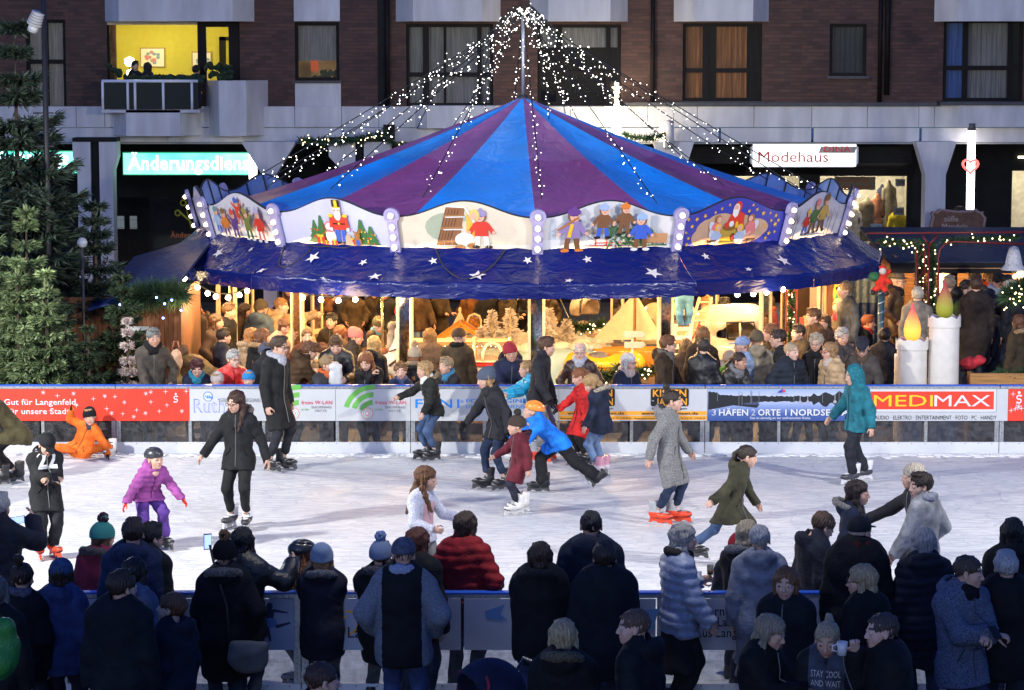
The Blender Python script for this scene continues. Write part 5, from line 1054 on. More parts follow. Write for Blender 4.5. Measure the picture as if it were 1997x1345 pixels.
for px, py, s in ((422, 495, 26), (488, 487, 14), (508, 528, 26), (422, 528, 12), (608, 505, 30), (623, 546, 13), (707, 516, 18), (730, 541, 26), (844, 512, 17), (929, 541, 32), (1029, 510, 17), (1110, 548, 16), (1146, 510, 18), (1276, 534, 32), (1377, 503, 17), (1465, 526, 15), (1530, 510, 30), (1660, 498, 16), (1590, 490, 12)):
 q = pix_on_skirt(px, py)
 if not q: continue
 a0, t0 = q; R = s / 2 / 122 * 1.15; rot = r.uniform(0, 6); pts = []
 for i in range(10): rr = (R if i % 2 == 0 else R * .42); u, v = rr * math.sin(rot + i * math.pi / 5), rr * math.cos(rot + i * math.pi / 5); p = skirt_pt(a0 + math.degrees(u / 6.1), min(.98, max(.02, t0 - v / .88))); pts.append(p + Vector((0, 0, .008)) + pol(a0, .006))
 stars = MB(); c = sum(pts, Vector()) / 10; stars.add(pts + [c + Vector((0, 0, .002))], [(i, (i + 1) % 10, 10) for i in range(10)], SM); stars.build('star', car)
# roof
for i in range(16):
 n = 8; K = 16; mb = MB(); vs = []
 for k in range(K + 1):
  u = k / K; rr = .09 + (5.62 - .09) * u; z = 5.17 - (5.17 - 3.22) * (u ** .97) + .10 * math.sin(math.pi * u) * -.8
  for j in range(n + 1):
   w = j / n; sag = math.sin(math.pi * w) * .07 * math.sin(math.pi * min(1, u * 1.2) * .8); vs.append(pol(E16[i] + 22.5 * w, rr * (1 - .018 * math.sin(math.pi * w)), z - sag))
 for k in range(K):
  m = (T_PU if i % 2 == 0 else T_BL) if k >= 7 else (T_PU2 if i % 2 == 0 else T_BL2)
  mb.add([vs[k * (n + 1) + j] for j in range(n + 1)] + [vs[(k + 1) * (n + 1) + j] for j in range(n + 1)], [(j, n + 1 + j, n + 2 + j, j + 1) for j in range(n)], m)
 o = mb.build('roof_panel', car, True)
mb = MB(); mb.tube([(0, 0, 5.0), (0, 0, 6.62)], .035, mat((.35, .36, .38), .4, 'steel_pole', metal=.7), 10); mb.tube([(0, 0, 5.1), (0, 0, 5.24)], .09, M_IRON, 10); mb.build('mast', car, True)
# ring of painted panels
Hh2 = .62; LILAC = mat((.30, .28, .50), .4, 'lilac_paint', var=.05)
PANP = []
def top(u): return .56 + .27 * (.5 + .5 * math.cos(2 * math.pi * u)) ** 1.15
PC = {'s': (.62, .62, .70), 'n': (.50, .52, .74), 'h': (.68, .60, .48), 't': (.66, .66, .68), 'a': (.05, .06, .40), 'm': (.50, .52, .66)}
PART = {12: 's', 13: 'n', 14: 'h', 15: 'h', 0: 't', 1: 'a', 2: 'm', 11: 's', 3: 'n'}
def pframe(i):
 a0, a1 = E16[i], E16[i] + 22.5; b0, b1 = pol(a0, 5.72, 2.88), pol(a1, 5.72, 2.88); c = (b0 + b1) / 2; ux = (b1 - b0).normalized(); am = (a0 + a1) / 2; out = pol(am, 1); uz = (Vector((0, 0, 1)) * .95 + out * .28).normalized(); return c, ux, uz, ux.cross(uz).normalized() * 1, (b1 - b0).length / 2
def shape(key):
 return None
for i in range(16):
 c, ux, uz, n, hw = pframe(i); k = {12: 's', 13: 'n', 14: 'h', 15: 'h', 0: 't', 1: 'a', 2: 'm'}
 key = {13: 's', 14: 'n', 15: 'h', 0: 't', 1: 'a', 2: 'm'}.get(i, 'n'); base = mat(PC[key], .35, 'painted_board', var=.06, scale=2.5)
 pts = [(-hw + 2 * hw * q / 24, top(q / 24 - .5)) for q in range(25)]; poly = [(-hw, 0), (hw, 0)] + pts[::-1]; m = len(poly); mb = MB()
 fr = [c + ux * x + uz * z + n * .015 for x, z in poly]; bk = [c + ux * x + uz * z - n * .015 for x, z in poly]
 mb.add(fr, [tuple(range(m))], base); mb.add(bk, [tuple(range(m - 1, -1, -1))], mat((.22, .34, .62), .5, 'panel_back', var=.1)); mb.add(fr + bk, [(q, q + m, (q + 1) % m + m, (q + 1) % m) for q in range(m)], M_IRON); p = mb.build('painted_panel', car); PANP.append(p)
 mb = MB()
 for x in (-hw * .5, 0, hw * .5): mb.obox(c + ux * x + uz * (top(x / (2 * hw)) / 2) - n * .03, (ux, uz, n), (.012, top(x / (2 * hw)) / 2, .012), M_IRON)
 for q in range(24): mb.tube([c + ux * pts[q][0] + uz * pts[q][1] - n * .02, c + ux * pts[q + 1][0] + uz * pts[q + 1][1] - n * .02], .014, M_IRON, 5)
 mb.build('rear_frame', p)
def artp(i):
 c, ux, uz, n, hw = pframe(i); return Art(c, ux, uz, n, lift=.018), hw
def P_(c): return mat(c, .45, 'paint', var=.04)
SKN, RD, BL, BRN, GR, YL, PK, VI, OR, WH, DK, TEAL_ = P_((.75, .42, .3)), P_((.65, .05, .03)), P_((.05, .12, .55)), P_((.2, .09, .04)), P_((.05, .16, .05)), P_((.8, .5, .03)), P_((.7, .2, .22)), P_((.14, .05, .25)), P_((.7, .2, .03)), P_((.75, .75, .75)), P_((.02, .015, .015)), P_((.06, .25, .3))
def kid(A, x, z, s, top_, leg, hat, boot=DK, arm=0, look=1, hair=BRN):
 A.line(x - .1 * s, z + .42 * s, x - .14 * s, z + .06 * s, .14 * s, leg); A.line(x + .1 * s, z + .42 * s, x + .15 * s, z + .06 * s, .14 * s, leg); A.ell(x - .17 * s, z + .04 * s, .11 * s, .05 * s, boot); A.ell(x + .19 * s, z + .04 * s, .11 * s, .05 * s, boot)
 A.poly([(x - .2 * s, z + .36 * s), (x + .2 * s, z + .36 * s), (x + .17 * s, z + .8 * s), (x - .17 * s, z + .8 * s)], top_)
 for q in (-1, 1): ay = (.95 if arm > 0 else .45) * s; A.line(x + q * .15 * s, z + .74 * s, x + q * (.34) * s, z + ay, .12 * s, top_); A.ell(x + q * .35 * s, z + ay + .02 * s, .05 * s, .05 * s, SKN)
 A.ell(x, z + .95 * s, .16 * s, .17 * s, hair); A.ell(x + .03 * s * look, z + .93 * s, .13 * s, .14 * s, SKN); A.ell(x, z + 1.04 * s, .17 * s, .11 * s, hat); A.ell(x, z + 1.15 * s, .05 * s, .05 * s, hat)
 for q in (-1, 1): A.ell(x + .03 * s * look + q * .05 * s, z + .95 * s, .014 * s, .02 * s, DK, 6)
 A.ell(x + .03 * s * look, z + .87 * s, .035 * s, .012 * s, RD, 8)
# children skating
A, hw = artp(13); r = random.Random(3); A.poly([(-hw + .02, .02), (hw - .1, .02), (hw - .1, .34), (-hw + .02, .38)], P_((.72, .73, .78)))
for q in range(90): A.ell(r.uniform(-hw + .05, hw - .2), r.uniform(.4, .62), .012, .01, P_((.38, .4, .52)), 6)
for x, z, s, a, b, c_, ar in ((-.78, .1, .42, P_((.3, .42, .68)), BL, TEAL_, 0), (-.52, .06, .44, OR, VI, BRN, 0), (-.2, .04, .46, VI, VI, RD, 1), (.05, .28, .44, RD, PK, BL, 1), (.28, .05, .5, P_((.2, .22, .05)), GR, P_((.3, .28, .08)), 1), (.68, .05, .52, RD, PK, P_((.45, .4, .6)), 0)): kid(A, x, z, s, a, b, c_, ar and WH or WH, ar)
A.build('painting', PANP[13])
# nutcracker, snowman and presents
A, hw = artp(14); A.poly([(-hw + .02, .012), (hw - .02, .012), (hw - .1, .05), (.4, .12), (-.3, .12), (-hw + .1, .05)], WH)
for x, h, w in ((-.42, .36, .16), (-.28, .44, .17), (.5, .4, .18), (.68, .3, .17)):
 for q in range(4): z0 = .08 + q * h * .23; ww = w * (1 - q * .22); A.poly([(x - ww, z0), (x + ww, z0), (x + ww * .3, z0 + h * .36), (x - ww * .3, z0 + h * .36)], GR)
 for q in range(9): A.ell(x + r.uniform(-.8, .8) * w * .6, .1 + r.random() * h * .6, .015, .015, YL if q % 2 else RD, 8)
A.ell(-.1, .2, .1, .13, WH); A.ell(-.11, .36, .07, .075, WH); A.arc(-.11, .37, .06, .09, 10, 170, PK); A.line(-.17, .3, -.04, .29, .04, PK); A.line(-.22, .14, -.23, .42, .015, BRN)
x = .1; A.rect(x - .09, .08, x - .02, .34, BL); A.rect(x + .02, .08, x + .09, .34, BL); A.rect(x - .09, .08, x - .02, .12, DK); A.rect(x + .02, .08, x + .09, .12, DK); A.poly([(x - .12, .32), (x + .12, .32), (x + .13, .56), (x - .13, .56)], RD); A.rect(x - .12, .41, x + .12, .435, DK); A.ell(x, .425, .02, .02, YL)
for q in (-1, 1): A.line(x + q * .14, .54, x + q * .16, .34, .06, RD); A.ell(x + q * .16, .33, .03, .03, WH); A.ell(x + q * .14, .56, .05, .03, YL)
A.ell(x, .63, .075, .09, SKN); A.ell(x, .57, .065, .09, WH); A.ell(x, .69, .08, .03, WH); A.rect(x - .075, .69, x + .075, .83, DK); A.rect(x - .078, .69, x + .078, .71, YL); A.rect(x - .03, .71, x + .03, .82, YL); A.ell(x - .03, .65, .01, .012, DK, 6); A.ell(x + .03, .65, .01, .012, DK, 6)
for x, z, w in ((-.3, .06, .08), (-.04, .04, .055), (.3, .07, .06), (-.2, .05, .04)): A.rect(x - w, z, x + w, z + w * 1.7, RD); A.rect(x - w * .2, z, x + w * .2, z + w * 1.7, YL); A.ell(x - w * .4, z + w * 1.9, w * .4, w * .3, YL); A.ell(x + w * .4, z + w * 1.9, w * .4, w * .3, YL)
A.poly([(.18, .06), (.36, .05), (.3, .2), (.26, .28), (.2, .22)], P_((.55, .4, .25))); A.ell(.43, .14, .07, .09, P_((.35, .15, .04))); A.ell(.43, .25, .055, .05, P_((.35, .15, .04))); A.ell(.38, .3, .02, .02, P_((.35, .15, .04))); A.ell(.48, .3, .02, .02, P_((.35, .15, .04))); A.ell(.43, .12, .04, .05, BL); A.ell(.12, .06, .035, .035, PK); A.build('painting', PANP[14])
# house in the snow
A, hw = artp(15); TN = P_((.60, .52, .38)); A.ell(-.25, .4, .4, .25, P_((.35, .40, .30))); A.ell(.3, .35, .5, .2, P_((.66, .58, .46))); A.rect(-hw + .1, .012, hw - .1, .12, P_((.72, .68, .6)))
WD = P_((.28, .12, .05)); A.poly([(-.48, .1), (-.12, .1), (.0, .72), (-.3, .74)], WD); A.poly([(0, .12), (.2, .12), (.18, .35), (.02, .66)], P_((.85, .45, .06)))
for q in range(5): A.line(-.46 + q * .045, .12, -.3 + q * .05, .7, .008, DK)
for z in (.14, .36, .56): A.poly([(-.5 + z * .25, z), (-.12 + z * .18, z + .02), (-.11 + z * .18, z + .06), (-.49 + z * .25, z + .04)], P_((.36, .17, .07)))
for z in (.33, .54): A.line(-.42 + z * .2, z + .03, -.1 + z * .18, z + .04, .018, WH)
A.line(-.32, .755, .02, .74, .03, WH); A.line(.0, .74, .19, .4, .03, WH); A.ell(-.02, .2, .16, .12, WH); A.ell(-.1, .07, .08, .05, P_((.45, .22, .06))); A.ell(.1, .1, .09, .05, P_((.38, .18, .06)))
kid(A, .25, .06, .56, RD, WH, P_((.3, .25, .45)), DK, 0, -1); A.ell(.15, .62, .08, .09, P_((.75, .55, .12))); A.ell(.14, .6, .055, .065, SKN)
for q in range(16): x = r.uniform(-hw + .15, hw - .1); A.line(x, .08, x + r.uniform(-.05, .05), .16 + r.random() * .1, .006, P_((.5, .48, .4)))
A.build('painting', PANP[15])
# sledge with tree
A, hw = artp(0)
for x in (-.9, -.7, -.5, -.1, .15, .45, .75): A.poly([(x - .06, .18), (x + .06, .18), (x + .05, top(x / (2 * hw)) - .03), (x - .05, top(x / (2 * hw)) - .03)], P_((.50, .55, .62)))
A.rect(-hw + .05, .012, hw - .05, .2, P_((.70, .70, .74)))
for sx, c_, w in ((-.05, RD, .4), (.7, GR, .4)):
 A.line(sx - w * .6, .09, sx + w * .7, .09, .025, c_); A.line(sx - w * .4, .14, sx + w * .7, .14, .02, c_)
 for q in range(3): A.line(sx - w * .35 + q * w * .45, .09, sx - w * .35 + q * w * .45, .22, .022, c_)
A.line(-.35, .33, .0, .33, .08, P_((.4, .33, .25))); r = random.Random(9)
for q in range(150): u = r.random(); x = -.05 + .8 * u; A.line(x, .27 + r.gauss(0, .09) * (.4 + 1.2 * (1 - u)), x + .13, .25 + r.gauss(0, .19) * (1.1 - u), .038, (GR, P_((.03, .1, .03)), P_((.1, .22, .08)), P_((.5, .55, .5)))[q % 4 if q % 8 else 3], .008)
A.line(.55, .25, .95, .24, .16, P_((.5, .26, .12))); kid(A, -.6, .03, .64, P_((.28, .2, .42)), BRN, VI, OR, 0); A.line(-.85, .4, -.5, .62, .035, P_((.4, .15, .05))); A.poly([(-.52, .62), (-.42, .66), (-.38, .54), (-.5, .58)], P_((.5, .5, .55))); A.line(-.62, .5, -.66, .28, .06, YL)
kid(A, -.12, .25, .5, BRN, BL, P_((.35, .45, .7)), DK, 0); kid(A, .22, .3, .47, BRN, BRN, OR, DK, 0); kid(A, .5, .05, .54, BL, BRN, P_((.3, .45, .7)), WH, 0, -1); A.line(-.42, .34, -.2, .2, .008, DK); A.build('painting', PANP[0])
# angels, bearded man with sack on a cloud
A, hw = artp(1); CL = P_((.55, .36, .24))
for x, z, a, b in ((-.45, .3, .3, .2), (.0, .22, .7, .2), (.45, .3, .32, .17), (-.25, .42, .3, .16), (-.6, .18, .22, .16), (.1, .35, .4, .2)): A.ell(x, z, a, b, CL, 20)
r = random.Random(12)
for x, z in ((-.95, .5), (-.85, .38), (-.95, .28), (-.88, .18), (-.78, .5), (-.62, .55), (-.42, .6), (-.3, .66), (-.15, .72), (.35, .7), (.45, .62), (.6, .55), (.75, .55), (.88, .5), (.9, .35), (.8, .42), (.92, .22), (.8, .2), (.75, .12), (.68, .34), (.28, .6), (-.9, .08), (.95, .42)): A.star(x, z, r.uniform(.03, .05), YL, rot=r.random())
A.poly([(-.18, .3), (.22, .3), (.2, .56), (.1, .6), (-.08, .58)], RD); A.line(.15, .56, .12, .3, .1, RD); A.ell(.03, .68, .08, .1, RD); A.ell(.0, .66, .065, .08, WH); A.ell(-.01, .665, .05, .055, SKN); A.poly([(-.07, .64), (.06, .64), (.05, .54), (0, .5), (-.06, .55)], WH)
A.ell(-.1, .2, .2, .17, P_((.5, .32, .05))); A.ell(-.08, .34, .14, .06, P_((.25, .12, .03))); A.ell(-.14, .38, .05, .05, RD); A.ell(-.05, .4, .05, .05, WH); A.ell(.02, .17, .05, .07, DK); A.ell(.02, .17, .03, .05, RD); A.ell(.06, .38, .03, .06, YL)
for x, z, c_, f in ((-.36, .24, PK, 1), (-.34, .1, P_((.42, .5, .68)), 1), (.16, .08, P_((.42, .5, .68)), -1), (.36, .24, PK, -1)): A.ell(x - f * .09, z + .13, .06, .09, P_((.62, .64, .7)), rot=f * .4); A.ell(x, z + .08, .1, .13, c_); A.line(x, z + .14, x + f * .12, z + .1, .05, c_); A.ell(x + f * .02, z + .25, .065, .07, P_((.35, .16, .05)) if z > .2 else YL); A.ell(x + f * .035, z + .24, .045, .05, SKN); A.line(x + .02, z + .02, x + f * .1, z - .06, .04, SKN)
for x in (-.42, .4): A.line(x - .08, .04, x - .06, .12, .02, BRN); A.line(x + .08, .04, x + .06, .12, .02, BRN); A.line(x - .1, .13, x + .1, .13, .03, BRN)
A.build('painting', PANP[1])
# carol singers between bare trees
A, hw = artp(2); A.rect(-hw + .03, .012, hw - .03, .3, P_((.6, .62, .7)))
for x in (-.85, -.8, -.7, .5, .62, .8): A.line(x - .02, .05, x + .03, .55, .022, BRN, .008); A.line(x, .3, x + .12, .45, .01, BRN, .004); A.line(x, .36, x - .1, .5, .01, BRN, .004)
kid(A, -.35, .1, .4, RD, BL, YL); kid(A, -.1, .12, .52, GR, BRN, PK); kid(A, .2, .14, .58, P_((.5, .33, .08)), BRN, BRN); A.build('painting', PANP[2])
# light strips on the joints, 4 bulbs each
BW = emit((1, .80, .55), 9, False, 'bulb_glow'); bm = MB(); bm.sphere((0, 0, 0), .036, BW, 10, 7); BULB = bm.data('bulb', True)
for i in range(16):
 a = E16[i]; out = pol(a, 1); ux = Vector((math.cos(R_(a)), math.sin(R_(a)), 0)); uz = (Vector((0, 0, 1)) * .95 + out * .28).normalized(); n = ux.cross(uz); b = pol(a, 5.76, 2.86); mb = MB()
 pl = [(-.085, 0), (.085, 0), (.085, .52), (.125, .56), (.13, .64), (.1, .7), (.05, .73), (0, .74), (-.05, .73), (-.1, .7), (-.13, .64), (-.125, .56), (-.085, .52)]; m = len(pl)
 f1 = [b + ux * x + uz * z + n * .05 for x, z in pl]; f0 = [b + ux * x + uz * z + n * .0 for x, z in pl]; mb.add(f1 + f0, [tuple(range(m)), tuple(range(2 * m - 1, m - 1, -1))] + [(q, q + m, (q + 1) % m + m, (q + 1) % m) for q in range(m)], LILAC); s = mb.build('light_strip', car)
 for z in (.09, .26, .43, .62):
  mb = MB(); c = b + uz * z + n * .055; mb.tube([c - n * .004, c + n * .012], .06, mat((.6, .58, .7), .3, 'bulb_cup'), 12); mb.build('bulb_cup', s, True); link('bulb', BULB, s, Matrix.Translation(b + uz * z + n * .085))
 if i in (0, 1, 2, 12, 13, 14, 15, 3): point(Vector((CX, CY, 0)) + b + uz * .35 + n * .5, 2.6, (1, .66, .34), .2)
# poles with mirror strips
for i in range(16):
 a = E16[i]; ux = Vector((math.cos(R_(a)), math.sin(R_(a)), 0)); ou = pol(a, 1); c = pol(a, 5.45, 1.6); mb = MB(); w = .115
 for q in (-1, 1): mb.obox(c + ux * q * w, (ux, ou, (0, 0, 1)), (.022, .03, 1.36), M_CREAM)
 mb.obox(c - Vector((0, 0, 1.0)), (ux, ou, (0, 0, 1)), (w, .02, .05), M_CREAM); p = mb.build('post', car); mb = MB(); mb.obox(c, (ux, ou, (0, 0, 1)), (w - .024, .012, 1.34), M_MIRROR); mb.build('mirror_strip', p)
# inner tilt ceiling so the lamps light the inside
mb = MB(); mb.lathe([(5.7, 2.95), (.3, 3.6)], mat((.45, .33, .2), .8, 'inner_cloth'), 32); mb.lathe([(.28, 3.6), (.28, 3.0), (.2, 2.9)], M_CREAM, 16); mb.build('inner_ceiling', car, True)
mb = MB(); mb.tube([skirt_pt(a, .06) + pol(a, .01) for a in range(-37, -28, 2)], .012, M_IRON, 5); q = [skirt_pt(-42 + u * 6, .1 + .55 * math.sin(math.pi * u / 1)) + pol(-38, .02) for u in [k / 10 for k in range(11)]]; mb.tube(q, .012, M_IRON, 6); mb.tube([skirt_pt(-14 + u * 11, .05 + .75 * math.sin(math.pi * u)) + pol(-8, .02) for u in [k / 12 for k in range(13)]], .012, M_IRON, 6); mb.build('loose_cable', car, True)
for k in range(7): a = 15 + k * 360 / 7; p = Vector((CX, CY, 0)) + pol(a, 4.4, 2.62); point(p, 400, (1, .62, .26), .12, 'carousel_lamp')
for a in (-66, -42, -18, 8, 32, 58): point(Vector((CX, CY, 0)) + pol(a, 5.9, 2.36), 135, (1, .62, .27), .1, 'skirt_fill')  # extra warm lights without bulbs, added under the front hem to brighten the crowd
lm = MB(); lm.sphere((0, 0, 0), .07, emit((1, .72, .4), 18, False), 8, 6); LB = lm.data('ceiling_bulb', True)
for k in range(7): link('ceiling_bulb', LB, car, Matrix.Translation(pol(15 + k * 360 / 7, 3.9, 2.74)))
# hub display with white firs
hub = empty('snow_display', (CX, CY, .2)); mb = MB(); mb.lathe([(0, .62), (1.5, .6), (1.62, .52), (1.62, 0)], mat((.32, .48, .52), .6, 'pale_blue_board', var=.2, scale=2), 28); mb.build('drum', hub, True); mb = MB(); r = random.Random(2)
for k in range(40): a, q = r.uniform(0, 6.28), r.uniform(0, 1.5); mb.sphere((q * math.cos(a), q * math.sin(a), .62), (r.uniform(.1, .3), r.uniform(.1, .3), r.uniform(.03, .12)), mat((.7, .68, .64), .9, 'cotton_snow', var=.1), 8, 5)
mb.build('cotton_snow', hub, True); tag(hub, 'pale blue drum heaped with cotton snow at the middle of the carousel', 'display')
def whitefir(px, py, h, Y, w, label):
 p = D(px, py, Y); o = empty('white_fir', (p.x, p.y, p.z - h)); r = random.Random(int(px)); mb = MB(); ms = [mat((.70, .62, .55), .9, 'flocked_white', var=.1), mat((.6, .55, .5), .9, 'flocked_white', var=.1)]
 for k in range(int(700)):
  u = r.random() ** .8; z = h * (1 - u); lay = .75 + .25 * math.sin(z / h * 34); rad = w * u * lay; a = r.uniform(0, 6.28); q = r.random() ** .4 * rad; c = Vector((q * math.cos(a), q * math.sin(a), z - .12 * q)); d = Vector((math.cos(a), math.sin(a), r.uniform(-.5, .5))).normalized(); s = d.orthogonal().normalized(); L = r.uniform(.04, .09); mb.add([c - s * .02, c + s * .02, c + d * L + s * .012, c + d * L - s * .012], [(0, 1, 2, 3)], ms[k % 2])
 mb.build('branches', o); t = MB(); t.tube([(0, 0, -.3), (0, 0, h * .9)], .03, M_CREAM, 6); t.build('trunk', o); tag(o, label, 'artificial tree', 'white artificial firs on the carousel')
whitefir(960, 603, .95, CY - .8, .42, 'white flocked fir on the carousel, second from the left behind the pale canopy'); whitefir(995, 600, 1.0, CY - .9, .45, 'white flocked fir on the carousel just left of the middle mirror post'); whitefir(1060, 600, 1.05, CY - .6, .5, 'white flocked fir on the carousel right of the middle mirror post'); whitefir(1105, 622, .7, CY - .3, .38, 'small white flocked fir nearest the pram'); whitefir(940, 637, .5, CY - .9, .35, 'lowest white flocked fir beside the standing mirror'); whitefir(1072, 602, .9, CY + .3, .35, 'slim white flocked fir behind the other firs')
# strings of lights from the mast to the ring
M_WIRE = mat((.01, .012, .012), .6, 'wire'); CW = emit((1, .95, .86), 6, False, 'led_glow'); lb = MB(); lb.sphere((0, 0, 0), .0068, CW, 6, 4); LED = lb.data('bulb', True); r = random.Random(77)
CWS = emit((1, .95, .86), 11, False, 'led_glow'); lb = MB(); lb.sphere((0, 0, 0), .0105, CWS, 6, 4); LED2 = lb.data('bulb', True)
hub0 = Vector((CX, CY, 6.6))
GL = 'strings of white lights from the mast to the roof edge'
DIRN = ['front middle down to the post', 'front right of the middle', 'right, down to the bearded man panel', 'right, above the singers panel', 'far right, to the rear panels', 'rear right, in front of the star lamp', 'rear right, above the roof edge', 'rear, steeply down behind the mast', 'rear left of the mast', 'rear left, across the bay window', 'far left, lowest over the garland', 'left, to the skating children panel', 'left, over the blue roof stripe', 'front left, to the nutcracker panel', 'front left, over the purple stripe', 'front, left of the middle']
for i in range(16):
 a = E16[i] + r.uniform(-2, 2); e = Vector((CX, CY, 0)) + pol(a, r.uniform(4.6, 5.7), 0); rr = (e - Vector((CX, CY, 0))).length; e.z = 5.17 - 1.95 * (rr / 5.62) + .22; s = hub0 + pol(a, .16) + Vector((0, 0, r.uniform(-.06, .06))); sag = r.uniform(.02, .16) if i not in (0, 15, 1) else .0
 P = [s.lerp(e, u) + Vector((0, 0, -sag * 4 * u * (1 - u) + .18 * max(0, .12 - u) / .12)) for u in [k / 20 for k in range(21)]]; mb = MB(); mb.tube(P, .009, M_WIRE, 5); o = mb.build('light_string', None, True); tag(o, 'string of white lights from the mast, ' + DIRN[i], 'light string', GL); n = r.randint(50, 62)
 for k in range(n):
  u = (k + r.random()) / n; u = u * .97; f = u * 20; j = int(f); p = P[j].lerp(P[min(20, j + 1)], f - j) + Vector((r.gauss(0, .03), r.gauss(0, .03), r.gauss(-.02, .035))) * (1.7 if u < .3 else 1); link('bulb', LED2 if r.random() < .25 else LED, o, Matrix.Translation(p))
for a, q, t in ((-95, 1.9, 'short string of lights falling steeply left of the mast'), (-40, 1.5, 'short string of lights in front and left of the mast'), (20, 1.3, 'short string of lights in front and right of the mast'), (75, 1.8, 'short string of lights falling steeply right of the mast'), (150, 1.6, 'short string of lights behind and right of the mast'), (-150, 1.4, 'short string of lights behind and left of the mast')):
 e = Vector((CX, CY, 5.17 - 1.95 * q / 5.62 + .12)) + pol(a, q); s = hub0 + pol(a, .2); P = [s.lerp(e, u) + pol(a, .25 * math.sin(math.pi * u)) for u in [k / 10 for k in range(11)]]; mb = MB(); mb.tube(P, .009, M_WIRE, 5); o = mb.build('light_string', None, True); tag(o, t, 'light string', GL)
 for k in range(34): f = (k + r.random()) / 34 * 9.9; j = int(f); link('bulb', LED2 if k % 4 == 0 else LED, o, Matrix.Translation(P[j].lerp(P[j + 1], f - j) + Vector((r.gauss(0, .03), r.gauss(0, .03), r.gauss(0, .03)))))
o = empty('light_cluster', tuple(hub0)); tag(o, 'tangle of white lights at the top of the carousel mast', 'light string')
for k in range(60): a = r.uniform(0, 6.28); q = r.uniform(.05, .42); link('bulb', LED2 if k % 3 else LED, o, Matrix.Translation((q * math.cos(a), q * math.sin(a), .1 - q * q * .9 + r.gauss(0, .04))))
mb = MB()
for k in range(10): a = k * .63; mb.tube([(0, 0, .02), (.2 * math.cos(a), .2 * math.sin(a), .1), (.42 * math.cos(a), .42 * math.sin(a), -.06)], .012, M_WIRE, 5)
mb.build('wires', o, True); point(hub0 + Vector((0, -.3, -.25)), 8, (.9, .95, 1), .3)
# warm festoon bulbs under the skirt
FBM = emit((1, .74, .42), 45, False, 'bulb_glow'); lb = MB(); lb.sphere((0, 0, 0), .042, FBM, 10, 7); FEST = lb.data('bulb', True)
for lab, Yf, L in (('festoon of warm bulbs under the left edge of the blue skirt', 42.6, ((360, 543), (385, 560), (405, 572), (421, 578), (445, 580), (467, 575), (482, 567))), ('row of warm bulbs under the skirt above the pink hat', 40.2, ((590, 580), (626, 584), (660, 586), (693, 584))), ('row of warm bulbs under the right of the skirt above the caravan', 41.0, ((1438, 574), (1469, 573), (1495, 570), (1527, 564), (1600, 551)))):
 P = [D(x, y, Yf + (1.6 * (i > 3) if Yf == 41 else 0)) for i, (x, y) in enumerate(L)]; mb = MB(); mb.tube([p + Vector((0, 0, .06)) for p in P], .01, M_WIRE, 5); o = mb.build('festoon', None, True); tag(o, lab, 'light string', 'warm festoons under the carousel skirt')
 for p in P: link('bulb', FEST, o, Matrix.Translation(p))
 point(P[len(P) // 2] + Vector((0, -.25, -.05)), 60, (1, .66, .32), .25)
# ================================================================ rides on the carousel
def fldmesh(name, F, m, parent, M=None):
 V, Q = F.mesh(); return link(name, mesh_np(name, V, Q, m), parent, M)
def cpaint(c, v=.06): return mat(c, .22, 'glossy_paint', sp=.5, var=v, coat=.4)
CRM = cpaint((.70, .60, .40)); ORP = cpaint((.72, .27, .03)); YLP = cpaint((.78, .42, .02)); RDP = cpaint((.5, .03, .02)); GYB = cpaint((.12, .14, .20)); WSH = mat((.66, .52, .36), .8, 'sailcloth', var=.1)
def wheel(o, c, r=.2, w=.1):
 mb = MB(); c = Vector(c); mb.tube([c + Vector((0, -w / 2, 0)), c + Vector((0, w / 2, 0))], r, mat((.012, .012, .012), .7, 'tyre'), 18); k = mb.build('wheel', o, True); mb = MB(); mb.tube([c + Vector((0, -w / 2 - .006, 0)), c + Vector((0, w / 2 + .006, 0))], r * .5, mat((.5, .5, .5), .3, 'hubcap', metal=.8), 14); mb.build('rim', k, True)
# white horse
q = D(748, 705, 41.6); o = empty('carousel_horse', (q.x, q.y, .2), R_(0)); F = Fld((-.7, -.3, .2), (.75, .3, 1.55), .022)
F.cone((-.32, 0, .72), (.2, 0, .75), .2, .21, .08); F.cone((.2, 0, .8), (.30, 0, 1.18), .17, .11, .08); F.cone((.27, 0, 1.25), (.48, 0, 1.08), .1, .065, .05); F.ell((.5, 0, 1.06), (.07, .06, .055), .03)
for s in (-1, 1):
 F.cone((.25, s * .05, 1.33), (.24, s * .07, 1.44), .035, .012, .02); F.cone((.2, s * .1, .62), (.34, s * .1, .38), .075, .05, .04); F.cone((.34, s * .1, .38), (.22, s * .1, .24), .045, .035, .02); F.cone((-.36, s * .1, .66), (-.34, s * .1, .42), .095, .055, .04); F.cone((-.34, s * .1, .42), (-.46, s * .1, .24), .05, .035, .02)
fldmesh('horse_body', F, mat((.66, .58, .46), .3, 'painted_horse', var=.1), o); F = Fld((-.8, -.2, .3), (.5, .2, 1.6), .022); F.cone((.14, 0, 1.36), (.1, 0, .95), .06, .05, .04); F.cone((.26, 0, 1.4), (.36, 0, 1.28), .05, .03, .04); F.cone((-.5, 0, .8), (-.66, 0, .45), .06, .04, .04); F.ripple(.014, 40, 3); fldmesh('mane', F, mat((.34, .28, .2), .7, 'grey_mane', var=.3), o)
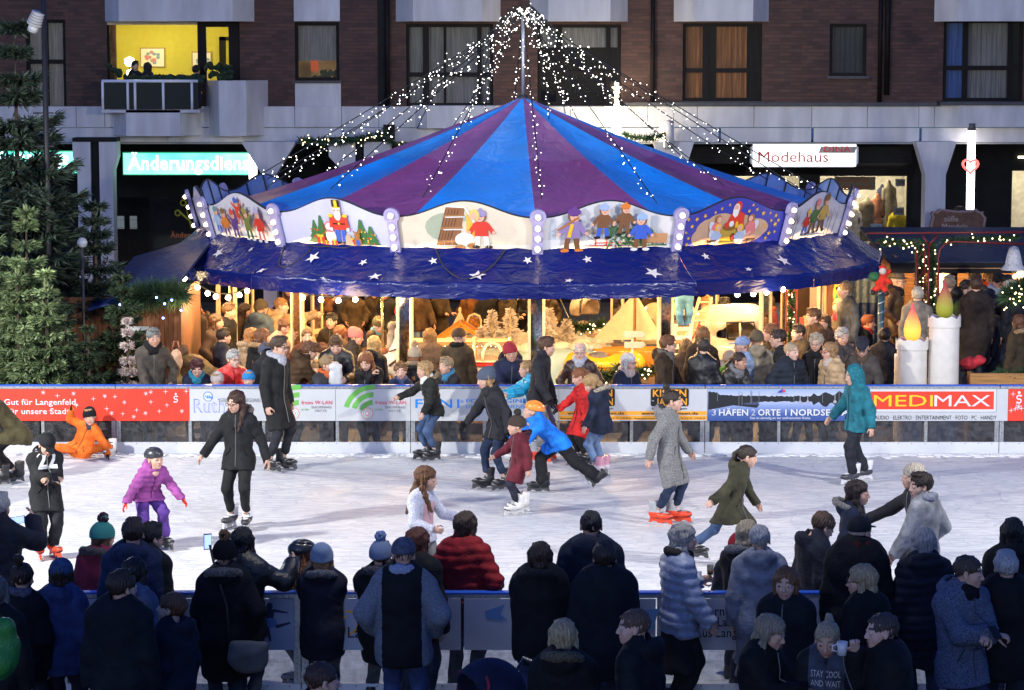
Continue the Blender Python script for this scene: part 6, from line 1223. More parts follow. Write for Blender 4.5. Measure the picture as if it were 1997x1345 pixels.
F = Fld((-.4, -.3, .5), (.4, .3, 1.2), .022); F.ell((-.06, 0, .93), (.2, .17, .08), .03); F.ell((-.2, 0, 1.0), (.06, .15, .1), .03); fldmesh('saddle', F, cpaint((.2, .06, .03)), o); mb = MB(); mb.tube([(.33, -.12, 1.12), (.25, -.16, 1.0), (.1, -.19, .95)], .014, mat((.08, .03, .02), .5, 'leather'), 6); mb.tube([(.36, -.2, .92), (.1, -.22, .72)], .02, mat((.08, .03, .02), .5, 'leather'), 6); mb.build('bridle', o, True); mb = MB(); mb.tube([(-.02, 0, 0), (-.02, 0, 2.6)], .022, mat((.6, .5, .25), .25, 'brass', metal=.9), 10); mb.build('pole', o, True); tag(o, 'white carousel horse with grey mane and brown bridle at the left front', 'carousel horse')
# pale coach with clear canopy and red stripe
q = D(885, 700, 43.5); o = empty('carousel_coach', (q.x, q.y, .2)); F = Fld((-1.15, -.5, .05), (1.1, .5, .75), .03); F.cone((-.75, 0, .42), (.72, 0, .42), .34, .3, .05, R=eul(), flat=1.1); F.half((0, 0, 1), .56, .02); fldmesh('hull', F, CRM, o); mb = MB(); mb.box((-1.1, -.42, .5), (1.02, .42, .56), RDP); mb.box((-1.12, -.44, .565), (1.04, .44, .60), CRM); mb.build('red_stripe', o, bevel=.02)
cl = nodes_mat('clear_canopy'); tr = cl[1].nodes.new('ShaderNodeBsdfTransparent'); tr.inputs[0].default_value = (.95, .93, .88, 1); mx = cl[1].nodes.new('ShaderNodeMixShader'); mx.inputs[0].default_value = .22; cl[2].inputs['Base Color'].default_value = (.5, .42, .3, 1); cl[2].inputs['Roughness'].default_value = .15; cl[1].links.new(tr.outputs[0], mx.inputs[1]); cl[1].links.new(cl[2].outputs[0], mx.inputs[2]); cl[1].links.new(mx.outputs[0], cl[1].nodes['Material Output'].inputs[0])
mb = MB(); n = 12
for k in range(n):
 a0, a1 = math.pi * k / n, math.pi * (k + 1) / n; mb.add([(-1.05, -.41 * math.cos(a0), .6 + .34 * math.sin(a0)), (.98, -.41 * math.cos(a0), .6 + .34 * math.sin(a0)), (.98, -.41 * math.cos(a1), .6 + .34 * math.sin(a1)), (-1.05, -.41 * math.cos(a1), .6 + .34 * math.sin(a1))], [(0, 1, 2, 3)], CRM if 4 <= k <= 7 else cl[0])
mb.build('canopy', o, True); mb = MB()
for x in (-1.03, -.35, .35, .96): mb = MB(); mb.tube([(x, -.42 * math.cos(a), .6 + .35 * math.sin(a)) for a in [math.pi * k / 12 for k in range(13)]], .03, CRM, 6); mb.build('hoop', o, True)
mb = MB()
mb.tube([(.5, -.43, .6), (.5, -.42, .74), (.56, -.38, .86), (.66, -.36, .9), (.76, -.38, .86), (.82, -.42, .74), (.82, -.43, .6)], .03, CRM, 6); mb.build('door_arch', o, True)
mb = MB(); mb.box((-.6, -.2, .6), (-.3, .2, .8), ORP); mb.box((.1, -.2, .6), (.4, .2, .8), ORP); mb.build('seats', o, bevel=.03); lm = emit((1, .75, .45), 14, False)
for k in range(26): link('bulb', LED, o, Matrix.Translation((-1.0 + k * .078, -.35, .83 + .01 * (k % 2)))).data
tag(o, 'cream carousel coach with clear rounded canopy, red stripe and lights', 'carousel ride')
# orange cabin frame
q = D(905, 640, 45.2); o = empty('carousel_cart', (q.x, q.y, .2)); mb = MB()
for y in (-.3, .3):
 pts = [(-.62, y, .62), (-.05, y, 1.02), (.42, y, .72), (-.02, y, .42), (-.62, y, .62)]
 for a, b in zip(pts, pts[1:]): mb.obox((Vector(a) + Vector(b)) / 2, (Vector(b) - Vector(a), (0, 1, 0), (Vector(b) - Vector(a)).cross(Vector((0, 1, 0)))), ((Vector(b) - Vector(a)).length / 2, .025, .035), ORP)
 mb.obox((-.2, y, .68), ((1, 0, .1), (0, 1, 0), (0, 0, 1)), (.45, .02, .025), ORP)
for x, z in ((-.62, .62), (-.05, 1.02), (.42, .72)): mb.box((x - .03, -.3, z - .03), (x + .03, .3, z + .03), ORP)
mb.build('frame', o); mb = MB(); mb.box((-.7, -.32, .05), (.55, .32, .42), ORP); mb.build('tub', o, bevel=.06); tag(o, 'orange open framed cart on the carousel behind the coach', 'carousel ride')
# small sail and standing mirror
q = D(897, 640, 46.2); o = empty('carousel_boat', (q.x, q.y, .2)); mb = MB(); mb.add([(0, 0, 1.15), (-.32, .02, .5), (.3, -.02, .5), (0, -.02, 1.15), (-.32, 0, .5), (.3, -.04, .5)], [(0, 1, 2), (5, 4, 3)], WSH); mb.build('sail', o); mb = MB(); mb.tube([(0, .02, .1), (0, .02, 1.2)], .02, M_CREAM, 8); mb.build('mast', o, True); F = Fld((-.7, -.35, 0), (.7, .35, .55), .03); F.ell((0, 0, .45), (.6, .28, .4), .03); F.half((0, 0, 1), .45, .01); F.half((0, 0, -1), -.05, .01); fldmesh('hull', F, GYB, o); tag(o, 'small sailing boat ride with a white sail behind the orange cart', 'carousel ride')
q = D(925, 640, 46.0); o = empty('standing_mirror', (q.x, q.y, .2)); mb = MB(); pts = [(-.12, .35), (.12, .35), (.12, .98), (.09, 1.06), (0, 1.1), (-.09, 1.06), (-.12, .98)]; mb.prism(pts, -.012, .012, M_MIRROR); mb.build('glass', o); mb = MB(); mb.tube([(x, 0, z) for x, z in pts + pts[:1]], .022, M_CREAM, 6); mb.tube([(0, 0, 0), (0, 0, .35)], .025, M_CREAM, 6); mb.build('frame', o, True); tag(o, 'arched mirror with cream frame beside the small sail', 'mirror')
# sailing boat with large sails
q = D(1237, 690, 44.8); o = empty('carousel_sailboat', (q.x, q.y, .2)); zt = D(1237, 575, 44.8).z - .2; zb = D(1237, 662, 44.8).z - .2
mb = MB()
for x0, x1 in ((-.02, -.72), (.03, .5)):
 n = 8; vs = []
 for i in range(n + 1):
  u = i / n
  for k in range(5): w = k / 4; x = x0 + (x1 - x0) * u * w if True else 0; vs.append((x0 + (x1 - x0) * w * u, -.14 * math.sin(math.pi * w) * u, zt - (zt - zb) * u + (.02 * w)))
 mb.add(vs, [(i * 5 + k, (i + 1) * 5 + k, (i + 1) * 5 + k + 1, i * 5 + k + 1) for i in range(n) for k in range(4)], WSH)
mb.build('sails', o, True); mb = MB(); mb.tube([(0, .03, .1), (0, .03, zt + .15)], .025, mat((.3, .16, .06), .5, 'mast_wood'), 8); mb.build('mast', o, True); F = Fld((-.8, -.4, 0), (.8, .4, .75), .03); F.ell((0, 0, .6), (.72, .32, .55), .03); F.half((0, 0, 1), .62, .01); F.half((0, 0, -1), -.06, .01); F.ell((0, 0, .68), (.6, .24, .2), .02, neg=True); fldmesh('hull', F, ORP, o); tag(o, 'sailing boat ride with two large white sails and orange hull', 'carousel ride')
# yellow roadster
q = D(1178, 735, 44.5); o = empty('carousel_car', (q.x, q.y, .2)); F = Fld((-.8, -.4, .02), (.8, .4, .75), .025); F.cone((-.55, 0, .36), (.5, 0, .36), .2, .2, .05, R=eul(), flat=1.4)
for x in (-.42, .46): F.ell((x, 0, .40), (.27, .3, .2), .06)
F.ell((-.1, 0, .58), (.26, .2, .14), .03, neg=True)
for x in (-.42, .46): F.cone((x, -.5, .2), (x, .5, .2), .17, .17, .02, neg=True)
F.half((0, 0, -1), -.12, .02); fldmesh('car_body', F, YLP, o)
for x in (-.42, .46):
 for y in (-.24, .24): wheel(o, (x, y, .18), .15, .09)
mb = MB(); mb.box((-.7, -.335, .335), (.72, -.325, .35), K_ := mat((.02, .02, .02), .4, 'trim')); mb.build('trim_line', o); mb = MB(); mb.sphere((-.1, 0, .5), (.2, .16, .1), GYB); mb.build('seat', o, True); tag(o, 'yellow open roadster ride with black trim line at the right of the middle post', 'carousel ride')
# cream caravan cars
def caravan(px, py, Y, label, s=1.0, rz=0):
 q = D(px, py, Y); o = empty('carousel_caravan', (q.x, q.y, .2), rz); F = Fld((-.85, -.55, .1), (.85, .55, 1.35), .026); F.cone((-.3, 0, .55), (.32, 0, .55), .36, .36, .05, R=eul(), flat=1.2); F.cone((-.22, 0, .92), (.3, 0, .95), .28, .27, .1, R=eul(), flat=1.35); F.half((0, 0, -1), -.2, .02)
 for y in (-.8,):
  F.cone((.08, -.7, .86), (.3, -.7, .88), .12, .12, .02, neg=True, R=eul(), flat=1)
  F.cone((.08, -.4, .86), (.3, -.25, .88), .12, .12, .02, neg=True)
 F.cone((-.36, -.6, .82), (-.36, -.2, .84), .1, .1, .02, neg=True) if s < 1 else None
 F.ell((0, 0, .8), (.5, .36, .34), .02, neg=True); b = fldmesh('car_body', F, CRM, o); b.scale = (s, s, s); mb = MB(); mb.box((-.55 * s, -.47 * s, .22 * s), (.6 * s, -.45 * s, .46 * s), GYB); mb.build('skirt_panel', o, bevel=.02); mb = MB(); mb.tube([(.0, -.43 * s, .75 * s), (-.02, -.46 * s, .99 * s), (.37 * s, -.46 * s, 1.0 * s), (.42 * s, -.43 * s, .76 * s), (0, -.43 * s, .75 * s)], .018, K_, 5); mb.tube([(.18 * s, -.45 * s, .76 * s), (.17 * s, -.46 * s, .99 * s)], .02, CRM, 5); mb.build('window_frame', o, True); mb = MB(); mb.box((-.4 * s, -.25 * s, .45 * s), (.45 * s, .25 * s, .6 * s), mat((.03, .03, .04), .6, 'seat_cloth')); mb.build('seat', o); tag(o, label, 'carousel ride')
 for x in (-.36, .4): wheel(o, (x * s, -.4 * s, .18 * s), .14 * s, .1)
caravan(1420, 690, 44.2, 'large cream caravan ride with a black framed window', 1.2, R_(-6)); caravan(1300, 655, 47.3, 'second cream caravan ride behind the ladders', .98)
# leaning ladders with a climbing doll
q0, q1 = D(1318, 748, 41.4), D(1364, 580, 42.3); o = empty('ladder', tuple(q0)); d = q1 - q0; mb = MB(); u = Vector((1, .1, 0)).normalized(); mb.tube([(0, 0, 0), d], .028, M_CREAM, 6); mb.tube([u * .26, d + u * .2], .028, M_CREAM, 6); mb.build('rails', o, True)
for k in range(9): mb = MB(); c = d * (k + .5) / 9; mb.tube([c, c + u * .25], .02, M_CREAM, 6); mb.build('rung', o, True)
tag(o, 'tall cream wooden ladder leaning against the carousel edge', 'ladder')
q0, q1 = D(1304, 735, 41.3), D(1318, 632, 41.8); o = empty('ladder', tuple(q0)); d = q1 - q0; mb = MB(); mb.obox(d / 2, (d, u, d.cross(u)), (d.length / 2, .03, .014), M_CREAM); mb.obox(d / 2 + u * .26, (d, u, d.cross(u)), (d.length / 2, .03, .014), M_CREAM); mb.build('rails', o)
for k in range(6): mb = MB(); c = d * (k + .4) / 6; mb.obox(c + u * .13, (u, d, d.cross(u)), (.13, .04, .012), M_CREAM); mb.build('rung', o)
tag(o, 'short cream ladder with flat white rungs left of the tall ladder', 'ladder')
q0 = D(1335, 735, 41.3); o = empty('rope_lattice', tuple(q0)); mb = MB(); r = random.Random(5)
for k in range(7): mb.tube([(r.uniform(-.12, .12) + k * .03, 0, k * .12), (r.uniform(0, .25) + k * .03, -.05, k * .12 + .2)], .013, RDP, 5)
mb.tube([(-.1, 0, 0), (.05, 0, .5), (.25, .05, .85), (.35, .1, .75), (.1, 0, .1)], .018, RDP, 6); mb.build('bars', o, True); tag(o, 'red rope lattice tangled round the ladders', 'rope')
q = D(1334, 640, 41.9); o = empty('climbing_doll', (q.x, q.y, q.z)); F = Fld((-.3, -.25, -.1), (.3, .25, .85), .02)
for s in (-1, 1): F.cone((s * .07, 0, .5), (s * .08, -.04, .26), .085, .07, .03); F.cone((s * .08, -.04, .26), (s * .06, .02, .06), .065, .055, .02)
F.ell((0, 0, .52), (.15, .11, .1), .04); F.ripple(.007, 30, 2); fldmesh('jeans', F, fabric((.10, .26, .42), 'denim'), o); F = Fld((-.3, -.25, .4), (.3, .3, 1.3), .02); F.cone((0, 0, .6), (0, 0, .9), .13, .14, .04, R=eul(), flat=.7)
for s in (-1, 1): F.cone((s * .13, 0, .92), (s * .2, .12, 1.1), .05, .04, .03)
F.ripple(.006, 30, 2); fldmesh('shirt', F, fabric((.12, .30, .48)), o); mb = MB(); mb.tube([(.15 * math.cos(a), .105 * math.sin(a), .6) for a in [k * math.pi / 8 for k in range(17)]], .022, mat((.55, .12, .04), .6, 'belt'), 6); mb.build('belt', o, True); mb = MB()
for s in (-1, 1): mb.sphere((s * .06, -.03, .02), (.05, .1, .05), mat((.08, .06, .04), .6, 'boot'), 8, 6)
mb.build('boots', o, True); mb = MB(); mb.sphere((0, 0, 1.08), (.1, .11, .13), mat((.55, .34, .25), .6, 'doll_face'), 10, 8); mb.build('head', o, True); tag(o, 'climbing doll in blue jeans and orange belt on the ladder', 'doll')
q = D(1233, 712, 40.6); o = empty('signpost', (q.x, q.y, .2)); zz = q.z - .2; mb = MB(); mb.tube([(0, 0, 0), (0, 0, zz + .55)], .02, M_CREAM, 6); mb.build('post', o, True)
for z, x in ((zz + .5, .02), (zz + .33, .03)): mb = MB(); mb.prism([(-.16 + x, z - .05), (.13 + x, z - .05), (.19 + x, z), (.13 + x, z + .05), (-.16 + x, z + .05)], -.03, -.01, M_CREAM); mb.build('arrow_board', o)
tag(o, 'small cream signpost with two arrow boards beside the orange boat', 'signpost')
r = random.Random(8)
for px, py, Y, t in ((1140, 628, 46.3, 'fir branches with snow above the yellow car'), (1190, 720, 40.4, 'snowy fir branches in front of the yellow car'), (1245, 715, 40.6, 'fir branches with lights beside the grey haired woman')):
 q = D(px, py, Y); garland((q.x - .35, q.y, q.z), (q.x + .35, q.y, q.z), t, 120, .16)
# ---------------------------------------------------------------- pushchairs
def pushchair(loc, rz, label, c, trim, s=1.0):
 o = empty('pushchair', tuple(loc), rz); fr = mat((.10, .10, .11), .4, 'pram_frame', metal=.6); F = Fld((-.5, -.5, .3), (.5, .6, 1.2), .026); F.ell((0, .12, .82), (.24, .3, .3), .03); F.ell((0, -.06, .76), (.2, .3, .25), .03, neg=True); F.half((0, 0, -1), -.72, .02); fldmesh('hood', F, fabric(c), o)
 F = Fld((-.4, -.6, .2), (.4, .5, .95), .026); F.cone((0, .15, .48), (0, -.3, .42), .16, .14, .05, R=eul(), flat=1); F.ell((0, -.1, .58), (.13, .28, .12), .03, neg=True); F.ripple(.008, 20, 2); fldmesh('seat', F, fabric(c), o); mb = MB()
 for q in (-1, 1): mb.tube([(q * .22, .55, 1.02), (q * .22, .2, .55), (q * .2, -.38, .14)], .014, fr, 6); mb.tube([(q * .22, .2, .55), (q * .22, .4, .14)], .014, fr, 6)
 mb.tube([(-.22, .55, 1.02), (.22, .55, 1.02)], .018, fr, 6); mb.build('frame', o, True); mb = MB(); mb.tube([(-.23, -.02, .78), (-.22, .0, .98), (0, .06, 1.1), (.22, 0, .98), (.23, -.02, .78)], .014, mat(trim, .5, 'trim'), 6); mb.build('trim', o, True)
 for x in (-.24, .24): wheel_y(o, (x, .4, .13)); wheel_y(o, (x * .9, -.38, .11), .11)
 o.scale = (s, s, s); tag(o, label, 'pushchair'); return o
def wheel_y(o, c, r=.13):
 mb = MB(); c = Vector(c); mb.tube([c - Vector((.02, 0, 0)), c + Vector((.02, 0, 0))], r, mat((.012, .012, .012), .7, 'tyre'), 16); mb.build('wheel', o, True)
q = D(925, 1275, 19.9); pushchair((q.x, q.y, 0), R_(-60), 'dark blue pushchair with red trim beside the woman in red', (.012, .016, .045), (.3, .01, .03), 1.08)
q = D(1150, 640, 50.2); pushchair((q.x, q.y, 0), R_(40), 'beige hooded pushchair on the wet paving beyond the carousel', (.42, .33, .24), (.05, .05, .05), 1.15)
q = D(1893, 720, 39.5); pushchair((q.x, q.y, 0), R_(70), 'dark pushchair with red bundle beside the tall candle', (.02, .02, .025), (.4, .02, .04)); F = Fld((-.3, -.25, -.2), (.3, .25, .25), .025); F.ell((-.06, 0, 0), (.13, .11, .1), .03); F.ell((.1, 0, .05), (.1, .09, .08), .04); F.ripple(.012, 25, 4); o = fldmesh('red_blanket', F, fabric((.36, .02, .03)), None); o.location = D(1897, 708, 39.3); tag(o, 'red rolled blanket on the dark pushchair', 'blanket')
# ================================================================ giant candles
def candle(px, ytop, yf, w, Y, c0, c1, label, lit):
 q = D(px, ytop, Y); o = empty('giant_candle', (q.x, q.y, 0)); h = q.z; R = w / 2 / FPX * Y; m = mat((.66, .62, .57), .4, 'white_wax', var=.06); mb = MB(); mb.lathe([(R * .97, 0), (R * .95, h - .16)], m, 32); n = 48
 top_ = [(R * 1.03, h + .018 * math.sin(k / n * 2 * math.pi * 9) + .012 * math.sin(k * .9)) for k in range(n)]; vs = [(R * 1.03 * math.cos(k * 2 * math.pi / n), R * 1.03 * math.sin(k * 2 * math.pi / n), z) for k in range(n) for z in (h - .16, top_[k][1])]; mb.add(vs, [(2 * k, 2 * ((k + 1) % n), 2 * ((k + 1) % n) + 1, 2 * k + 1) for k in range(n)], m); mb.lathe([(0, h - .05), (R * 1.03, h - .02)], mat((.35, .35, .42), .5, 'wax_top'), 24); mb.build('wax_body', o, True)
 fh = (ytop - yf) / FPX * Y * 1.0; mm, t, b = nodes_mat('lit_flame'); tc = t.nodes.new('ShaderNodeTexCoord'); sx = t.nodes.new('ShaderNodeSeparateXYZ'); mr = t.nodes.new('ShaderNodeMapRange'); mr.inputs[1].default_value = h; mr.inputs[2].default_value = h + fh; rp = t.nodes.new('ShaderNodeValToRGB'); rp.color_ramp.elements[0].color = (*c0, 1); rp.color_ramp.elements[1].color = (*c1, 1); rp.color_ramp.elements[0].position = .25; rp.color_ramp.elements[1].position = .8; t.links.new(tc.outputs['Object'], sx.inputs[0]); t.links.new(sx.outputs[2], mr.inputs[0]); t.links.new(mr.outputs[0], rp.inputs[0]); t.links.new(rp.outputs[0], b.inputs['Emission Color']); t.links.new(rp.outputs[0], b.inputs['Base Color']); b.inputs['Emission Strength'].default_value = lit; b.inputs['Roughness'].default_value = .25
 nz = t.nodes.new('ShaderNodeTexNoise'); nz.inputs['Scale'].default_value = 40; bp = t.nodes.new('ShaderNodeBump'); bp.inputs['Strength'].default_value = .6; bp.inputs['Distance'].default_value = .02; t.links.new(nz.outputs['Fac'], bp.inputs['Height']); t.links.new(bp.outputs[0], b.inputs['Normal'])
 mb = MB(); mb.lathe([(.001, 0), (.09, .02), (.125, .1), (.135, .2), (.115, .32), (.07, .44), (.04, .52), (.02, .6), (.001, .66)], mm, 20); mb.v = [(x, y, h - .04 + z * (fh + .04) / .66) for x, y, z in mb.v]; mb.build('flame', o, True); tag(o, label, 'giant candle', 'giant white candles behind the barrier'); return o
candle(1779, 660, 588, 62, 39.2, (1, .42, .05), (.5, .05, .06), 'smaller white giant candle with glowing yellow flame', .95); candle(1842, 594 + 22, 543, 62, 39.2, (.30, .30, .02), (.35, .04, .04), 'taller white giant candle with green and red flame', .12)
q = D(1752, 690, 39.4); mb = MB(); mb.box((-.05, -.1, 0), (.06, .1, q.z), mat((.66, .62, .57), .4, 'white_wax', var=.06)); o = mb.build('white_slab', None, bevel=.02); o.location = (q.x, q.y, 0); tag(o, 'narrow white slab at the left foot of the small candle', 'board')
q = D(1893, 728, 39.1); mb = MB(); x1 = D(2040, 728, 39.1).x - q.x; mb.box((0, 0, 0), (x1, .05, q.z), mat((.35, .17, .05), .6, 'planter_wood', var=.35, scale=4, stretch=(.5, 1, 9))); mb.box((0, .051, 0), (.05, .5, q.z - .003), mat((.3, .15, .05), .6, 'planter_wood', var=.35)); mb.box((.051, .051, q.z - .08), (x1, .5, q.z - .05), mat((.03, .02, .015), .9, 'soil')); o = mb.build('planter_box', None); o.location = (q.x, q.y, 0); tag(o, 'wooden planter box behind the barrier at the right', 'planter')
garland(D(1945, 722, 39.2), D(2000, 722, 39.2), 'green fir sprigs in the wooden planter box', 70, .14, lights=False)
# ================================================================ fir trees
def fir(px, py, Y, rad, label, n=4200, seed=1, cols=((.030, .055, .030), (.055, .085, .05), (.02, .04, .024)), size=.085, group='fir trees at the left', droop=.18, power=.9, h=None):
 q = D(px, py, Y); H_ = q.z if h is None else h; o = empty('fir_tree', (q.x, q.y, q.z - H_)); r = random.Random(seed); ms = [mat(c, .75, 'fir_needles', var=.25, scale=3, sp=.3) for c in cols]; mb = MB(); br = MB(); bk = mat((.05, .035, .025), .9, 'bark', var=.3)
 lev = max(10, int(H_ / (.11 + .035 * H_))); per = max(1, int(n * 6) // (lev * 9))
 for L in range(lev):
  u = (L + r.uniform(-.3, .3)) / lev; z = H_ * (1 - max(0, u) ** power * .97); R = rad * max(.04, u) ** .72 * r.uniform(.8, 1.12); nb = 6 + int(5 * u); a0 = r.uniform(0, 6.28)
  for b in range(nb):
   a = a0 + b * 2 * math.pi / nb + r.uniform(-.25, .25); Rb = R * r.uniform(.7, 1.15); d = Vector((math.cos(a), math.sin(a), 0)); up0 = r.uniform(.0, .25) * (1 - u) + .05
   pts = [Vector((0, 0, z)) + d * (Rb * t) + Vector((0, 0, Rb * (up0 * t - droop * 2.2 * t * (1 - t) + (.12 * t * t)))) for t in (0, .25, .5, .75, 1)]
   if R > .12: br.tube(pts, .006 + .01 * u, bk, 4, .003)
   m = max(5, int(per * (Rb / rad + .25) * 1.5))
   for k in range(m):
    t = r.random() ** .65; f = t * 4; j = min(3, int(f)); c = pts[j].lerp(pts[j + 1], f - j); sd_ = d.cross(Vector((0, 0, 1))) * r.choice((-1, 1)); wsp = Rb * .42 * (1 - .55 * t) * r.random(); c = c + sd_ * wsp + Vector((0, 0, r.gauss(-.01, .02) - wsp * .12))
    dr = (d * r.uniform(.5, 1.2) + sd_ * r.uniform(.1, .9) + Vector((0, 0, r.gauss(.08, .3)))).normalized(); w_ = dr.cross(Vector((r.gauss(0, .5), r.gauss(0, .5), 1))).normalized(); s = size * r.uniform(.8, 1.7)
    mm = ms[0 if r.random() < .5 else (1 if r.random() < .45 + .4 * t else 2)]; mb.add([c, c + dr * s * .45 + w_ * s * .095, c + dr * s, c + dr * s * .45 - w_ * s * .095], [(0, 1, 2, 3)], mm)
 for k in range(26): z = H_ - .22 * r.random() * min(1, H_ / 2); a = r.uniform(0, 6.28); d = Vector((math.cos(a) * .5, math.sin(a) * .5, 1)).normalized(); w_ = d.orthogonal() * size * .14; c = Vector((0, 0, z)); mb.add([c, c + d * size * .5 + w_, c + d * size * 1.1, c + d * size * .5 - w_], [(0, 1, 2, 3)], ms[1])
 mb.build('crown', o); br.build('branches', o, True); t = MB(); t.tube([(0, 0, 0), (0, 0, H_ * .5), (0, 0, H_)], [.03 + .014 * H_, .02 + .006 * H_, .006], bk, 8); t.build('trunk', o, True); tag(o, label, 'tree', group); return o
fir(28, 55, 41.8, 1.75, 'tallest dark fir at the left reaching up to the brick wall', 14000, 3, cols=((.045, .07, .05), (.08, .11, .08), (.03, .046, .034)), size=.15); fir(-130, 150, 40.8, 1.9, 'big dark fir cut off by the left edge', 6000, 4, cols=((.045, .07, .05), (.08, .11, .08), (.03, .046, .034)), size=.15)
fir(185, 400, 42.2, 1.25, 'middle sized dark fir in front of the white arcade pillar', 5200, 5, cols=((.045, .07, .05), (.08, .11, .08), (.03, .046, .034)), size=.11)
LIT_NEEDLES = ((.17, .24, .11), (.30, .37, .17), (.09, .14, .07))  # lighter needle colours stand in for floodlight on the front firs
fir(50, 408, 39.6, .82, 'brightest small fir with yellow green tip near the left edge', 5200, 6, LIT_NEEDLES, .10); fir(33, 512, 39.1, .66, 'small lit fir in front of the brightest one', 3600, 7, LIT_NEEDLES, .09); fir(89, 535, 39.0, .62, 'small lit fir second from the left', 3600, 8, LIT_NEEDLES, .09); fir(236, 543, 39.9, .85, 'slanting dark green fir beside the wooden hut', 4600, 9, ((.035, .06, .03), (.06, .09, .045), (.02, .036, .02)), .085)
fir(48, 640, 38.75, .5, 'lowest small fir right behind the barrier at the left', 2400, 10, LIT_NEEDLES, .08); fir(172, 642, 38.9, .55, 'small dark fir between the lit firs and the hut', 2800, 11, ((.03, .05, .026), (.05, .075, .038), (.02, .034, .02)), .07); fir(-10, 470, 39.4, .8, 'small fir cut by the left edge', 3200, 12, LIT_NEEDLES, .08); fir(128, 600, 38.95, .5, 'short fir in shadow between two lit firs', 2400, 13, ((.03, .05, .026), (.05, .075, .038), (.02, .034, .02)), .07)  # the fir in shadow carries its shade as darker needle colours
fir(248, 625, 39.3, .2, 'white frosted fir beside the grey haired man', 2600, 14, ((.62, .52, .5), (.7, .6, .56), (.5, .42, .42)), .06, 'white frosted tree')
# ================================================================ huts and trusses
WOODM = mat((.16, .065, .025), .65, 'hut_boards', var=.5, scale=5, stretch=(6, 6, .35), bump=.3, bscale=20); WOODH = mat((.26, .12, .045), .65, 'hut_boards', var=.4, scale=5, stretch=(.35, 6, 6), bump=.3, bscale=20); ROOFT = tarp((.012, .025, .10), .45, .3); 
q = D(262, 700, 41.2); x1 = D(347, 700, 41.2).x; hut = empty('market_hut', (q.x, 41.2, 0)); wdt = x1 - q.x; mb = MB()
for k in range(10): x = k * wdt / 10; mb.box((x + .002, 0 + .004 * (k % 2), 0), (x + wdt / 10 - .002, .05, 2.05), WOODM)
mb.box((wdt, 0, 0), (wdt + .06, 2.6, 2.1), WOODM); mb.box((-1.3, .06, 0), (-.004, .1, 2.05), WOODM); mb.build('wall', hut); mb = MB(); a, b_ = D(190, 600, 41.0), D(425, 452, 42.6); mb.add([Vector(v) - Vector((q.x, 41.2, 0)) for v in (D(170, 602, 40.9), D(345, 555, 40.9), D(425, 452, 43.9), D(262, 500, 43.9))], [(0, 1, 2, 3)], ROOFT); o = mb.build('roof', hut); sm = o.modifiers.new('t', 'SOLIDIFY'); sm.thickness = .04; tag(hut, 'brown wooden market hut with blue tarpaulin roof beside the firs', 'market hut')
point((D(330, 600, 40.6).x + .2, 40.5, 1.95), 9, WARM, .1)
garland(D(245, 585, 40.75), D(355, 575, 40.75), 'thick fir garland with blue lights along the hut roof', 420, .3, lights=False, sag=-.05); bl = emit((.15, .25, 1), 20, False); o = empty('light_string', tuple(D(300, 590, 40.4))); lb = MB(); lb.sphere((0, 0, 0), .018, bl, 6, 4); B_ = lb.data('bulb', True)
for px, py in ((305, 580), (335, 585), (321, 592), (256, 604), (353, 605), (234, 594), (318, 620)): link('bulb', B_, o, Matrix.Translation(D(px, py, 40.45) - o.location))
tag(o, 'tiny blue lights in the fir garland of the hut', 'light string')
q = D(269, 668, 40.95); o = empty('wooden_face', tuple(q)); A = Art((0, 0, 0), (1, 0, 0), (0, 0, 1), (0, -1, 0), lift=.03, step=.002); A.poly([(-.17, .1), (.17, .1), (.16, -.25), (.08, -.42), (-.1, -.42), (-.18, -.22)], P_((.62, .50, .28))); A.ell(0, .1, .13, .14, P_((.6, .32, .22)), 18)
for k in range(5): A.line(-.12 + k * .06, -.05, -.13 + k * .065, -.36, .03, P_((.72, .6, .36)))
A.poly([(-.18, .19), (.18, .19), (.19, .27), (-.19, .27)], P_((.55, .6, .6))); A.ell(-.05, .13, .016, .02, DK, 8); A.ell(.05, .13, .016, .02, DK, 8); A.ell(0, .06, .035, .035, P_((.7, .25, .2)), 10); A.rect(-.12, .0, -.01, .05, P_((.72, .6, .36))); A.rect(.01, .0, .12, .05, P_((.72, .6, .36))); A.build('painting', o); mb = MB(); mb.box((-.18, 0, -.42), (.18, .028, .27), WOODM); mb.build('board', o); tag(o, 'painted wooden bearded face board on the hut wall', 'decoration'); q = D(262, 695, 40.8); o = empty('teddy_bear', tuple(q)); mb = MB(); tm = mat((.22, .08, .025), .9, 'plush', var=.2, scale=30)
for c, s in (((0, 0, 0), (.09, .07, .1)), ((0, -.02, .14), (.07, .065, .065)), ((-.05, -.01, .2), (.025, .02, .025)), ((.05, -.01, .2), (.025, .02, .025)), ((-.08, -.04, .02), (.03, .03, .06)), ((.08, -.04, .02), (.03, .03, .06)), ((-.05, -.06, -.08), (.035, .06, .035)), ((.05, -.06, -.08), (.035, .06, .035)), ((0, -.08, .13), (.03, .025, .022))): mb.sphere(c, s, tm, 8, 6)
mb.build('plush_body', o, True); tag(o, 'brown teddy bear below the bearded face board', 'teddy bear')
q = D(343, 690, 39.9); o = empty('handbag', (q.x, q.y, q.z)); F = Fld((-.2, -.15, -.4), (.2, .15, .25), .02); F.ell((0, 0, -.12), (.1, .06, .2), .03); F.ripple(.008, 30, 2); fldmesh('bag_body', F, mat((.42, .26, .17), .6, 'bag_leather', var=.2), o); mb = MB(); mb.tube([(-.06, 0, .05), (-.03, 0, .2), (.03, 0, .2), (.06, 0, .05)], .012, mat((.3, .1, .06), .5, 'strap'), 6); mb.build('handle', o, True); tag(o, 'tan handbag hanging from the bending person at the hut', 'bag')
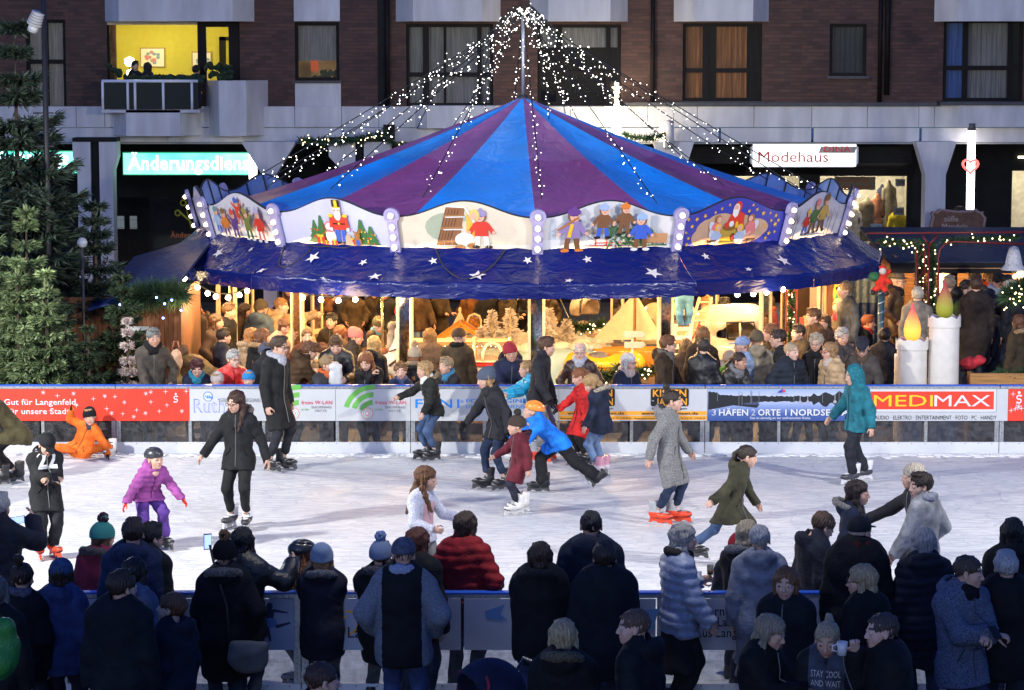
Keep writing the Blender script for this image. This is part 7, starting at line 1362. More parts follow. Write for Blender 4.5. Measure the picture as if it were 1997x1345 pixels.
# right hut
Yb = 49.2; x0, x1 = D(1700, 600, Yb).x, D(2140, 600, Yb).x; hut = empty('market_hut', (x0, Yb, 0)); Wd = x1 - x0; mb = MB()
for k in range(22): mb.box((0, 0 + .003 * (k % 2), k * .11 + .002), (Wd, .05, k * .11 + .108), WOODH)
mb.build('rear_wall', hut); mb = MB(); mb.box((-.06, -3.2, 0), (-.003, .05, 2.35), WOODM); mb.build('side_wall', hut)
for px in (1868, 2010): mb = MB(); xx = D(px, 600, 46).x - x0; mb.box((xx - .07, -2.7, 0), (xx + .07, -2.56, 2.3), mat((.02, .012, .008), .7, 'dark_post')); mb.build('post', hut)
mb = MB(); mb.box((-.05, -3.3, .0), (Wd, -3.15, .95), WOODM); mb.box((-.08, -3.45, .952), (Wd, -2.95, 1.0), WOODH); mb.build('counter', hut); mb = MB(); mb.box((-1.9, -5.2, 0), (Wd, -3.47, .34), WOODH); mb.build('decking', hut); mb = MB(); mb.add([(-.2, -3.7, 2.28), (Wd, -3.7, 2.28), (Wd, .4, 2.62), (-.2, .4, 2.62)], [(0, 1, 2, 3)], tarp((.010, .022, .05), .5, .4)); o = mb.build('roof', hut); sm = o.modifiers.new('t', 'SOLIDIFY'); sm.thickness = .05; mb = MB(); mb.box((-.2, -3.72, 2.08), (Wd, -3.66, 2.26), M_DARK); mb.box((.4, -3.74, 2.16), (1.9, -3.725, 2.175), mat((.4, .2, .08), .5, 'lath')); mb.build('fascia', hut); tag(hut, 'wide wooden market hut with warm lit interior at the right', 'market hut')
for f in (.25, .6, .95): point((x0 + Wd * f * .7, Yb - 1.4, 2.0), 120, (1, .60, .26), .1, 'hut_lamp')
for px, py, hh, t in ((1840, 556, .42, 'tall white lantern on the hut rear shelf'), (1860, 560, .3, 'slim white candle lamp beside the tall lantern')): q = D(px, py, 47.9); o = empty('lantern', tuple(q)); mb = MB(); mb.tube([(0, 0, -hh / 2), (0, 0, hh / 2)], .1 if hh > .4 else .04, emit((1, .8, .5), 1.6), 10); mb.build('lit_body', o, True); mb = MB(); mb.tube([(0, 0, hh / 2), (0, 0, hh / 2 + .05)], .05, M_CREAM, 8); mb.build('cap', o, True); tag(o, t, 'lantern')
q = D(1977, 510, 43.5); o = empty('silver_bell', tuple(q)); mb = MB(); mb.lathe([(.01, .27), (.08, .24), (.12, .1), (.15, -.05), (.22, -.14)], mat((.38, .38, .42), .35, 'silver_net', var=.3, scale=30), 20); mb.sphere((0, 0, -.15), .04, M_CREAM); mb.tube([(0, 0, .26), (0, 0, .42)], .01, M_WIRE, 5); mb.build('bell', o, True); tag(o, 'silver bell decoration hanging at the right hut', 'bell')
q = D(1990, 532, 43.6); o = empty('lit_ornament', tuple(q)); mb = MB(); 
for c, s in (((0, 0, .08), .05), ((0, 0, -.02), .075), ((-.09, 0, -.06), .05)): mb.sphere(c, s, emit((1, .72, .4), 2.2), 8, 6)
mb.build('lit_body', o, True); tag(o, 'small glowing ornament below the silver bell', 'ornament')
RT = mat((.12, .008, .008), .4, 'red_tube', var=.2)
def truss(tubes, Y, label, zig=None):
 o = empty('lattice_truss', (0, Y, 0)); mb = MB()
 for t in tubes: mb.tube([D(a, b, Y) - Vector((0, Y, 0)) for a, b in t], .019, RT, 6)
 mb.build('tubes', o, True)
 if zig:
  mb = MB()
  for (xa, xb, ya, yb, n) in zig:
   for k in range(n): mb.tube([D(xa if k % 2 else xb, ya + (yb - ya) * k / n, Y) - Vector((0, Y, 0)), D(xb if k % 2 else xa, ya + (yb - ya) * (k + 1) / n, Y) - Vector((0, Y, 0))], .009, RT, 5)
  mb.build('lacing', o, True)
 tag(o, label, 'truss')
truss([[(1710, 474), (1790, 472), (1800, 478), (1804, 490), (1800, 600)], [(1787, 485), (1786, 640)], [(1811, 478), (1810, 690)], [(1811, 478), (1800, 460)], [(1811, 478), (1828, 460)], [(1830, 640), (1830, 500), (1834, 485), (1845, 474), (1860, 471), (2040, 477)], [(1690, 455), (2040, 452)]], 43.0, 'red lattice arch wound with fir and lights before the right hut', [(1787, 1800, 490, 630, 7)])
truss([[(1533, 555), (1532, 745)], [(1554, 553), (1552, 745)]], 43.2, 'slim red lattice post with fir garland right of the mirror posts', [(1533, 1553, 560, 740, 7)])
def lightgar(P, Y, label, n, rad): a, b = D(*P[0], Y), D(*P[1], Y); garland(a, b, label, n, rad, True, 0)
lightgar(((1795, 470), (1795, 640)), 43.1, 'lit fir garland wound up the left tubes of the red arch', 240, .15); lightgar(((1818, 475), (1816, 690)), 43.2, 'lit fir garland wound up the middle tubes of the red arch', 240, .15); lightgar(((1715, 472), (1790, 474)), 43.0, 'lit fir garland along the top of the red arch', 150, .10); lightgar(((1838, 470), (1990, 462)), 43.3, 'fir garland along the right hut roof edge', 160, .10); lightgar(((1543, 560), (1543, 740)), 43.3, 'lit fir garland inside the slim red post', 230, .13); lightgar(((1965, 580), (1997, 560)), 41.0, 'lit fir branches at the right edge', 220, .24)
# ticket booth
Yb = 45.6; x0, x1 = D(1552, 640, Yb).x, D(1645, 640, Yb).x; o = empty('ticket_booth', (x0, Yb, 0)); Wd = x1 - x0; mb = MB(); mb.box((0, 0, 0), (Wd, .05, D(1600, 648, Yb).z), WOODM); mb.box((-.05, -.12, D(1600, 648, Yb).z + .002), (Wd + .05, .3, D(1600, 648, Yb).z + .04), WOODH); mb.build('counter', o); mb = MB(); mb.box((0, 1.2, 0), (Wd, 1.25, 2.4), mat((.05, .025, .015), .7, 'booth_wall')); mb.box((Wd - .3, .06, 0), (Wd, .12, 2.4), WOODM); mb.build('booth_wall', o); mb = MB(); r = random.Random(4); zc = D(1600, 646, Yb).z
for k in range(12): xx = r.uniform(.05, Wd - .2); mb.box((xx, r.uniform(0, .2), zc + .05), (xx + r.uniform(.08, .2), .25, zc + .05 + r.uniform(.03, .22)), P_([(.5, .45, .4), (.45, .08, .06), (.3, .35, .5), (.55, .42, .2)][k % 4]))
mb.build('leaflets', o); mb = MB(); mb.box((.35, .9, zc + .3), (.62, .93, zc + .8), P_((.5, .4, .34))); mb.build('poster', o); tag(o, 'dark wooden ticket counter with leaflets behind the mirror posts', 'ticket booth'); point((x0 + .5, Yb + .3, 2.2), 16, WARM, .1); q = D(1632, 572, 44.6); o = empty('number_tag', tuple(q)); A = Art((0, 0, 0), (1, 0, 0), (0, 0, 1), (0, -1, 0), lift=.012); A.ell(0, 0, .07, .17, P_((.55, .50, .04))); A.ell(0, .09, .025, .03, DK); A.poly([(-.035, -.1), (.035, -.1), (0, .02)], P_((.05, .3, .1))); A.build('print', o); mb = MB(); mb.box((-.05, 0, -.15), (.05, .01, .16), P_((.55, .50, .04))); mb.build('plate', o); tag(o, 'yellow oval tag hanging beside the fair haired man', 'sign')
# blue sheet, spiral pole, climbing figure
q0, q1 = D(1648, 545, 45.9), D(1712, 740, 45.9); mb = MB(); n = 16; vs = []
for i in range(n + 1): x = q0.x + (q1.x - q0.x) * i / n; vs += [(x, 45.9 + .04 * math.sin(i * 1.7), 0), (x, 45.9 + .03 * math.sin(i * 1.7), D(1680, 590, 45.9).z), (x, 45.9 + .02 * math.sin(i * 1.7), q0.z + .25)]
mb.add(vs, [(3 * i + a, 3 * i + 3 + a, 3 * i + 4 + a, 3 * i + 1 + a) for i in range(n) for a in (0,)], tarp((.012, .03, .10), .35)); mb.add(vs, [(3 * i + 1, 3 * i + 4, 3 * i + 5, 3 * i + 2) for i in range(n)], tarp((.12, .17, .20), .4)); tag(mb.build('tarpaulin_sheet', None, True), 'hanging blue and grey tarpaulin sheet behind the person in the bobble hat', 'tarpaulin')
q = D(1716, 740, 41.8); zt = D(1716, 540, 41.8).z; o = empty('wrapped_pole', (q.x, q.y, 0)); mb = MB(); mb.tube([(0, 0, 0), (0, 0, zt)], .055, mat((.02, .05, .07), .5, 'dark_pole'), 10); mb.build('pole', o, True); mb = MB(); mb.tube([(.062 * math.cos(k * .5), .062 * math.sin(k * .5), k * .013) for k in range(int(zt / .013))], .009, mat((.5, .6, .6), .25, 'tinsel', metal=.7), 4); mb.build('tinsel_spiral', o, True); tag(o, 'pole wrapped in a silver tinsel spiral at the corner of the skirt', 'pole')
q = D(1716, 548, 41.6); o = empty('climbing_figure', tuple(q)); F = Fld((-.4, -.3, -.35), (.4, .3, .4), .02); F.ell((.02, 0, 0), (.13, .11, .17), .04); F.cone((.0, -.04, -.1), (-.14, -.06, -.2), .07, .055, .03); F.cone((.06, -.04, -.1), (.12, -.08, -.22), .07, .055, .03); F.cone((.08, 0, .12), (.2, 0, .22), .055, .045, .03); F.cone((.06, 0, .06), (.22, -.05, -.02), .055, .045, .03); fldmesh('red_suit', F, fabric((.62, .03, .015)), o); mb = MB(); mb.sphere((-.13, -.03, .1), (.13, .1, .11), fabric((.03, .12, .05)), 10, 7); mb.build('green_sack', o, True); mb = MB(); mb.sphere((.05, -.04, .22), (.08, .08, .08), mat((.6, .5, .45), .9, 'white_plush'), 10, 7); mb.sphere((.05, -.0, .29), (.075, .075, .06), fabric((.62, .03, .015)), 10, 7); mb.build('head', o, True); mb = MB(); mb.sphere((-.16, -.08, -.24), (.06, .08, .06), DK, 8, 6); mb.sphere((.13, -.1, -.26), (.06, .08, .06), DK, 8, 6); mb.build('boots', o, True); o.scale = (.75, .75, .75); tag(o, 'red suited climbing figure with green sack at the corner of the skirt', 'decoration')
q = D(1868, 440, BY - 1.7); o = empty('carved_sign', tuple(q)); mb = MB(); n = 40; pts = [((.62 + .03 * math.sin(k * 1.6)) * math.copysign(abs(math.cos(k * 2 * math.pi / n)) ** .35, math.cos(k * 2 * math.pi / n)), (.36 + .03 * math.cos(k * 1.6)) * math.copysign(abs(math.sin(k * 2 * math.pi / n)) ** .35, math.sin(k * 2 * math.pi / n))) for k in range(n)]; mb.prism(pts[::-1], 0, .06, mat((.12, .06, .035), .7, 'carved_board', var=.3)); mb.tube([(x * .93, -.01, z * .93) for x, z in pts + pts[:1]], .03, mat((.3, .2, .18), .6, 'icing'), 5); mb.build('board', o); A = Art((0, 0, 0), (1, 0, 0), (0, 0, 1), (0, -1, 0), lift=.006); im = P_((.35, .27, .25))
for k, t in enumerate(('süße', 'Mandeln', 'Nüsse')): A.text(t, -.15 + k * .08, .1 - k * .17, .12, im, .005, align='c')
A.build('lettering', o); mb = MB(); mb.tube([(-.4, .05, -q.z), (-.4, .05, 0)], .03, M_DARK); mb.tube([(.4, .05, -q.z), (.4, .05, 0)], .03, M_DARK); mb.build('legs', o, True); tag(o, 'brown carved board with icing lettering below the white light tube', 'sign')
# lamp post with floodlight at the top left
q = D(91, 300, 41.2); o = empty('lamp_post', (q.x, q.y, 0)); mb = MB(); mb.tube([(0, 0, 0), (0, 0, 7.2)], .045, mat((.012, .012, .015), .5, 'black_pole'), 10); mb.build('pole', o, True); mb = MB()
for z in (D(91, 285, 41.2).z, D(91, 220, 41.2).z): mb.tube([(-.2, 0, z), (.12, 0, z)], .015, M_IRON, 6)
mb.build('cross_arms', o, True); c = D(68, 45, 41.2) - Vector((q.x, q.y, 0)); mb = MB(); dr = Vector((.35, -.25, .85)).normalized()
for k in range(5): mb.tube([c + dr * (k * .045 - .02), c + dr * (k * .045 + .012)], .13 - .006 * k, mat((.35, .35, .37), .5, 'lamp_fins', var=.1), 14)
mb.tube([c - dr * .14, c - dr * .02], .085, mat((.5, .52, .55), .2, 'lamp_lens'), 12); mb.tube([c + dr * .1, (0, 0, c.z + .05)], .02, M_IRON, 6); mb.build('lamp_head', o, True); tag(o, 'black lamp post with ribbed white lamp head at the top left', 'lamp post')
q = D(160, 473, 41.0); o = empty('globe_lamp', tuple(q)); mb = MB(); mb.sphere((0, 0, 0), .085, mat((.5, .52, .55), .3, 'opal_glass', var=.04), 16, 10); mb.build('globe', o, True); mb = MB(); mb.tube([(0, 0, -.08), (0, 0, -q.z)], .025, M_IRON, 8); mb.build('stem', o, True); tag(o, 'pale globe lamp among the fir branches', 'lamp')
q = Vector((-8.3, 38.75, 4.45)); o = empty('floodlight', tuple(q)); mb = MB(); mb.obox((-.1, .02, .05), ((.8, -.6, -.45), (.6, .8, 0), (.36, -.27, .89)), (.05, .2, .14), M_IRON); mb.build('housing', o); mb = MB(); mb.obox((-.055, -.01, .025), ((.8, -.6, -.45), (.6, .8, 0), (.36, -.27, .89)), (.004, .17, .11), emit((1, .96, .9), 14, False)); mb.build('lens', o); mb = MB(); mb.tube([(-.16, .05, -4.45), (-.16, .05, .05)], .04, M_IRON, 8); mb.build('mast', o, True); tag(o, 'lit floodlight on a mast just outside the left edge', 'floodlight')
# ================================================================ the people in the photo
p = person
K0, K1, K2 = (.010, .010, .012), (.016, .016, .02), (.03, .03, .035)      # blacks
NV, NV2, BRN_, BRD, OLV = (.010, .014, .035), (.02, .03, .075), (.045, .024, .012), (.028, .016, .010), (.035, .033, .018)
JN, JNL, JND, GRY = (.05, .085, .17), (.16, .24, .38), (.018, .028, .06), (.16, .16, .165)
BLO, DBL, BRH, DKH, AUB, GRH, BLK_ = (.36, .22, .09), (.22, .13, .055), (.075, .035, .016), (.022, .012, .008), (.20, .07, .025), (.32, .31, .30), (.008, .007, .007)
def held(name, label, cat, loc, build, rz=0.0, rx=0.0):
 o = empty(name, tuple(loc)); o.rotation_euler = (rx, 0, rz); build(o); tag(o, label, cat); return o
def phone_b(o, lit=True):
 mb = MB(); mb.box((-.038, -.005, -.075), (.038, .005, .075), mat((.02, .02, .022), .3, 'phone_case')); mb.build('case', o, bevel=.003)
 mb = MB(); mb.box((-.033, -.0065, -.065), (.033, -.0055, .065), emit((.35, .5, 1), 1.6) if lit else mat((.01, .01, .012), .1, 'screen')); mb.build('screen', o)
# ---- skaters
G1 = 'skaters on the ice'
p('olive jacketed skater bending forward at the left edge, black trousers and skates', -28, 742, foot=945, h=1.85, face=-75, lean=42, arms=('fwd', 'fwd'), hair='short', jk=(.06, .05, .022), hem=.1, skate='black', tr=K0, trk='cloth', legs=((0, .1, 0), (0, -.12, 0)), group=G1, fine=True, collar=True, scarf=(.4, .36, .28))
b, J, M = p('boy in orange snowsuit sitting on the ice against the barrier, hand to his black hat', 174, 815, foot=893, h=1.32, face=-12, look=12, sit=.14, tilt=24, roll=-8, arms=((.42, .1, -.72), (.3, .25, .55)), legs=((-.62, .05, 0), (-.5, -.12, 0)), hair='short', hc=BLO, hat='longbeanie', hatc=K1, jk=(.75, .14, .015), tr=(.72, .13, .015), trk='cloth', tpad=.02, pad=.024, scarf=(.05, .06, .09), gloves=K0, skate='white', group=G1, fine=True, hands=('flat', 'relax'))
b, J, M = p('teenager in black hoodie with a white 22 and black cap, typing on a phone', 92, 838, foot=1088, face=24, look=6, nod=32, arms=('phone', 'phone'), hands=('grip', 'grip'), hair='crop', hc=BRH, hat='cap', hatc=K0, jk=(.011, .011, .013), jkind='cloth', hem=.16, hood='b', tr=K1, tpad=.02, skate='red', group=G1, fine=True, pad=.03)
held('phone', 'dark phone held by the teenager in the 22 hoodie', 'phone', (J['H0'] + J['H1']) / 2 + Vector((.06, -.09, .03)), lambda o: phone_b(o, False), R_(24), R_(-50))
HOOD22 = (b, J, M)
p('girl in purple jacket and trousers with bike helmet and red gloves, bending forward', 297, 868, foot=1070, h=1.42, face=28, look=14, nod=-8, lean=38, arms=((.45, .45, -.75), (.55, .1, -.75)), gloves=(.62, .03, .02), hair='ponytail', hc=DBL, sex='f', hat='helmet', hatc=(.03, .03, .035), jk=(.27, .06, .24), quilt=True, hood='b', tr=(.09, .035, .22), trk='cloth', tpad=.022, legs=((.06, .12, 0), (.08, .05, 0)), skate='black', group=G1, fine=True, hem=.06)
p('young woman in black parka with fur hood and glasses, gliding with arms out', 462, 760, foot=1032, face=-12, look=-22, nod=8, arms=((.38, -.05, -.9), (.5, .2, -.78)), hair='long', hc=(.035, .012, .006), sex='f', jk=K0, quilt=False, hood='fur', fur=(.16, .13, .10), hem=.1, tr=K0, trk='cloth', legs=((.0, .02, 0), (.03, -.05, 0)), skate='whiteblack', glasses=K0, group=G1, fine=True)
b, J, M = p('tall young man in long dark coat and glasses standing on black skates', 540, 655, foot=918, face=58, look=8, nod=4, arms=('down', 'down'), hands=('grip', 'grip'), hair='side', hc=(.05, .028, .014), jk=(.012, .012, .013), hem=.22, hood='b', scarf=(.42, .42, .46), tr=(.02, .021, .025), skate='black', glasses=K0, group=G1, fine=True, legs=((0, .03, 0), (.02, -.03, 0)))
p('blond girl in black fur hood jacket and jeans leaning on the barrier', 832, 698, foot=898, h=1.5, face=-62, lean=14, arms=((.1, .35, -.88), (.1, .8, -.4)), hair='bob', hc=BLO, sex='f', jk=(.014, .015, .013), quilt=True, hood='fur', fur=(.22, .15, .09), scarf=(.75, .74, .7), tr=JN, skate='black', group=G1, fine=True, legs=((0, 0, 0), (0, .05, 0)), hem=.06)
p('woman skater in black parka and blue grey beanie moving left', 950, 706, foot=955, h=1.72, face=-58, look=-10, nod=10, lean=17, arms=((.3, -.15, -.9), (.35, .4, -.8)), hair='bob', hc=BLO, sex='f', hat='longbeanie', hatc=(.10, .12, .17), scarf=K2, jk=K1, hem=.13, tr=JND, skate='black', gloves=K0, group=G1, fine=True, legs=((0, -.06, 0), (0, .1, 0)))
p('child in maroon coat and brown bobble beanie on white skates', 1012, 800, foot=1003, face=-68, look=-10, arms=((.3, -.1, -.9), (.5, .5, -.6)), hair='slick', hc=BRH, hat='pompom', pomc=(.03, .025, .02), hatc=(.07, .05, .04), jk=(.11, .012, .022), hem=.2, hood='fur', fur=(.015, .012, .012), tr=(.02, .02, .035), skate='white', group=G1, fine=True, legs=((0, .05, 0), (.02, -.08, 0)))
p('boy in bright blue jacket and orange helmet pushing off to the left', 1048, 782, foot=964, h=1.48, face=-85, look=0, nod=-18, lean=48, arms=((.1, .75, -.6), (.1, .8, -.5)), hair='short', hc=BLO, hat='helmet', hatc=(.85, .26, .03), jk=(.01, .17, .68), pad=.03, hood='b', tr=K0, trk='cloth', tpad=.03, gloves=K0, legs=((.0, -.62, .1), (.03, .1, 0)), skate='black', group=G1, fine=True, hem=.07)
p('dark haired boy in black jacket and grey trousers on red skates', 1062, 655, foot=900, face=72, look=12, nod=6, lean=6, arms=((.15, .15, -.9), (.2, .35, -.85)), hair='short', hc=BRH, jk=K1, hem=.07, tr=(.22, .21, .21), gloves=K0, skate='red', group=G1, fine=True, fat=1.05)
p('blond girl in turquoise jacket reaching over the barrier', 1032, 686, foot=893, h=1.48, face=-70, look=-8, lean=14, arms=((.1, .85, -.3), (.1, .8, -.38)), hair='slick', hc=BLO, sex='f', jk=(.015, .30, .50), jkind='shiny', quilt=True, pad=.026, tr=JN, skate='black', group=G1, fine=True)
p('girl in long red coat skating behind the navy jacketed girl', 1130, 715, foot=908, face=-60, look=-20, nod=18, arms=((.15, .2, -.9), (.3, .55, -.6)), hair='ponytail', hc=AUB, sex='f', jk=(.5, .018, .018), quilt=True, hem=.23, tr=K0, trk='cloth', gloves=K2, skate='black', group=G1, fine=True)
p('blond girl in navy fur hood jacket and pale jeans looking down', 1150, 731, foot=928, h=1.5, face=-125, look=35, nod=32, lean=10, arms=((.5, -.05, -.8), (.45, .35, -.8)), hair='low', hc=BLO, sex='f', jk=(.016, .021, .042), hood='fur', fur=(.36, .30, .22), tr=JNL, skate='pink', group=G1, fine=True, hem=.08)
p('smiling young woman in grey tweed coat with hair bun on red skates', 1306, 752, foot=1022, face=68, look=12, arms=((.35, .3, -.85), (.2, -.3, -.85)), hair='bun', hc=DKH, sex='f', jk=(.20, .20, .195), jkind='tweed', hem=.25, hood='b', tr=JND, skate='red', group=G1, fine=True, legs=((0, .05, 0), (.0, -.12, 0)), pad=.02)
p('girl in olive parka with ponytail striding to the right', 1455, 862, foot=1108, face=72, look=16, nod=10, lean=16, arms=((.3, .3, -.85), (.55, -.5, -.6)), hair='ponytail', hc=DKH, sex='f', jk=OLV, hem=.16, hood='b', tr=JN, legs=((0, .32, 0), (.0, -.55, .03)), skate='black', group=G1, fine=True)
p('boy in teal hooded top and dark trousers on black and white skates', 1668, 712, foot=942, face=-66, look=-6, nod=8, arms=((.2, -.15, -.92), (.45, .35, -.8)), hair=None, hat='hoodup', hatc=(.012, .13, .17), jk=(.012, .13, .17), hem=.08, pad=.028, tr=(.018, .02, .028), tpad=.02, legs=((.0, .1, 0), (.02, -.22, 0)), skate='whiteblack', group=G1, fine=True)
WHITE = p('girl in white sweater with pink print and long brown hair', 826, 908, h=1.6, face=58, look=22, nod=6, arms=((.2, .62, -.4), (.1, .5, -.5)), hands=('grip', 'grip'), hair='long', hc=(.12, .05, .018), sex='f', jk=(.62, .62, .70), jkind='knit', hem=.05, pad=.012, collar=False, tr=(.16, .16, .155), skate='white', group=G1, fine=True)
p('blond teenager in black jacket stretching an arm to the left', 1788, 903, h=1.68, face=-70, look=-12, lean=6, arms=((.2, .1, -.8), (.45, .75, -.55)), hair='fringe', hc=(.38, .33, .26), jk=K1, gloves=K2, tr=K1, skate='black', group=G1, fine=True)
p('dark haired teenager in pale grey jacket with black yoke', 1803, 921, h=1.7, face=-130, look=55, arms=('low', 'pocket'), hair='short', hc=BRD, jk=(.25, .25, .25), split=((.014, .014, .016), -.55) if False else None, sleeve=(.30, .30, .30), hood=None, scarf=(.30, .30, .34), tr=(.12, .11, .09), skate='black', group=G1, fine=True, pad=.03)
p('girl with long dark hair and fur hood at the near right of the ice', 1666, 935, h=1.62, face=75, arms=('pocket', 'pocket'), hair='long', hc=(.02, .01, .008), sex='f', jk=NV, hood='fur', fur=(.20, .19, .17), tr=JND, skate='black', group=G1, fine=True)
p('child in black helmet on white skates standing at the near barrier', 592, 1052, foot=1345, face=-70, look=0, arms=('board', 'board'), hair='long', hc=AUB, sex='f', hat='helmet', hatc=(.016, .016, .018), jk=K2, tr=(.2, .22, .26), skate='white', group=G1, fine=True)
# ---- behind the far barrier
G2 = 'spectators behind the far barrier'; F1, F2 = FB + .50, FB + 1.15
p('grey haired man in brown wool coat resting a hand on the barrier', 298, 638, Y=F1, face=16, look=8, nod=6, lean=6, arms=((.05, .45, -.72), ('pocket')) if False else ('pocket', (-.12, .42, -.78)), hair='short', hc=(.12, .12, .12), jk=(.055, .045, .036), hem=.2, scarf=K0, tr=K1, fine=True, group=G2, skin='b')
p('woman with short dark red hair, glasses and turquoise scarf', 384, 700, Y=F1, h=1.6, face=10, nod=22, lean=24, arms=('board', 'board'), hair='curly', hc=(.06, .014, .012), sex='f', jk=NV, scarf=(.03, .22, .33), glasses=(.4, .3, .3), fine=True, group=G2)
p('toddler in white hat with coloured dots beside the man in red', 424, 724, Y=F1, face=-14, nod=10, arms=('board', 'board'), hair='short', hc=BLO, hat='beanie', hatc=(.6, .52, .5), jk=(.5, .1, .18), fine=True, group=G2, sex='f')
p('grey haired man in red jacket and glasses smiling to the right', 453, 681, Y=F1 + .25, h=1.72, face=20, look=14, lean=14, arms=('board', 'low'), hair='short', hc=GRH, jk=(.58, .025, .02), jkind='shiny', glasses=(.2, .15, .1), fine=True, group=G2, skin='c', fat=1.12)
p('small child in blue striped hat with only the eyes above the barrier', 485, 722, Y=F1, face=2, arms=((-.1, .55, .1), (-.05, .5, .12)), hair='short', hc=BLO, hat='beanie', hatc=(.03, .25, .62), jk=(.02, .14, .24), gloves=None, fine=True, group=G2)
p('man in grey blue beanie half hidden behind the tall skater', 516, 668, Y=F1 + .4, face=35, arms=('low', 'low'), hair='short', hc=BRH, hat='beanie', hatc=(.09, .10, .15), jk=K1, fine=True, group=G2)
p('brown haired person in brown quilted jacket bending towards the right', 604, 666, Y=F1 + .35, h=1.7, face=105, nod=20, lean=26, arms=('board', 'board'), hair='curly', hc=(.12, .05, .02), jk=(.055, .028, .012), quilt=True, hood='b', fine=True, group=G2, pad=.03)
p('man in black leather jacket looking down at the blond boy', 655, 654, Y=F1 + .35, h=1.82, face=2, nod=30, lean=14, arms=((-.05, .6, -.45), 'board'), hair='short', hc=(.10, .05, .022), jk=(.02, .019, .018), jkind='shiny', fine=True, group=G2, skin='c', fat=1.1)
b, J, M = p('blond boy in grey black top holding a white bag on the barrier', 634, 693, Y=F1, face=30, look=32, arms=('board', 'board'), hair='short', hc=(.26, .17, .08), jk=(.035, .035, .04), scarf=(.6, .12, .03), fine=True, group=G2)
def bag_b(o):
 F = Fld((-.2, -.15, -.05), (.2, .15, .36), .02); F.cone((0, 0, .06), (0, 0, .22), .11, .1, .03, R=eul(), flat=.6); F.ell((0, 0, .26), (.1, .06, .05), .03); F.ripple(.01, 40, 4); V, Q = F.mesh(); link('bag_body', mesh_np('bag_body', V, Q, mat((.55, .55, .56), .4, 'plastic_bag', var=.15)), o); mb = MB(); mb.tube([(-.06, 0, .27), (-.03, 0, .33), (.03, 0, .33), (.06, 0, .27)], .008, M_CREAM, 5); mb.build('handle', o)
held('white_bag', 'white plastic bag held by the blond boy on the barrier', 'bag', D(655, 748, F1 - .1) , bag_b)
p('woman with long auburn hair eating, black jacket', 714, 687, Y=F1, h=1.62, face=-12, nod=24, look=-8, lean=20, arms=('board', 'mouth'), hands=('relax', 'grip'), hair='long', hc=AUB, sex='f', jk=K0, fine=True, group=G2, skin='c')
p('curly haired boy in blue patterned jacket looking straight at the ice', 781, 706, Y=F1, face=4, arms=('board', 'board'), hair='curly', hc=(.20, .10, .04), jk=NV2, scarf=(.10, .14, .26), fine=True, group=G2, skin='c')
p('girl seen from behind in cream beanie with big fur bobble', 808, 668, Y=F1 + .8, face=176, hair='long', hc=AUB, sex='f', hat='pompom', pomc=(.42, .27, .13), hatc=(.48, .38, .27), jk=(.02, .018, .022), quilt=True, hood='fur', fur=(.28, .19, .12), fine=True, group=G2)
p('blond boy in black and blue jacket leaning over the barrier', 873, 687, Y=F1, h=1.42, face=-38, look=-5, lean=16, arms=('board', (.1, .75, -.62)), hair='short', hc=(.26, .19, .11), jk=K1, scarf=(.05, .20, .36), fine=True, group=G2)
p('broad man in brown coat and brown cap with his back to the rink', 892, 640, Y=F2 + .3, face=172, look=-30, hair='crop', hc=BRH, hat='cap', hatc=(.075, .04, .02), jk=(.05, .032, .015), hem=.16, scarf=K0, fine=True, group=G2, fat=1.2)
p('bearded man in red beanie and navy fur parka leaning on the barrier', 993, 667, Y=F1 + .1, h=1.8, face=8, roll=-8, lean=24, arms=('board', 'board'), hair='crop', hc=BRD, hat='longbeanie', hatc=(.36, .035, .05), jk=(.012, .016, .045), hood='fur', fur=(.02, .02, .03), fine=True, group=G2, pad=.034, skin='b')
p('elderly man in brown leather jacket with glasses, shirt collar and green jumper', 1131, 666, Y=F1, face=-4, nod=4, arms=('pocket', 'pocket'), hair='balding', hc=(.42, .38, .33), jk=(.035, .015, .012), jkind='shiny', scarf=(.4, .42, .48), glasses=(.3, .22, .15), fine=True, group=G2, skin='c', fat=1.08)
p('grey haired woman in glasses and patterned pale scarf', 1222, 688, Y=F1, h=1.62, face=30, look=28, arms=('low', 'low'), hair='bobshort', hc=(.5, .48, .45), sex='f', jk=NV, scarf=(.46, .36, .33), glasses=(.2, .15, .12), fine=True, group=G2)
p('bearded red haired man in glasses and brown jacket with grey hood', 1298, 654, Y=F1 + .2, face=62, look=26, arms=('low', 'low'), hair='short', hc=(.12, .045, .015), jk=(.04, .024, .013), hood='b', scarf=(.12, .11, .10), glasses=(.05, .04, .03), fine=True, group=G2, fat=1.15)
p('dark haired man in black leather jacket turned towards the ladders', 1373, 660, Y=F1, face=150, look=40, arms=('low', 'low'), hair='short', hc=(.035, .024, .018), jk=K0, jkind='shiny', fine=True, group=G2, fat=1.12)
p('woman with long brown hair seen from behind under the ladders', 1370, 636, Y=F2 + .2, face=172, hair='bob', hc=(.20, .09, .03), sex='f', jk=BRD, fine=True, group=G2)
p('dark haired young woman resting folded hands on the barrier', 1438, 686, Y=F1, h=1.62, face=28, look=24, lean=30, arms=('board', 'board'), hands=('grip', 'grip'), hair='ponytail', hc=(.03, .014, .01), sex='f', jk=(.03, .03, .026), jkind='shiny', hood='b', scarf=(.2, .2, .21), fine=True, group=G2, skin='b')
p('man in pale blue cap and light blue jacket facing the carousel', 1452, 656, Y=F1 + .55, face=-128, look=40, hair='crop', hc=BRH, hat='cap', hatc=(.20, .26, .42), jk=(.24, .31, .46), quilt=True, pad=.03, fine=True, group=G2)
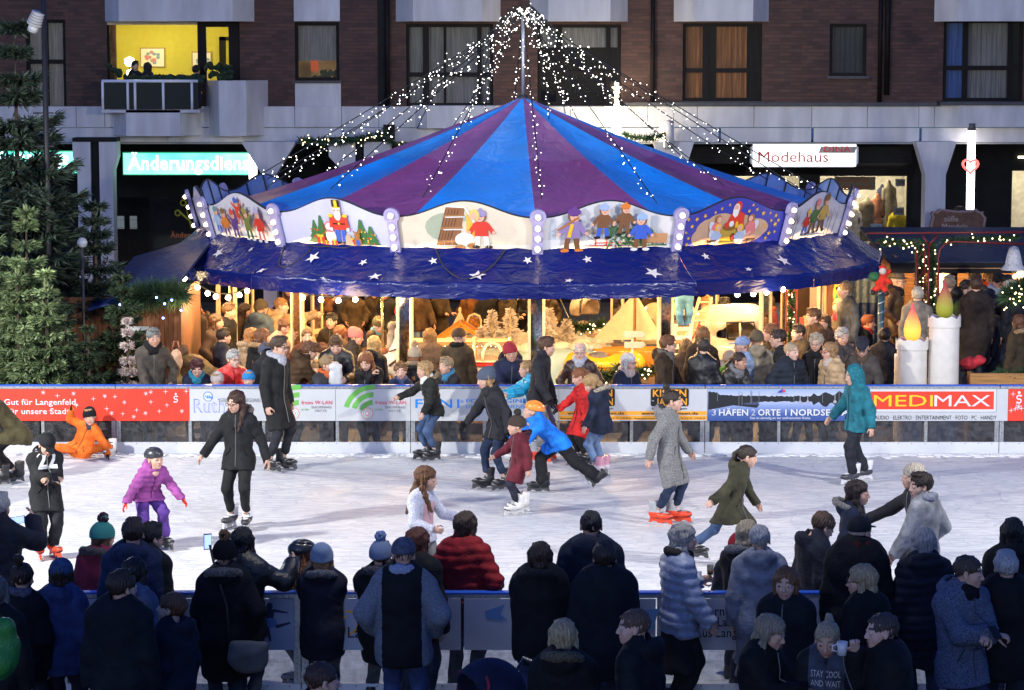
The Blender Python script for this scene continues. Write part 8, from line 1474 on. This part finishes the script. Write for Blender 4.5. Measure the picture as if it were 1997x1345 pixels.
p('person in olive knitted hat and beige hooded coat seen from behind', 1476, 644, Y=F2, face=178, hair='crop', hc=BRH, hat='beanie', hatc=(.13, .10, .065), jk=(.27, .22, .15), hood='b', fine=True, group=G2)
p('small child in striped knitted hat beside the ponytailed woman', 1422, 684, Y=F1 + .45, face=165, hair='short', hc=BLO, hat='beanie', hatc=(.50, .38, .30), jk=(.12, .35, .05), fine=True, group=G2)
p('dark haired man in profile with black collar', 1522, 642, Y=F2, face=-62, look=-20, hair='short', hc=(.025, .014, .01), jk=K1, fine=True, group=G2)
p('woman with tied reddish hair behind the dark haired man', 1507, 631, Y=F2 + .6, face=-75, hair='low', hc=AUB, sex='f', jk=BRD, fine=True, group=G2)
p('stout fair balding man in dark blue quilted jacket', 1540, 667, Y=F1, face=24, look=20, arms=('pocket', 'pocket'), hair='crop', hc=(.34, .25, .16), jk=(.014, .018, .028), quilt=True, pad=.034, fine=True, group=G2, skin='c', fat=1.2)
p('woman in glasses with ash blond hair and black coat', 1593, 650, Y=F2, face=-20, nod=4, hair='curly', hc=(.36, .30, .22), sex='f', jk=K0, scarf=K1, glasses=(.3, .25, .2), fine=True, group=G2)
p('man with dark beard stubble in brown jacket looking left', 1590, 600, h=1.82, face=-62, look=-10, hair='short', hc=BRH, jk=(.06, .03, .015), fine=True, group=G2)
p('woman with short light brown hair, glasses and beige quilted coat', 1622, 667, Y=F1, face=-55, look=-12, hair='bobshort', hc=(.28, .16, .07), sex='f', jk=(.40, .27, .15), quilt=True, pad=.03, scarf=(.5, .42, .36), glasses=(.4, .08, .06), fine=True, group=G2, fat=1.12)
p('person in green and cream bobble hat and olive coat seen from behind', 1657, 597, h=1.78, face=172, hair='crop', hc=DBL, hat='pompom', pomc=(.42, .40, .28), hatc=(.25, .28, .22), jk=(.05, .035, .015), hood='b', fine=True, group=G2, fat=1.3, pad=.035)
p('man in dark flat cap, glasses and brown scarf looking down', 1682, 657, Y=F1, face=-12, nod=24, hair='crop', hc=GRH, hat='flatcap', hatc=(.02, .02, .03), jk=(.055, .045, .04), scarf=(.09, .06, .04), glasses=(.1, .08, .06), fine=True, group=G2, arms=('low', 'low'))
# ---- right side, between carousel and hut
G3 = 'visitors at the market huts'
p('tall fair haired man in grey coat with a rucksack strap', 1652, 548, h=1.86, face=-70, hair='short', hc=(.40, .25, .10), jk=(.09, .085, .075), group=G3, z0=.35)
p('fair haired woman in bright pink scarf beside the man in grey', 1640, 582, h=1.66, face=-58, hair='bobshort', hc=(.34, .22, .10), sex='f', jk=(.12, .09, .07), scarf=(.62, .03, .08), group=G3, z0=.2)
p('red haired child behind the person in the bobble hat', 1690, 614, h=1.45, face=70, hair='short', hc=(.22, .06, .02), jk=K1, scarf=(.5, .05, .04), group=G3)
p('man in felt hat and brown leather jacket at the hut corner', 1748, 530, h=1.8, face=60, arms=('pocket', 'pocket'), hair='crop', hc=GRH, hat='fedora', hatc=(.10, .08, .06), jk=(.075, .045, .02), jkind='shiny', hem=.12, scarf=K1, tr=K1, fine=True, group=G3, glasses=(.1, .08, .05), z0=.35)
p('woman with blond ponytail and black coat behind the small candle', 1782, 583, h=1.68, face=-60, hair='ponytail', hc=(.46, .30, .13), sex='f', jk=K0, hem=.2, scarf=(.4, .33, .3), fine=True, group=G3)
p('young man in dark coat facing left beside the tall candle', 1930, 585, h=1.8, face=-62, look=-14, arms=('low', 'low'), hair='crop', hc=(.05, .03, .02), jk=(.012, .012, .014), hem=.2, tr=JND, fine=True, group=G3)
p('woman in black beanie and cream jacket behind the man in the dark coat', 1952, 597, h=1.64, face=-55, hair='long', hc=DKH, sex='f', hat='beanie', hatc=K0, jk=(.46, .36, .26), fine=True, group=G3, pad=.03)
p('large man in long dark coat seen from behind at the hut', 1905, 541, h=1.88, face=178, hair='short', hc=(.05, .022, .012), jk=(.022, .014, .012), hem=.26, group=G3, fat=1.3, z0=.35)
p('dark haired man in profile left of the large dark coat', 1883, 546, h=1.78, face=30, nod=14, hair='short', hc=DKH, jk=K2, group=G3, z0=.35)
p('grey haired person seen from behind at the hut counter', 1902, 524, h=1.76, face=170, hair='bobshort', hc=(.20, .18, .15), jk=K2, group=G3, z0=.35)
p('fair haired woman with red scarf looking down at the hut counter', 1930, 525, h=1.7, face=22, nod=22, hair='curly', hc=(.46, .34, .17), sex='f', jk=(.05, .03, .03), scarf=(.62, .07, .02), group=G3, z0=.35)
p('dark haired man in glasses and navy jacket with pale shirt', 1948, 533, h=1.8, face=25, nod=18, hair='short', hc=BLK_, jk=NV, scarf=(.25, .3, .42), glasses=K0, group=G3, z0=.35)
p('man with black hair close beside the man in glasses', 1966, 536, h=1.78, face=-40, nod=10, hair='short', hc=BLK_, jk=K1, group=G3, z0=.35)
p('grey haired man turning away under the silver bell', 1976, 547, h=1.76, face=-140, hair='short', hc=(.36, .35, .34), jk=K1, group=G3, z0=.35)
p('grey curly haired person behind the tall candle flame', 1851, 539, h=1.76, face=160, hair='curly', hc=(.20, .16, .12), jk=(.10, .09, .08), group=G3, z0=.35)
p('dark haired person in green collar beside the tall candle flame', 1866, 560, h=1.66, face=150, hair='short', hc=BLK_, jk=(.10, .15, .03), group=G3, z0=.35)
p('brown haired woman in fur collared coat at the right edge', 1990, 613, h=1.68, face=-150, hair='long', hc=(.10, .04, .018), sex='f', jk=(.04, .028, .015), hood='fur', fur=(.28, .19, .11), fine=True, group=G3, pad=.034)
p('grey coated person behind the red truss with lights', 1790, 560, h=1.72, face=170, hair='short', hc=(.40, .36, .3), jk=(.16, .14, .12), group=G3, z0=.35)
# ---- left side at the hut
p('woman in black beanie and dark fur coat with red hair', 378, 586, h=1.7, face=-62, nod=20, hair='long', hc=(.16, .04, .018), sex='f', hat='beanie', hatc=(.022, .016, .012), jk=BRD, hem=.22, hood='b', fine=True, group=G3, pad=.035)
p('person in olive tan jacket bending down at the left hut', 352, 655, Y=FB + 2.4, h=1.72, face=-112, lean=62, nod=30, arms=('fwd', 'fwd'), hair='short', hc=BRH, jk=(.19, .12, .045), hem=.08, tr=(.04, .032, .022), fine=True, group=G3, pad=.03)
p('man in black coat behind the first mirror post', 443, 590, h=1.8, face=70, hair='short', hc=(.10, .05, .022), jk=K0, hem=.2, group=G3, tr=JND)
# ---- in and around the carousel
G4 = 'visitors at the carousel'
p('person in grey beanie and blue hooded jacket seen from behind', 506, 584, h=1.78, face=160, look=-20, hair='crop', hc=BRH, hat='beanie', hatc=(.09, .075, .055), jk=(.07, .11, .16), hood='b', fine=True, group=G4, pad=.032)
p('shaven headed man in beige hooded jacket stretching an arm to the right', 544, 580, h=1.8, face=72, look=10, arms=((.35, .85, .12), 'low'), hair='crop', hc=(.20, .11, .05), jk=(.30, .22, .13), hood='b', fine=True, group=G4, pad=.03)
p('smiling woman with brown hair and beige coat looking down', 556, 617, h=1.66, face=32, nod=26, arms=('mouth', 'low'), hair='low', hc=(.12, .05, .02), sex='f', jk=(.46, .30, .20), fine=True, group=G4, z0=0)
p('woman with wavy strawberry blond hair and fur collar, back turned', 488, 639, h=1.64, face=140, hair='wavy', hc=(.42, .18, .05), sex='f', jk=(.42, .29, .17), hood='fur', fur=(.5, .32, .17), fine=True, group=G4)
p('woman with long dark blond hair and black fur hood, back turned', 508, 640, h=1.66, face=150, look=-30, hair='long', hc=(.15, .06, .022), sex='f', jk=K0, hood='fur', fur=(.36, .22, .11), fine=True, group=G4)
p('dark haired woman in profile behind the grey beanie', 474, 591, h=1.68, face=80, hair='low', hc=DKH, sex='f', jk=BRD, group=G4)
p('child in pink knitted hat and black quilted jacket', 691, 618, h=1.5, Y=41.6, face=70, look=10, nod=6, arms=('fwd', 'fwd'), hair='slick', hc=BLO, sex='f', hat='longbeanie', hatc=(.62, .20, .20), jk=(.022, .02, .022), quilt=True, fine=True, group=G4, pad=.03)
p('boy in olive beanie sitting on the white horse', 738, 617, Y=42.2, h=1.25, face=25, nod=22, z0=.55, arms=('phone', 'phone'), hair='short', hc=BLO, hat='beanie', hatc=(.11, .10, .05), jk=(.07, .045, .025), scarf=(.1, .28, .36), fine=True, group=G4)
p('woman with long blond hair seen from behind beside the horse', 728, 655, h=1.66, Y=39.9, face=160, hair='long', hc=(.44, .26, .09), sex='f', jk=K1, hood='b', fine=True, group=G4)
p('child in dark brown beanie and pale blue hood', 628, 632, h=1.3, Y=41.3, face=25, nod=20, hair='short', hc=BRH, hat='beanie', hatc=(.08, .035, .025), jk=(.42, .36, .28), scarf=(.12, .32, .45), fine=True, group=G4)
p('toddler in patterned knitted hat peering towards the ice', 618, 652, Y=40.6, h=1.1, face=-6, hair='short', hc=BRH, hat='beanie', hatc=(.24, .17, .09), jk=(.2, .14, .08), fine=True, group=G4)
p('small blond child behind the man in the leather jacket', 634, 666, Y=40.0, h=1.15, face=170, hair='bob', hc=(.5, .31, .11), sex='f', jk=(.3, .22, .12), fine=True, group=G4)
p('dark haired boy in black top with red pointed cap on the ride', 781, 594, Y=44.2, face=6, look=10, arms=('phone', 'phone'), hair='short', hc=BLK_, skin='b', hat='beanie', hatc=(.68, .03, .02), jk=K1, fine=True, group=G4)
p('man with ginger hair looking down behind the cream caravan', 1378, 577, h=1.78, face=-30, nod=24, hair='short', hc=(.25, .10, .03), jk=(.04, .03, .03), group=G4, fine=True, skin='c')
p('dark haired person facing the ticket window behind the caravan', 1412, 582, h=1.66, face=165, hair='curly', hc=BLK_, jk=BRD, group=G4)
p('face of a woman between the right mirror posts', 1500, 575, h=1.66, face=-70, hair='low', hc=BRH, sex='f', jk=(.14, .03, .03), scarf=(.4, .08, .04), group=G4)
for px, py, Yq, fc, sx, hr, hcol, jk, hat, t in (
 (418, 612, 42.6, 70, 'f', 'long', BRH, (.05, .03, .02), None, 'long brown hair and dark coat beside the first mirror post'), (432, 640, 41.4, 120, 'm', 'short', DKH, (.02, .02, .03), None, 'short black hair, back turned, left of the strawberry blond woman'),
 (584, 606, 43.0, 30, 'f', 'bob', DBL, (.30, .2, .12), None, 'dark blond bob and sand coloured coat behind the shaven headed man'), (598, 640, 41.6, 10, 'm', 'crop', BRH, (.09, .03, .02), None, 'cropped brown hair and rust jacket right of the smiling woman'),
 (648, 610, 43.4, -20, 'm', 'short', BLK_, (.03, .022, .015), None, 'black hair and brown jacket behind the brown beanie child'), (662, 634, 42.0, 150, 'f', 'long', AUB, (.06, .035, .02), None, 'auburn hair seen from behind left of the pink hat'),
   (838, 640, 41.4, 175, 'f', 'bob', DBL, (.10, .07, .05), None, 'dark blond bob, back turned, left of the brown cap'),
 (1338, 660, 40.0, 175, 'f', 'bob', DBL, (.05, .03, .02), None, 'dark blond bob between the bearded man and the leather jacket'),
 (1560, 632, 41.3, -60, 'm', 'short', DKH, (.05, .035, .02), None, 'black hair and brown jacket beside the slim red post'),
 (1610, 612, 42.3, -30, 'f', 'bob', BRH, (.10, .06, .04), None, 'brown bob behind the man with dark stubble'), (1640, 640, 40.4, 20, 'f', 'curly', GRH, (.06, .05, .05), None, 'grey curls between the beige coat and the flat cap'), (1725, 640, 41.0, 160, 'm', 'short', DKH, (.02, .02, .025), None, 'black hair, back turned, beside the tinsel wrapped pole')):
 p('visitor with ' + t, px, py, Y=Yq, face=fc, hair=hr, hc=hcol, sex=sx, jk=jk, fine=True, group=G4, pad=.03, arms=('low', 'pocket'))
r = random.Random(31)      # standing rows beyond the carousel: heads hidden by the skirt
for px, py, Yq, fc, jk, kd, t, ar in ((560, 552, 50.5, 20, (.03, .01, .008), 'f', 'dark red coat with loose hair', 'pocket'), (596, 556, 50.8, -20, K1, 'm', 'black coat at the pale post', 'pocket'), (630, 553, 50.3, 30, (.10, .04, .02), 'f', 'brown coat and grey scarf', 'mouth'), (664, 556, 50.6, -10, K2, 'm', 'dark jacket hung with a backpack strap', 'pocket'), (692, 560, 50.2, 4, (.05, .032, .016), 'm', 'brown waxed jacket and pale collar', 'pocket'), (728, 556, 50.5, 12, (.026, .016, .010), 'm', 'very dark brown jacket behind the horse', 'low'), (755, 558, 50.0, -30, K0, 'm', 'black coat left of the red cap', 'pocket'), (818, 555, 49.8, 20, (.07, .04, .02), 'm', 'brown jacket and pale jeans beside the post', 'low'), (858, 556, 50.2, 40, (.035, .022, .013), 'm', 'dark brown jacket holding a phone', 'phone'), (918, 556, 50.6, 0, (.19, .075, .02), 'f', 'rust brown long coat', 'pocket'), (952, 557, 50.4, -14, K0, 'm', 'black coat behind the white firs', 'pocket'), (990, 560, 50.3, 24, (.05, .032, .014), 'f', 'olive jacket with arms folded', 'cross'), (1025, 560, 50.7, -24, K0, 'f', 'black jacket and pink collar', 'phone'), (1068, 560, 50.4, 10, (.045, .028, .014), 'm', 'brown jacket right of the middle post', 'pocket'), (1268, 558, 51.0, 0, BRD, 'm', 'dark jacket behind the sail', 'pocket'), (1305, 557, 50.6, -20, (.06, .09, .12), 'm', 'grey blue jacket beside the red hood', 'pocket'), (1338, 556, 50.6, 10, K1, 'f', 'black coat behind the ladders', 'pocket')):
 p('spectator beyond the carousel in ' + t, px, py, Y=Yq, h=None, face=fc, arms=(ar, ar), hair='long' if kd == 'f' else 'short', hc=r.choice((BRH, DKH, BLK_, AUB)), sex=kd, jk=jk, hem=.2 if kd == 'f' else .12, tr=r.choice((JN, JND, K1, JNL)), group='spectators beyond the carousel', pad=.03)
# ---- in the flat above the balcony
for px, py, t, hr in ((262, 118, 'left of two silhouetted people behind the balcony', 'short'), (287, 121, 'right of two silhouetted people behind the balcony', 'bob'), (381, 127, 'silhouetted child behind the balcony near the string of reflections', 'short')): p(t, px, py, Y=BY - .25, z0=D(998, 212, BY).z + .03, face=160 if px > 280 else 30, hair=hr, hc=BLK_, jk=K1, group='people on the balcony')
p('dark haired man standing behind the gingerbread sign', 1870, 402, Y=BY - 1.5, face=0, hair='short', hc=DKH, jk=K0, group=G3)
# ---- in front of the near barrier
G5 = 'spectators in front of the near barrier'
def n(label, x, y, h=1.72, face=178, **k):
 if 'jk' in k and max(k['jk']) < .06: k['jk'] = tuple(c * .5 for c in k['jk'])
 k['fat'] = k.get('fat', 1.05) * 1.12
 return p(label, x, y, h=h, face=face, group=G5, fine=True, **{**dict(pad=.038), **k})
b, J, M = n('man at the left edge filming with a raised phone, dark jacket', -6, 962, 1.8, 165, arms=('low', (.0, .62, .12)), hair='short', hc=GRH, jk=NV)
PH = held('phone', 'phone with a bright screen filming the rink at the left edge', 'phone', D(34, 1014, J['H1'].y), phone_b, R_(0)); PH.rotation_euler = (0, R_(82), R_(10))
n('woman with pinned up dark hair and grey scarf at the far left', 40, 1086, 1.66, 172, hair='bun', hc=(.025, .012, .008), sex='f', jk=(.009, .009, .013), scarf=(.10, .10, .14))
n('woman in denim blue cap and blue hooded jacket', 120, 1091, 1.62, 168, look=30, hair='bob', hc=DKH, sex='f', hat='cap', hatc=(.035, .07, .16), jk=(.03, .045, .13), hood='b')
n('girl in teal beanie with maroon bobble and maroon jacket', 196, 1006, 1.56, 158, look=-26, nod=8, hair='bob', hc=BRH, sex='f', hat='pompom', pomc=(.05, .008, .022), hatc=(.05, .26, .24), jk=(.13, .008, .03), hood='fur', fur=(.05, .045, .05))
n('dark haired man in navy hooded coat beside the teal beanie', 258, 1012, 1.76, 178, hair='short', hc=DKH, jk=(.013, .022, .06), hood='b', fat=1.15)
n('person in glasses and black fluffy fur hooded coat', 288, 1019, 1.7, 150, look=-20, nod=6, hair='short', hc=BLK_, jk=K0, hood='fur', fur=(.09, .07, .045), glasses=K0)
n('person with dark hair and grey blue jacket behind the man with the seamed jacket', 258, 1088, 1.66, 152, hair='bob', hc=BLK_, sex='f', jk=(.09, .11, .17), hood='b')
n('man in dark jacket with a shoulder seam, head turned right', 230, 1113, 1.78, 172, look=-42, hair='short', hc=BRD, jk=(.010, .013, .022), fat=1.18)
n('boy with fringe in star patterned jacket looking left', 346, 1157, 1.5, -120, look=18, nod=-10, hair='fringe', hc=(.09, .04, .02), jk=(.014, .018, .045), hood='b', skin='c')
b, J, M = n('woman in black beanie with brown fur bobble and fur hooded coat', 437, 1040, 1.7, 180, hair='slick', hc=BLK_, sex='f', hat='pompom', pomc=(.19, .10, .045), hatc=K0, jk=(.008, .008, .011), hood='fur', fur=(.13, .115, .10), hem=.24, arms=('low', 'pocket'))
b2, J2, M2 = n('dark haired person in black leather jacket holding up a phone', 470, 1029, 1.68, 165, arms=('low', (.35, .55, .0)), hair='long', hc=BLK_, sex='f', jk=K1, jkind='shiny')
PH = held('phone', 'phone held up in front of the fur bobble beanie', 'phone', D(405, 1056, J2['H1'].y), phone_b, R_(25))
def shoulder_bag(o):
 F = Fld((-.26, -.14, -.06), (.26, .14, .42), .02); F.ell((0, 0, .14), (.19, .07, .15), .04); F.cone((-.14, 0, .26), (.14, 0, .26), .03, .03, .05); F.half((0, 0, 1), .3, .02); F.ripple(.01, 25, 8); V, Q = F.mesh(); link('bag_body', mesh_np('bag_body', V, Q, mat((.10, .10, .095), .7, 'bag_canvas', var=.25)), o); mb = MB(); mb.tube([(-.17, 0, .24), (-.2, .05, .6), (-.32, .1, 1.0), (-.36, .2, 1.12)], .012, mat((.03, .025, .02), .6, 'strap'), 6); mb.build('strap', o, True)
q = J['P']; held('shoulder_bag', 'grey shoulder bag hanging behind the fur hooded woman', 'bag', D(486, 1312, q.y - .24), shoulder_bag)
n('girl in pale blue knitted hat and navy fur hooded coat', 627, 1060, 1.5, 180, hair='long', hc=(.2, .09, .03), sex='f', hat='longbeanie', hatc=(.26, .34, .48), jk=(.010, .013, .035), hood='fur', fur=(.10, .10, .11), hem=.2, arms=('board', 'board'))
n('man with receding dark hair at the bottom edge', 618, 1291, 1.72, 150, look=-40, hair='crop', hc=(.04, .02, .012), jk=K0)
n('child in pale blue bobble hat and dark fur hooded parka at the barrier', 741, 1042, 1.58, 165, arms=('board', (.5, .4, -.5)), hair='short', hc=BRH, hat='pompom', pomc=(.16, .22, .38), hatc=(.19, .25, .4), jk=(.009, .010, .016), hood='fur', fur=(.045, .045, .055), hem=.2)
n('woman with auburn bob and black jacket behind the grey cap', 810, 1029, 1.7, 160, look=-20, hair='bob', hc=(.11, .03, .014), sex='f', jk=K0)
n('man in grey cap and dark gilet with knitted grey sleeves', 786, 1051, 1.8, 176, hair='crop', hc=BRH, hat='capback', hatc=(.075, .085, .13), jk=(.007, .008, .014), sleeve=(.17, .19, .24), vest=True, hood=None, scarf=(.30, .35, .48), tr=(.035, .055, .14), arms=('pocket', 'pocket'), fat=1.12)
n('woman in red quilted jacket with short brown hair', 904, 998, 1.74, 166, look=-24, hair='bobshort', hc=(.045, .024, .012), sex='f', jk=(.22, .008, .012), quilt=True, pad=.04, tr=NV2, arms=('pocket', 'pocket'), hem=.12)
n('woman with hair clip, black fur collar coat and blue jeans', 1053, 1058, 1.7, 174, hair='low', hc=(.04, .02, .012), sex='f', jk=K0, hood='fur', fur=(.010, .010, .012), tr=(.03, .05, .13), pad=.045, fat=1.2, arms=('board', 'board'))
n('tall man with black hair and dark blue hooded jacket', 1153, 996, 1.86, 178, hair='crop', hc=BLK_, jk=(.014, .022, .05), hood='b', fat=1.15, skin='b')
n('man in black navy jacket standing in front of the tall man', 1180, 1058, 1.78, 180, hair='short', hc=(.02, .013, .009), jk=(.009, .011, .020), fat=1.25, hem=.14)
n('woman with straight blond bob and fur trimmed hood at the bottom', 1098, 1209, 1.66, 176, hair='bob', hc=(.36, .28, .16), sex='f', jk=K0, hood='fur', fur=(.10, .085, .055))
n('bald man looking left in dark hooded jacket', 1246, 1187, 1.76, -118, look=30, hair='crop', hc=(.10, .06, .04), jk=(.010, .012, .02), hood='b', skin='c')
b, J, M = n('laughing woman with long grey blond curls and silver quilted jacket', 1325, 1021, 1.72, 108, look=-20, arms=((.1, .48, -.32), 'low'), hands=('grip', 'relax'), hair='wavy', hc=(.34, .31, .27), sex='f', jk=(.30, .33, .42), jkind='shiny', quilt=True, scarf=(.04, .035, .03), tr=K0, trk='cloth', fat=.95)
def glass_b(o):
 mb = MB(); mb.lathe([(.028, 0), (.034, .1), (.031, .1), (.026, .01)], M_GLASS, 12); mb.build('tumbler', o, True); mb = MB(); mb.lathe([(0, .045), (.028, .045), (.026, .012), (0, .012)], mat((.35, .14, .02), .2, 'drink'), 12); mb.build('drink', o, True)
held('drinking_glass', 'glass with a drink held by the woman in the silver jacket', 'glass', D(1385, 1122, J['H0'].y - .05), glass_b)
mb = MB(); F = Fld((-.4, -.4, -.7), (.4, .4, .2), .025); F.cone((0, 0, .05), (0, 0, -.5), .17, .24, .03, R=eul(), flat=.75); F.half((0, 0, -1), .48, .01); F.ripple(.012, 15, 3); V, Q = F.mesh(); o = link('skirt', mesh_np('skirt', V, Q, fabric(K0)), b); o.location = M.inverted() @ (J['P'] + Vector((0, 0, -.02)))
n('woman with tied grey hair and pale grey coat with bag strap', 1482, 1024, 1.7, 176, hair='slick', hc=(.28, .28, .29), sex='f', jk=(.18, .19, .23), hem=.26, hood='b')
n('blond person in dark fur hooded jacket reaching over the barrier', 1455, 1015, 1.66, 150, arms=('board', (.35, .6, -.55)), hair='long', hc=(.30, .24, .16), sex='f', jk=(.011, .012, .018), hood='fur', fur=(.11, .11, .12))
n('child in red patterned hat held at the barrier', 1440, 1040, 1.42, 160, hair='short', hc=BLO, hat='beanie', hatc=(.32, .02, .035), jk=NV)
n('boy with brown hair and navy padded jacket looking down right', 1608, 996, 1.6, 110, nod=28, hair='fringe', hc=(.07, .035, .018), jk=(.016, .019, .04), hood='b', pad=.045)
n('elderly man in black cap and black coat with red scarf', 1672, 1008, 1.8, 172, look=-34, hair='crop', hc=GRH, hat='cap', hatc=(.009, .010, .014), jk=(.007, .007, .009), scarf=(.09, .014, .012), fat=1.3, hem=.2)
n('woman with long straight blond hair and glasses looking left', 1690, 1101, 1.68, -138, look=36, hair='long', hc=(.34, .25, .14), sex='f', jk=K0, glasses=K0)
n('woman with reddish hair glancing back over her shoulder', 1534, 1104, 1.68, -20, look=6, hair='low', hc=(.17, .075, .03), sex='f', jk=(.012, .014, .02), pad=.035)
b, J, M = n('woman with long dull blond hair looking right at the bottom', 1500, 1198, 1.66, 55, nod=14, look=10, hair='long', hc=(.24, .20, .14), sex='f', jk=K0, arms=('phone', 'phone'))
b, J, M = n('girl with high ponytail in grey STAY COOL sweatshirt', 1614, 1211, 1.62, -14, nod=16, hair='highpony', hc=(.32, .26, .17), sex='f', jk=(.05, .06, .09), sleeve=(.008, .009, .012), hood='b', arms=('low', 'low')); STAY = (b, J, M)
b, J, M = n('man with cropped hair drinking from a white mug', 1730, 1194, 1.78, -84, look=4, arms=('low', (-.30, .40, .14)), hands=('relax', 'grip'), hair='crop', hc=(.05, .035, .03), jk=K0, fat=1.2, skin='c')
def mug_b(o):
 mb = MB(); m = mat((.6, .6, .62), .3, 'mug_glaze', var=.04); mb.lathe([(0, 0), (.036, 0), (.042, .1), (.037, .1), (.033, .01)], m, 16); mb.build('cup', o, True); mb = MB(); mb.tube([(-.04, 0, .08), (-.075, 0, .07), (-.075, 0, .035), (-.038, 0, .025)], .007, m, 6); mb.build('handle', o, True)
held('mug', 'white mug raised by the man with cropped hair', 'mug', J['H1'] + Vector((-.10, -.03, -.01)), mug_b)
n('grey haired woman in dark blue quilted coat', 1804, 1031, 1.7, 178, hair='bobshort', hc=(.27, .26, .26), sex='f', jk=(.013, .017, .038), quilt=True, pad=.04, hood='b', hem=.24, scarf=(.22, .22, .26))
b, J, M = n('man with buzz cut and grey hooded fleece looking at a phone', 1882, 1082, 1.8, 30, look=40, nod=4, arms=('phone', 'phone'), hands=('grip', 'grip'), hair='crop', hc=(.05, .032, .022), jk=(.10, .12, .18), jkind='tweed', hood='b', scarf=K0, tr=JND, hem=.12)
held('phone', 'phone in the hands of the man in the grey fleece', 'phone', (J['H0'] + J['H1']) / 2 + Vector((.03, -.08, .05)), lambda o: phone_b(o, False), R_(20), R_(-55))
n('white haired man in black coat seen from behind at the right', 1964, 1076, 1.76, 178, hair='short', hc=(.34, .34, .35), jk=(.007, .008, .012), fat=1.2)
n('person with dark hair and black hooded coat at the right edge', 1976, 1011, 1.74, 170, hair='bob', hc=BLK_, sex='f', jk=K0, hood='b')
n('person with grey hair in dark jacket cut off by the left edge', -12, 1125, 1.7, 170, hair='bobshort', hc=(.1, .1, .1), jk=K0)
def backpack_b(o):
 F = Fld((-.24, -.2, -.05), (.24, .2, .56), .022); F.ell((0, 0, .22), (.17, .11, .24), .03); F.ell((0, -.1, .14), (.12, .05, .11), .03); F.cone((-.08, -.02, .4), (.08, -.02, .4), .06, .06, .06); F.ripple(.006, 30, 3); V, Q = F.mesh(); link('pack', mesh_np('pack', V, Q, fabric((.03, .20, .03), 'shiny')), o); mb = MB(); mb.tube([(-.04, 0, .46), (0, 0, .5), (.04, 0, .46)], .01, M_WIRE, 5); mb.build('loop', o)
held('backpack', 'bright green backpack at the left edge', 'backpack', D(-2, 1322, 19.0), backpack_b)
# writing on clothes
def on_front(P, t, w, z, h, m, bold=.02, dx=0.0, panel=None):
 b, J, M = P; c = M.inverted() @ J['C']; A = Art((dx, c.y - .0, c.z + z), (1, 0, 0), (0, 0, 1), (0, -1, 0), lift=0); A.step = .0006
 # drape the print on the jacket: cast each vertex onto it
 jk = [o for o in b.children if o.name.startswith(('jacket', 'coat'))][0]; bm_ = BVHTree.FromPolygons([v.co for v in jk.data.vertices], [tuple(q.vertices) for q in jk.data.polygons])
 def warp(x, zz, k):
  hit = bm_.ray_cast(Vector((dx + x, -1.2, c.z + z + zz)), Vector((0, 1, 0))); return Vector((dx + x, (hit[0].y if hit[0] else c.y - .15) - .006 - k, c.z + z + zz))
 A.warp = warp
 if panel:
  for i in range(12):
   for k in range(8): A.k = 0; A.rect(-w / 2 + w * i / 12, panel[0] + (panel[1] - panel[0]) * k / 8, -w / 2 + w * (i + 1) / 12, panel[0] + (panel[1] - panel[0]) * (k + 1) / 8, panel[2])
  A.k = .002
 for i, s in enumerate(t): A.text(s, 0, -i * h * 1.5, h, m, bold, align='c', width=w * .9)
 A.build('print', b)
on_front(WHITE, [], .2, -.05, .1, pm((.5, .2, .2)), panel=(-.16, .1, pm((.62, .36, .36))))
on_front(HOOD22, ['22'], .26, -.0, .2, pm((.6, .6, .62)), .035)
on_front(STAY, ['STAY COOL', 'AND WAIT'], .26, .03, .05, pm((.5, .5, .52)), 0)
print('script', round(time.time() - _T0, 1), 's; people', PEOPLE)
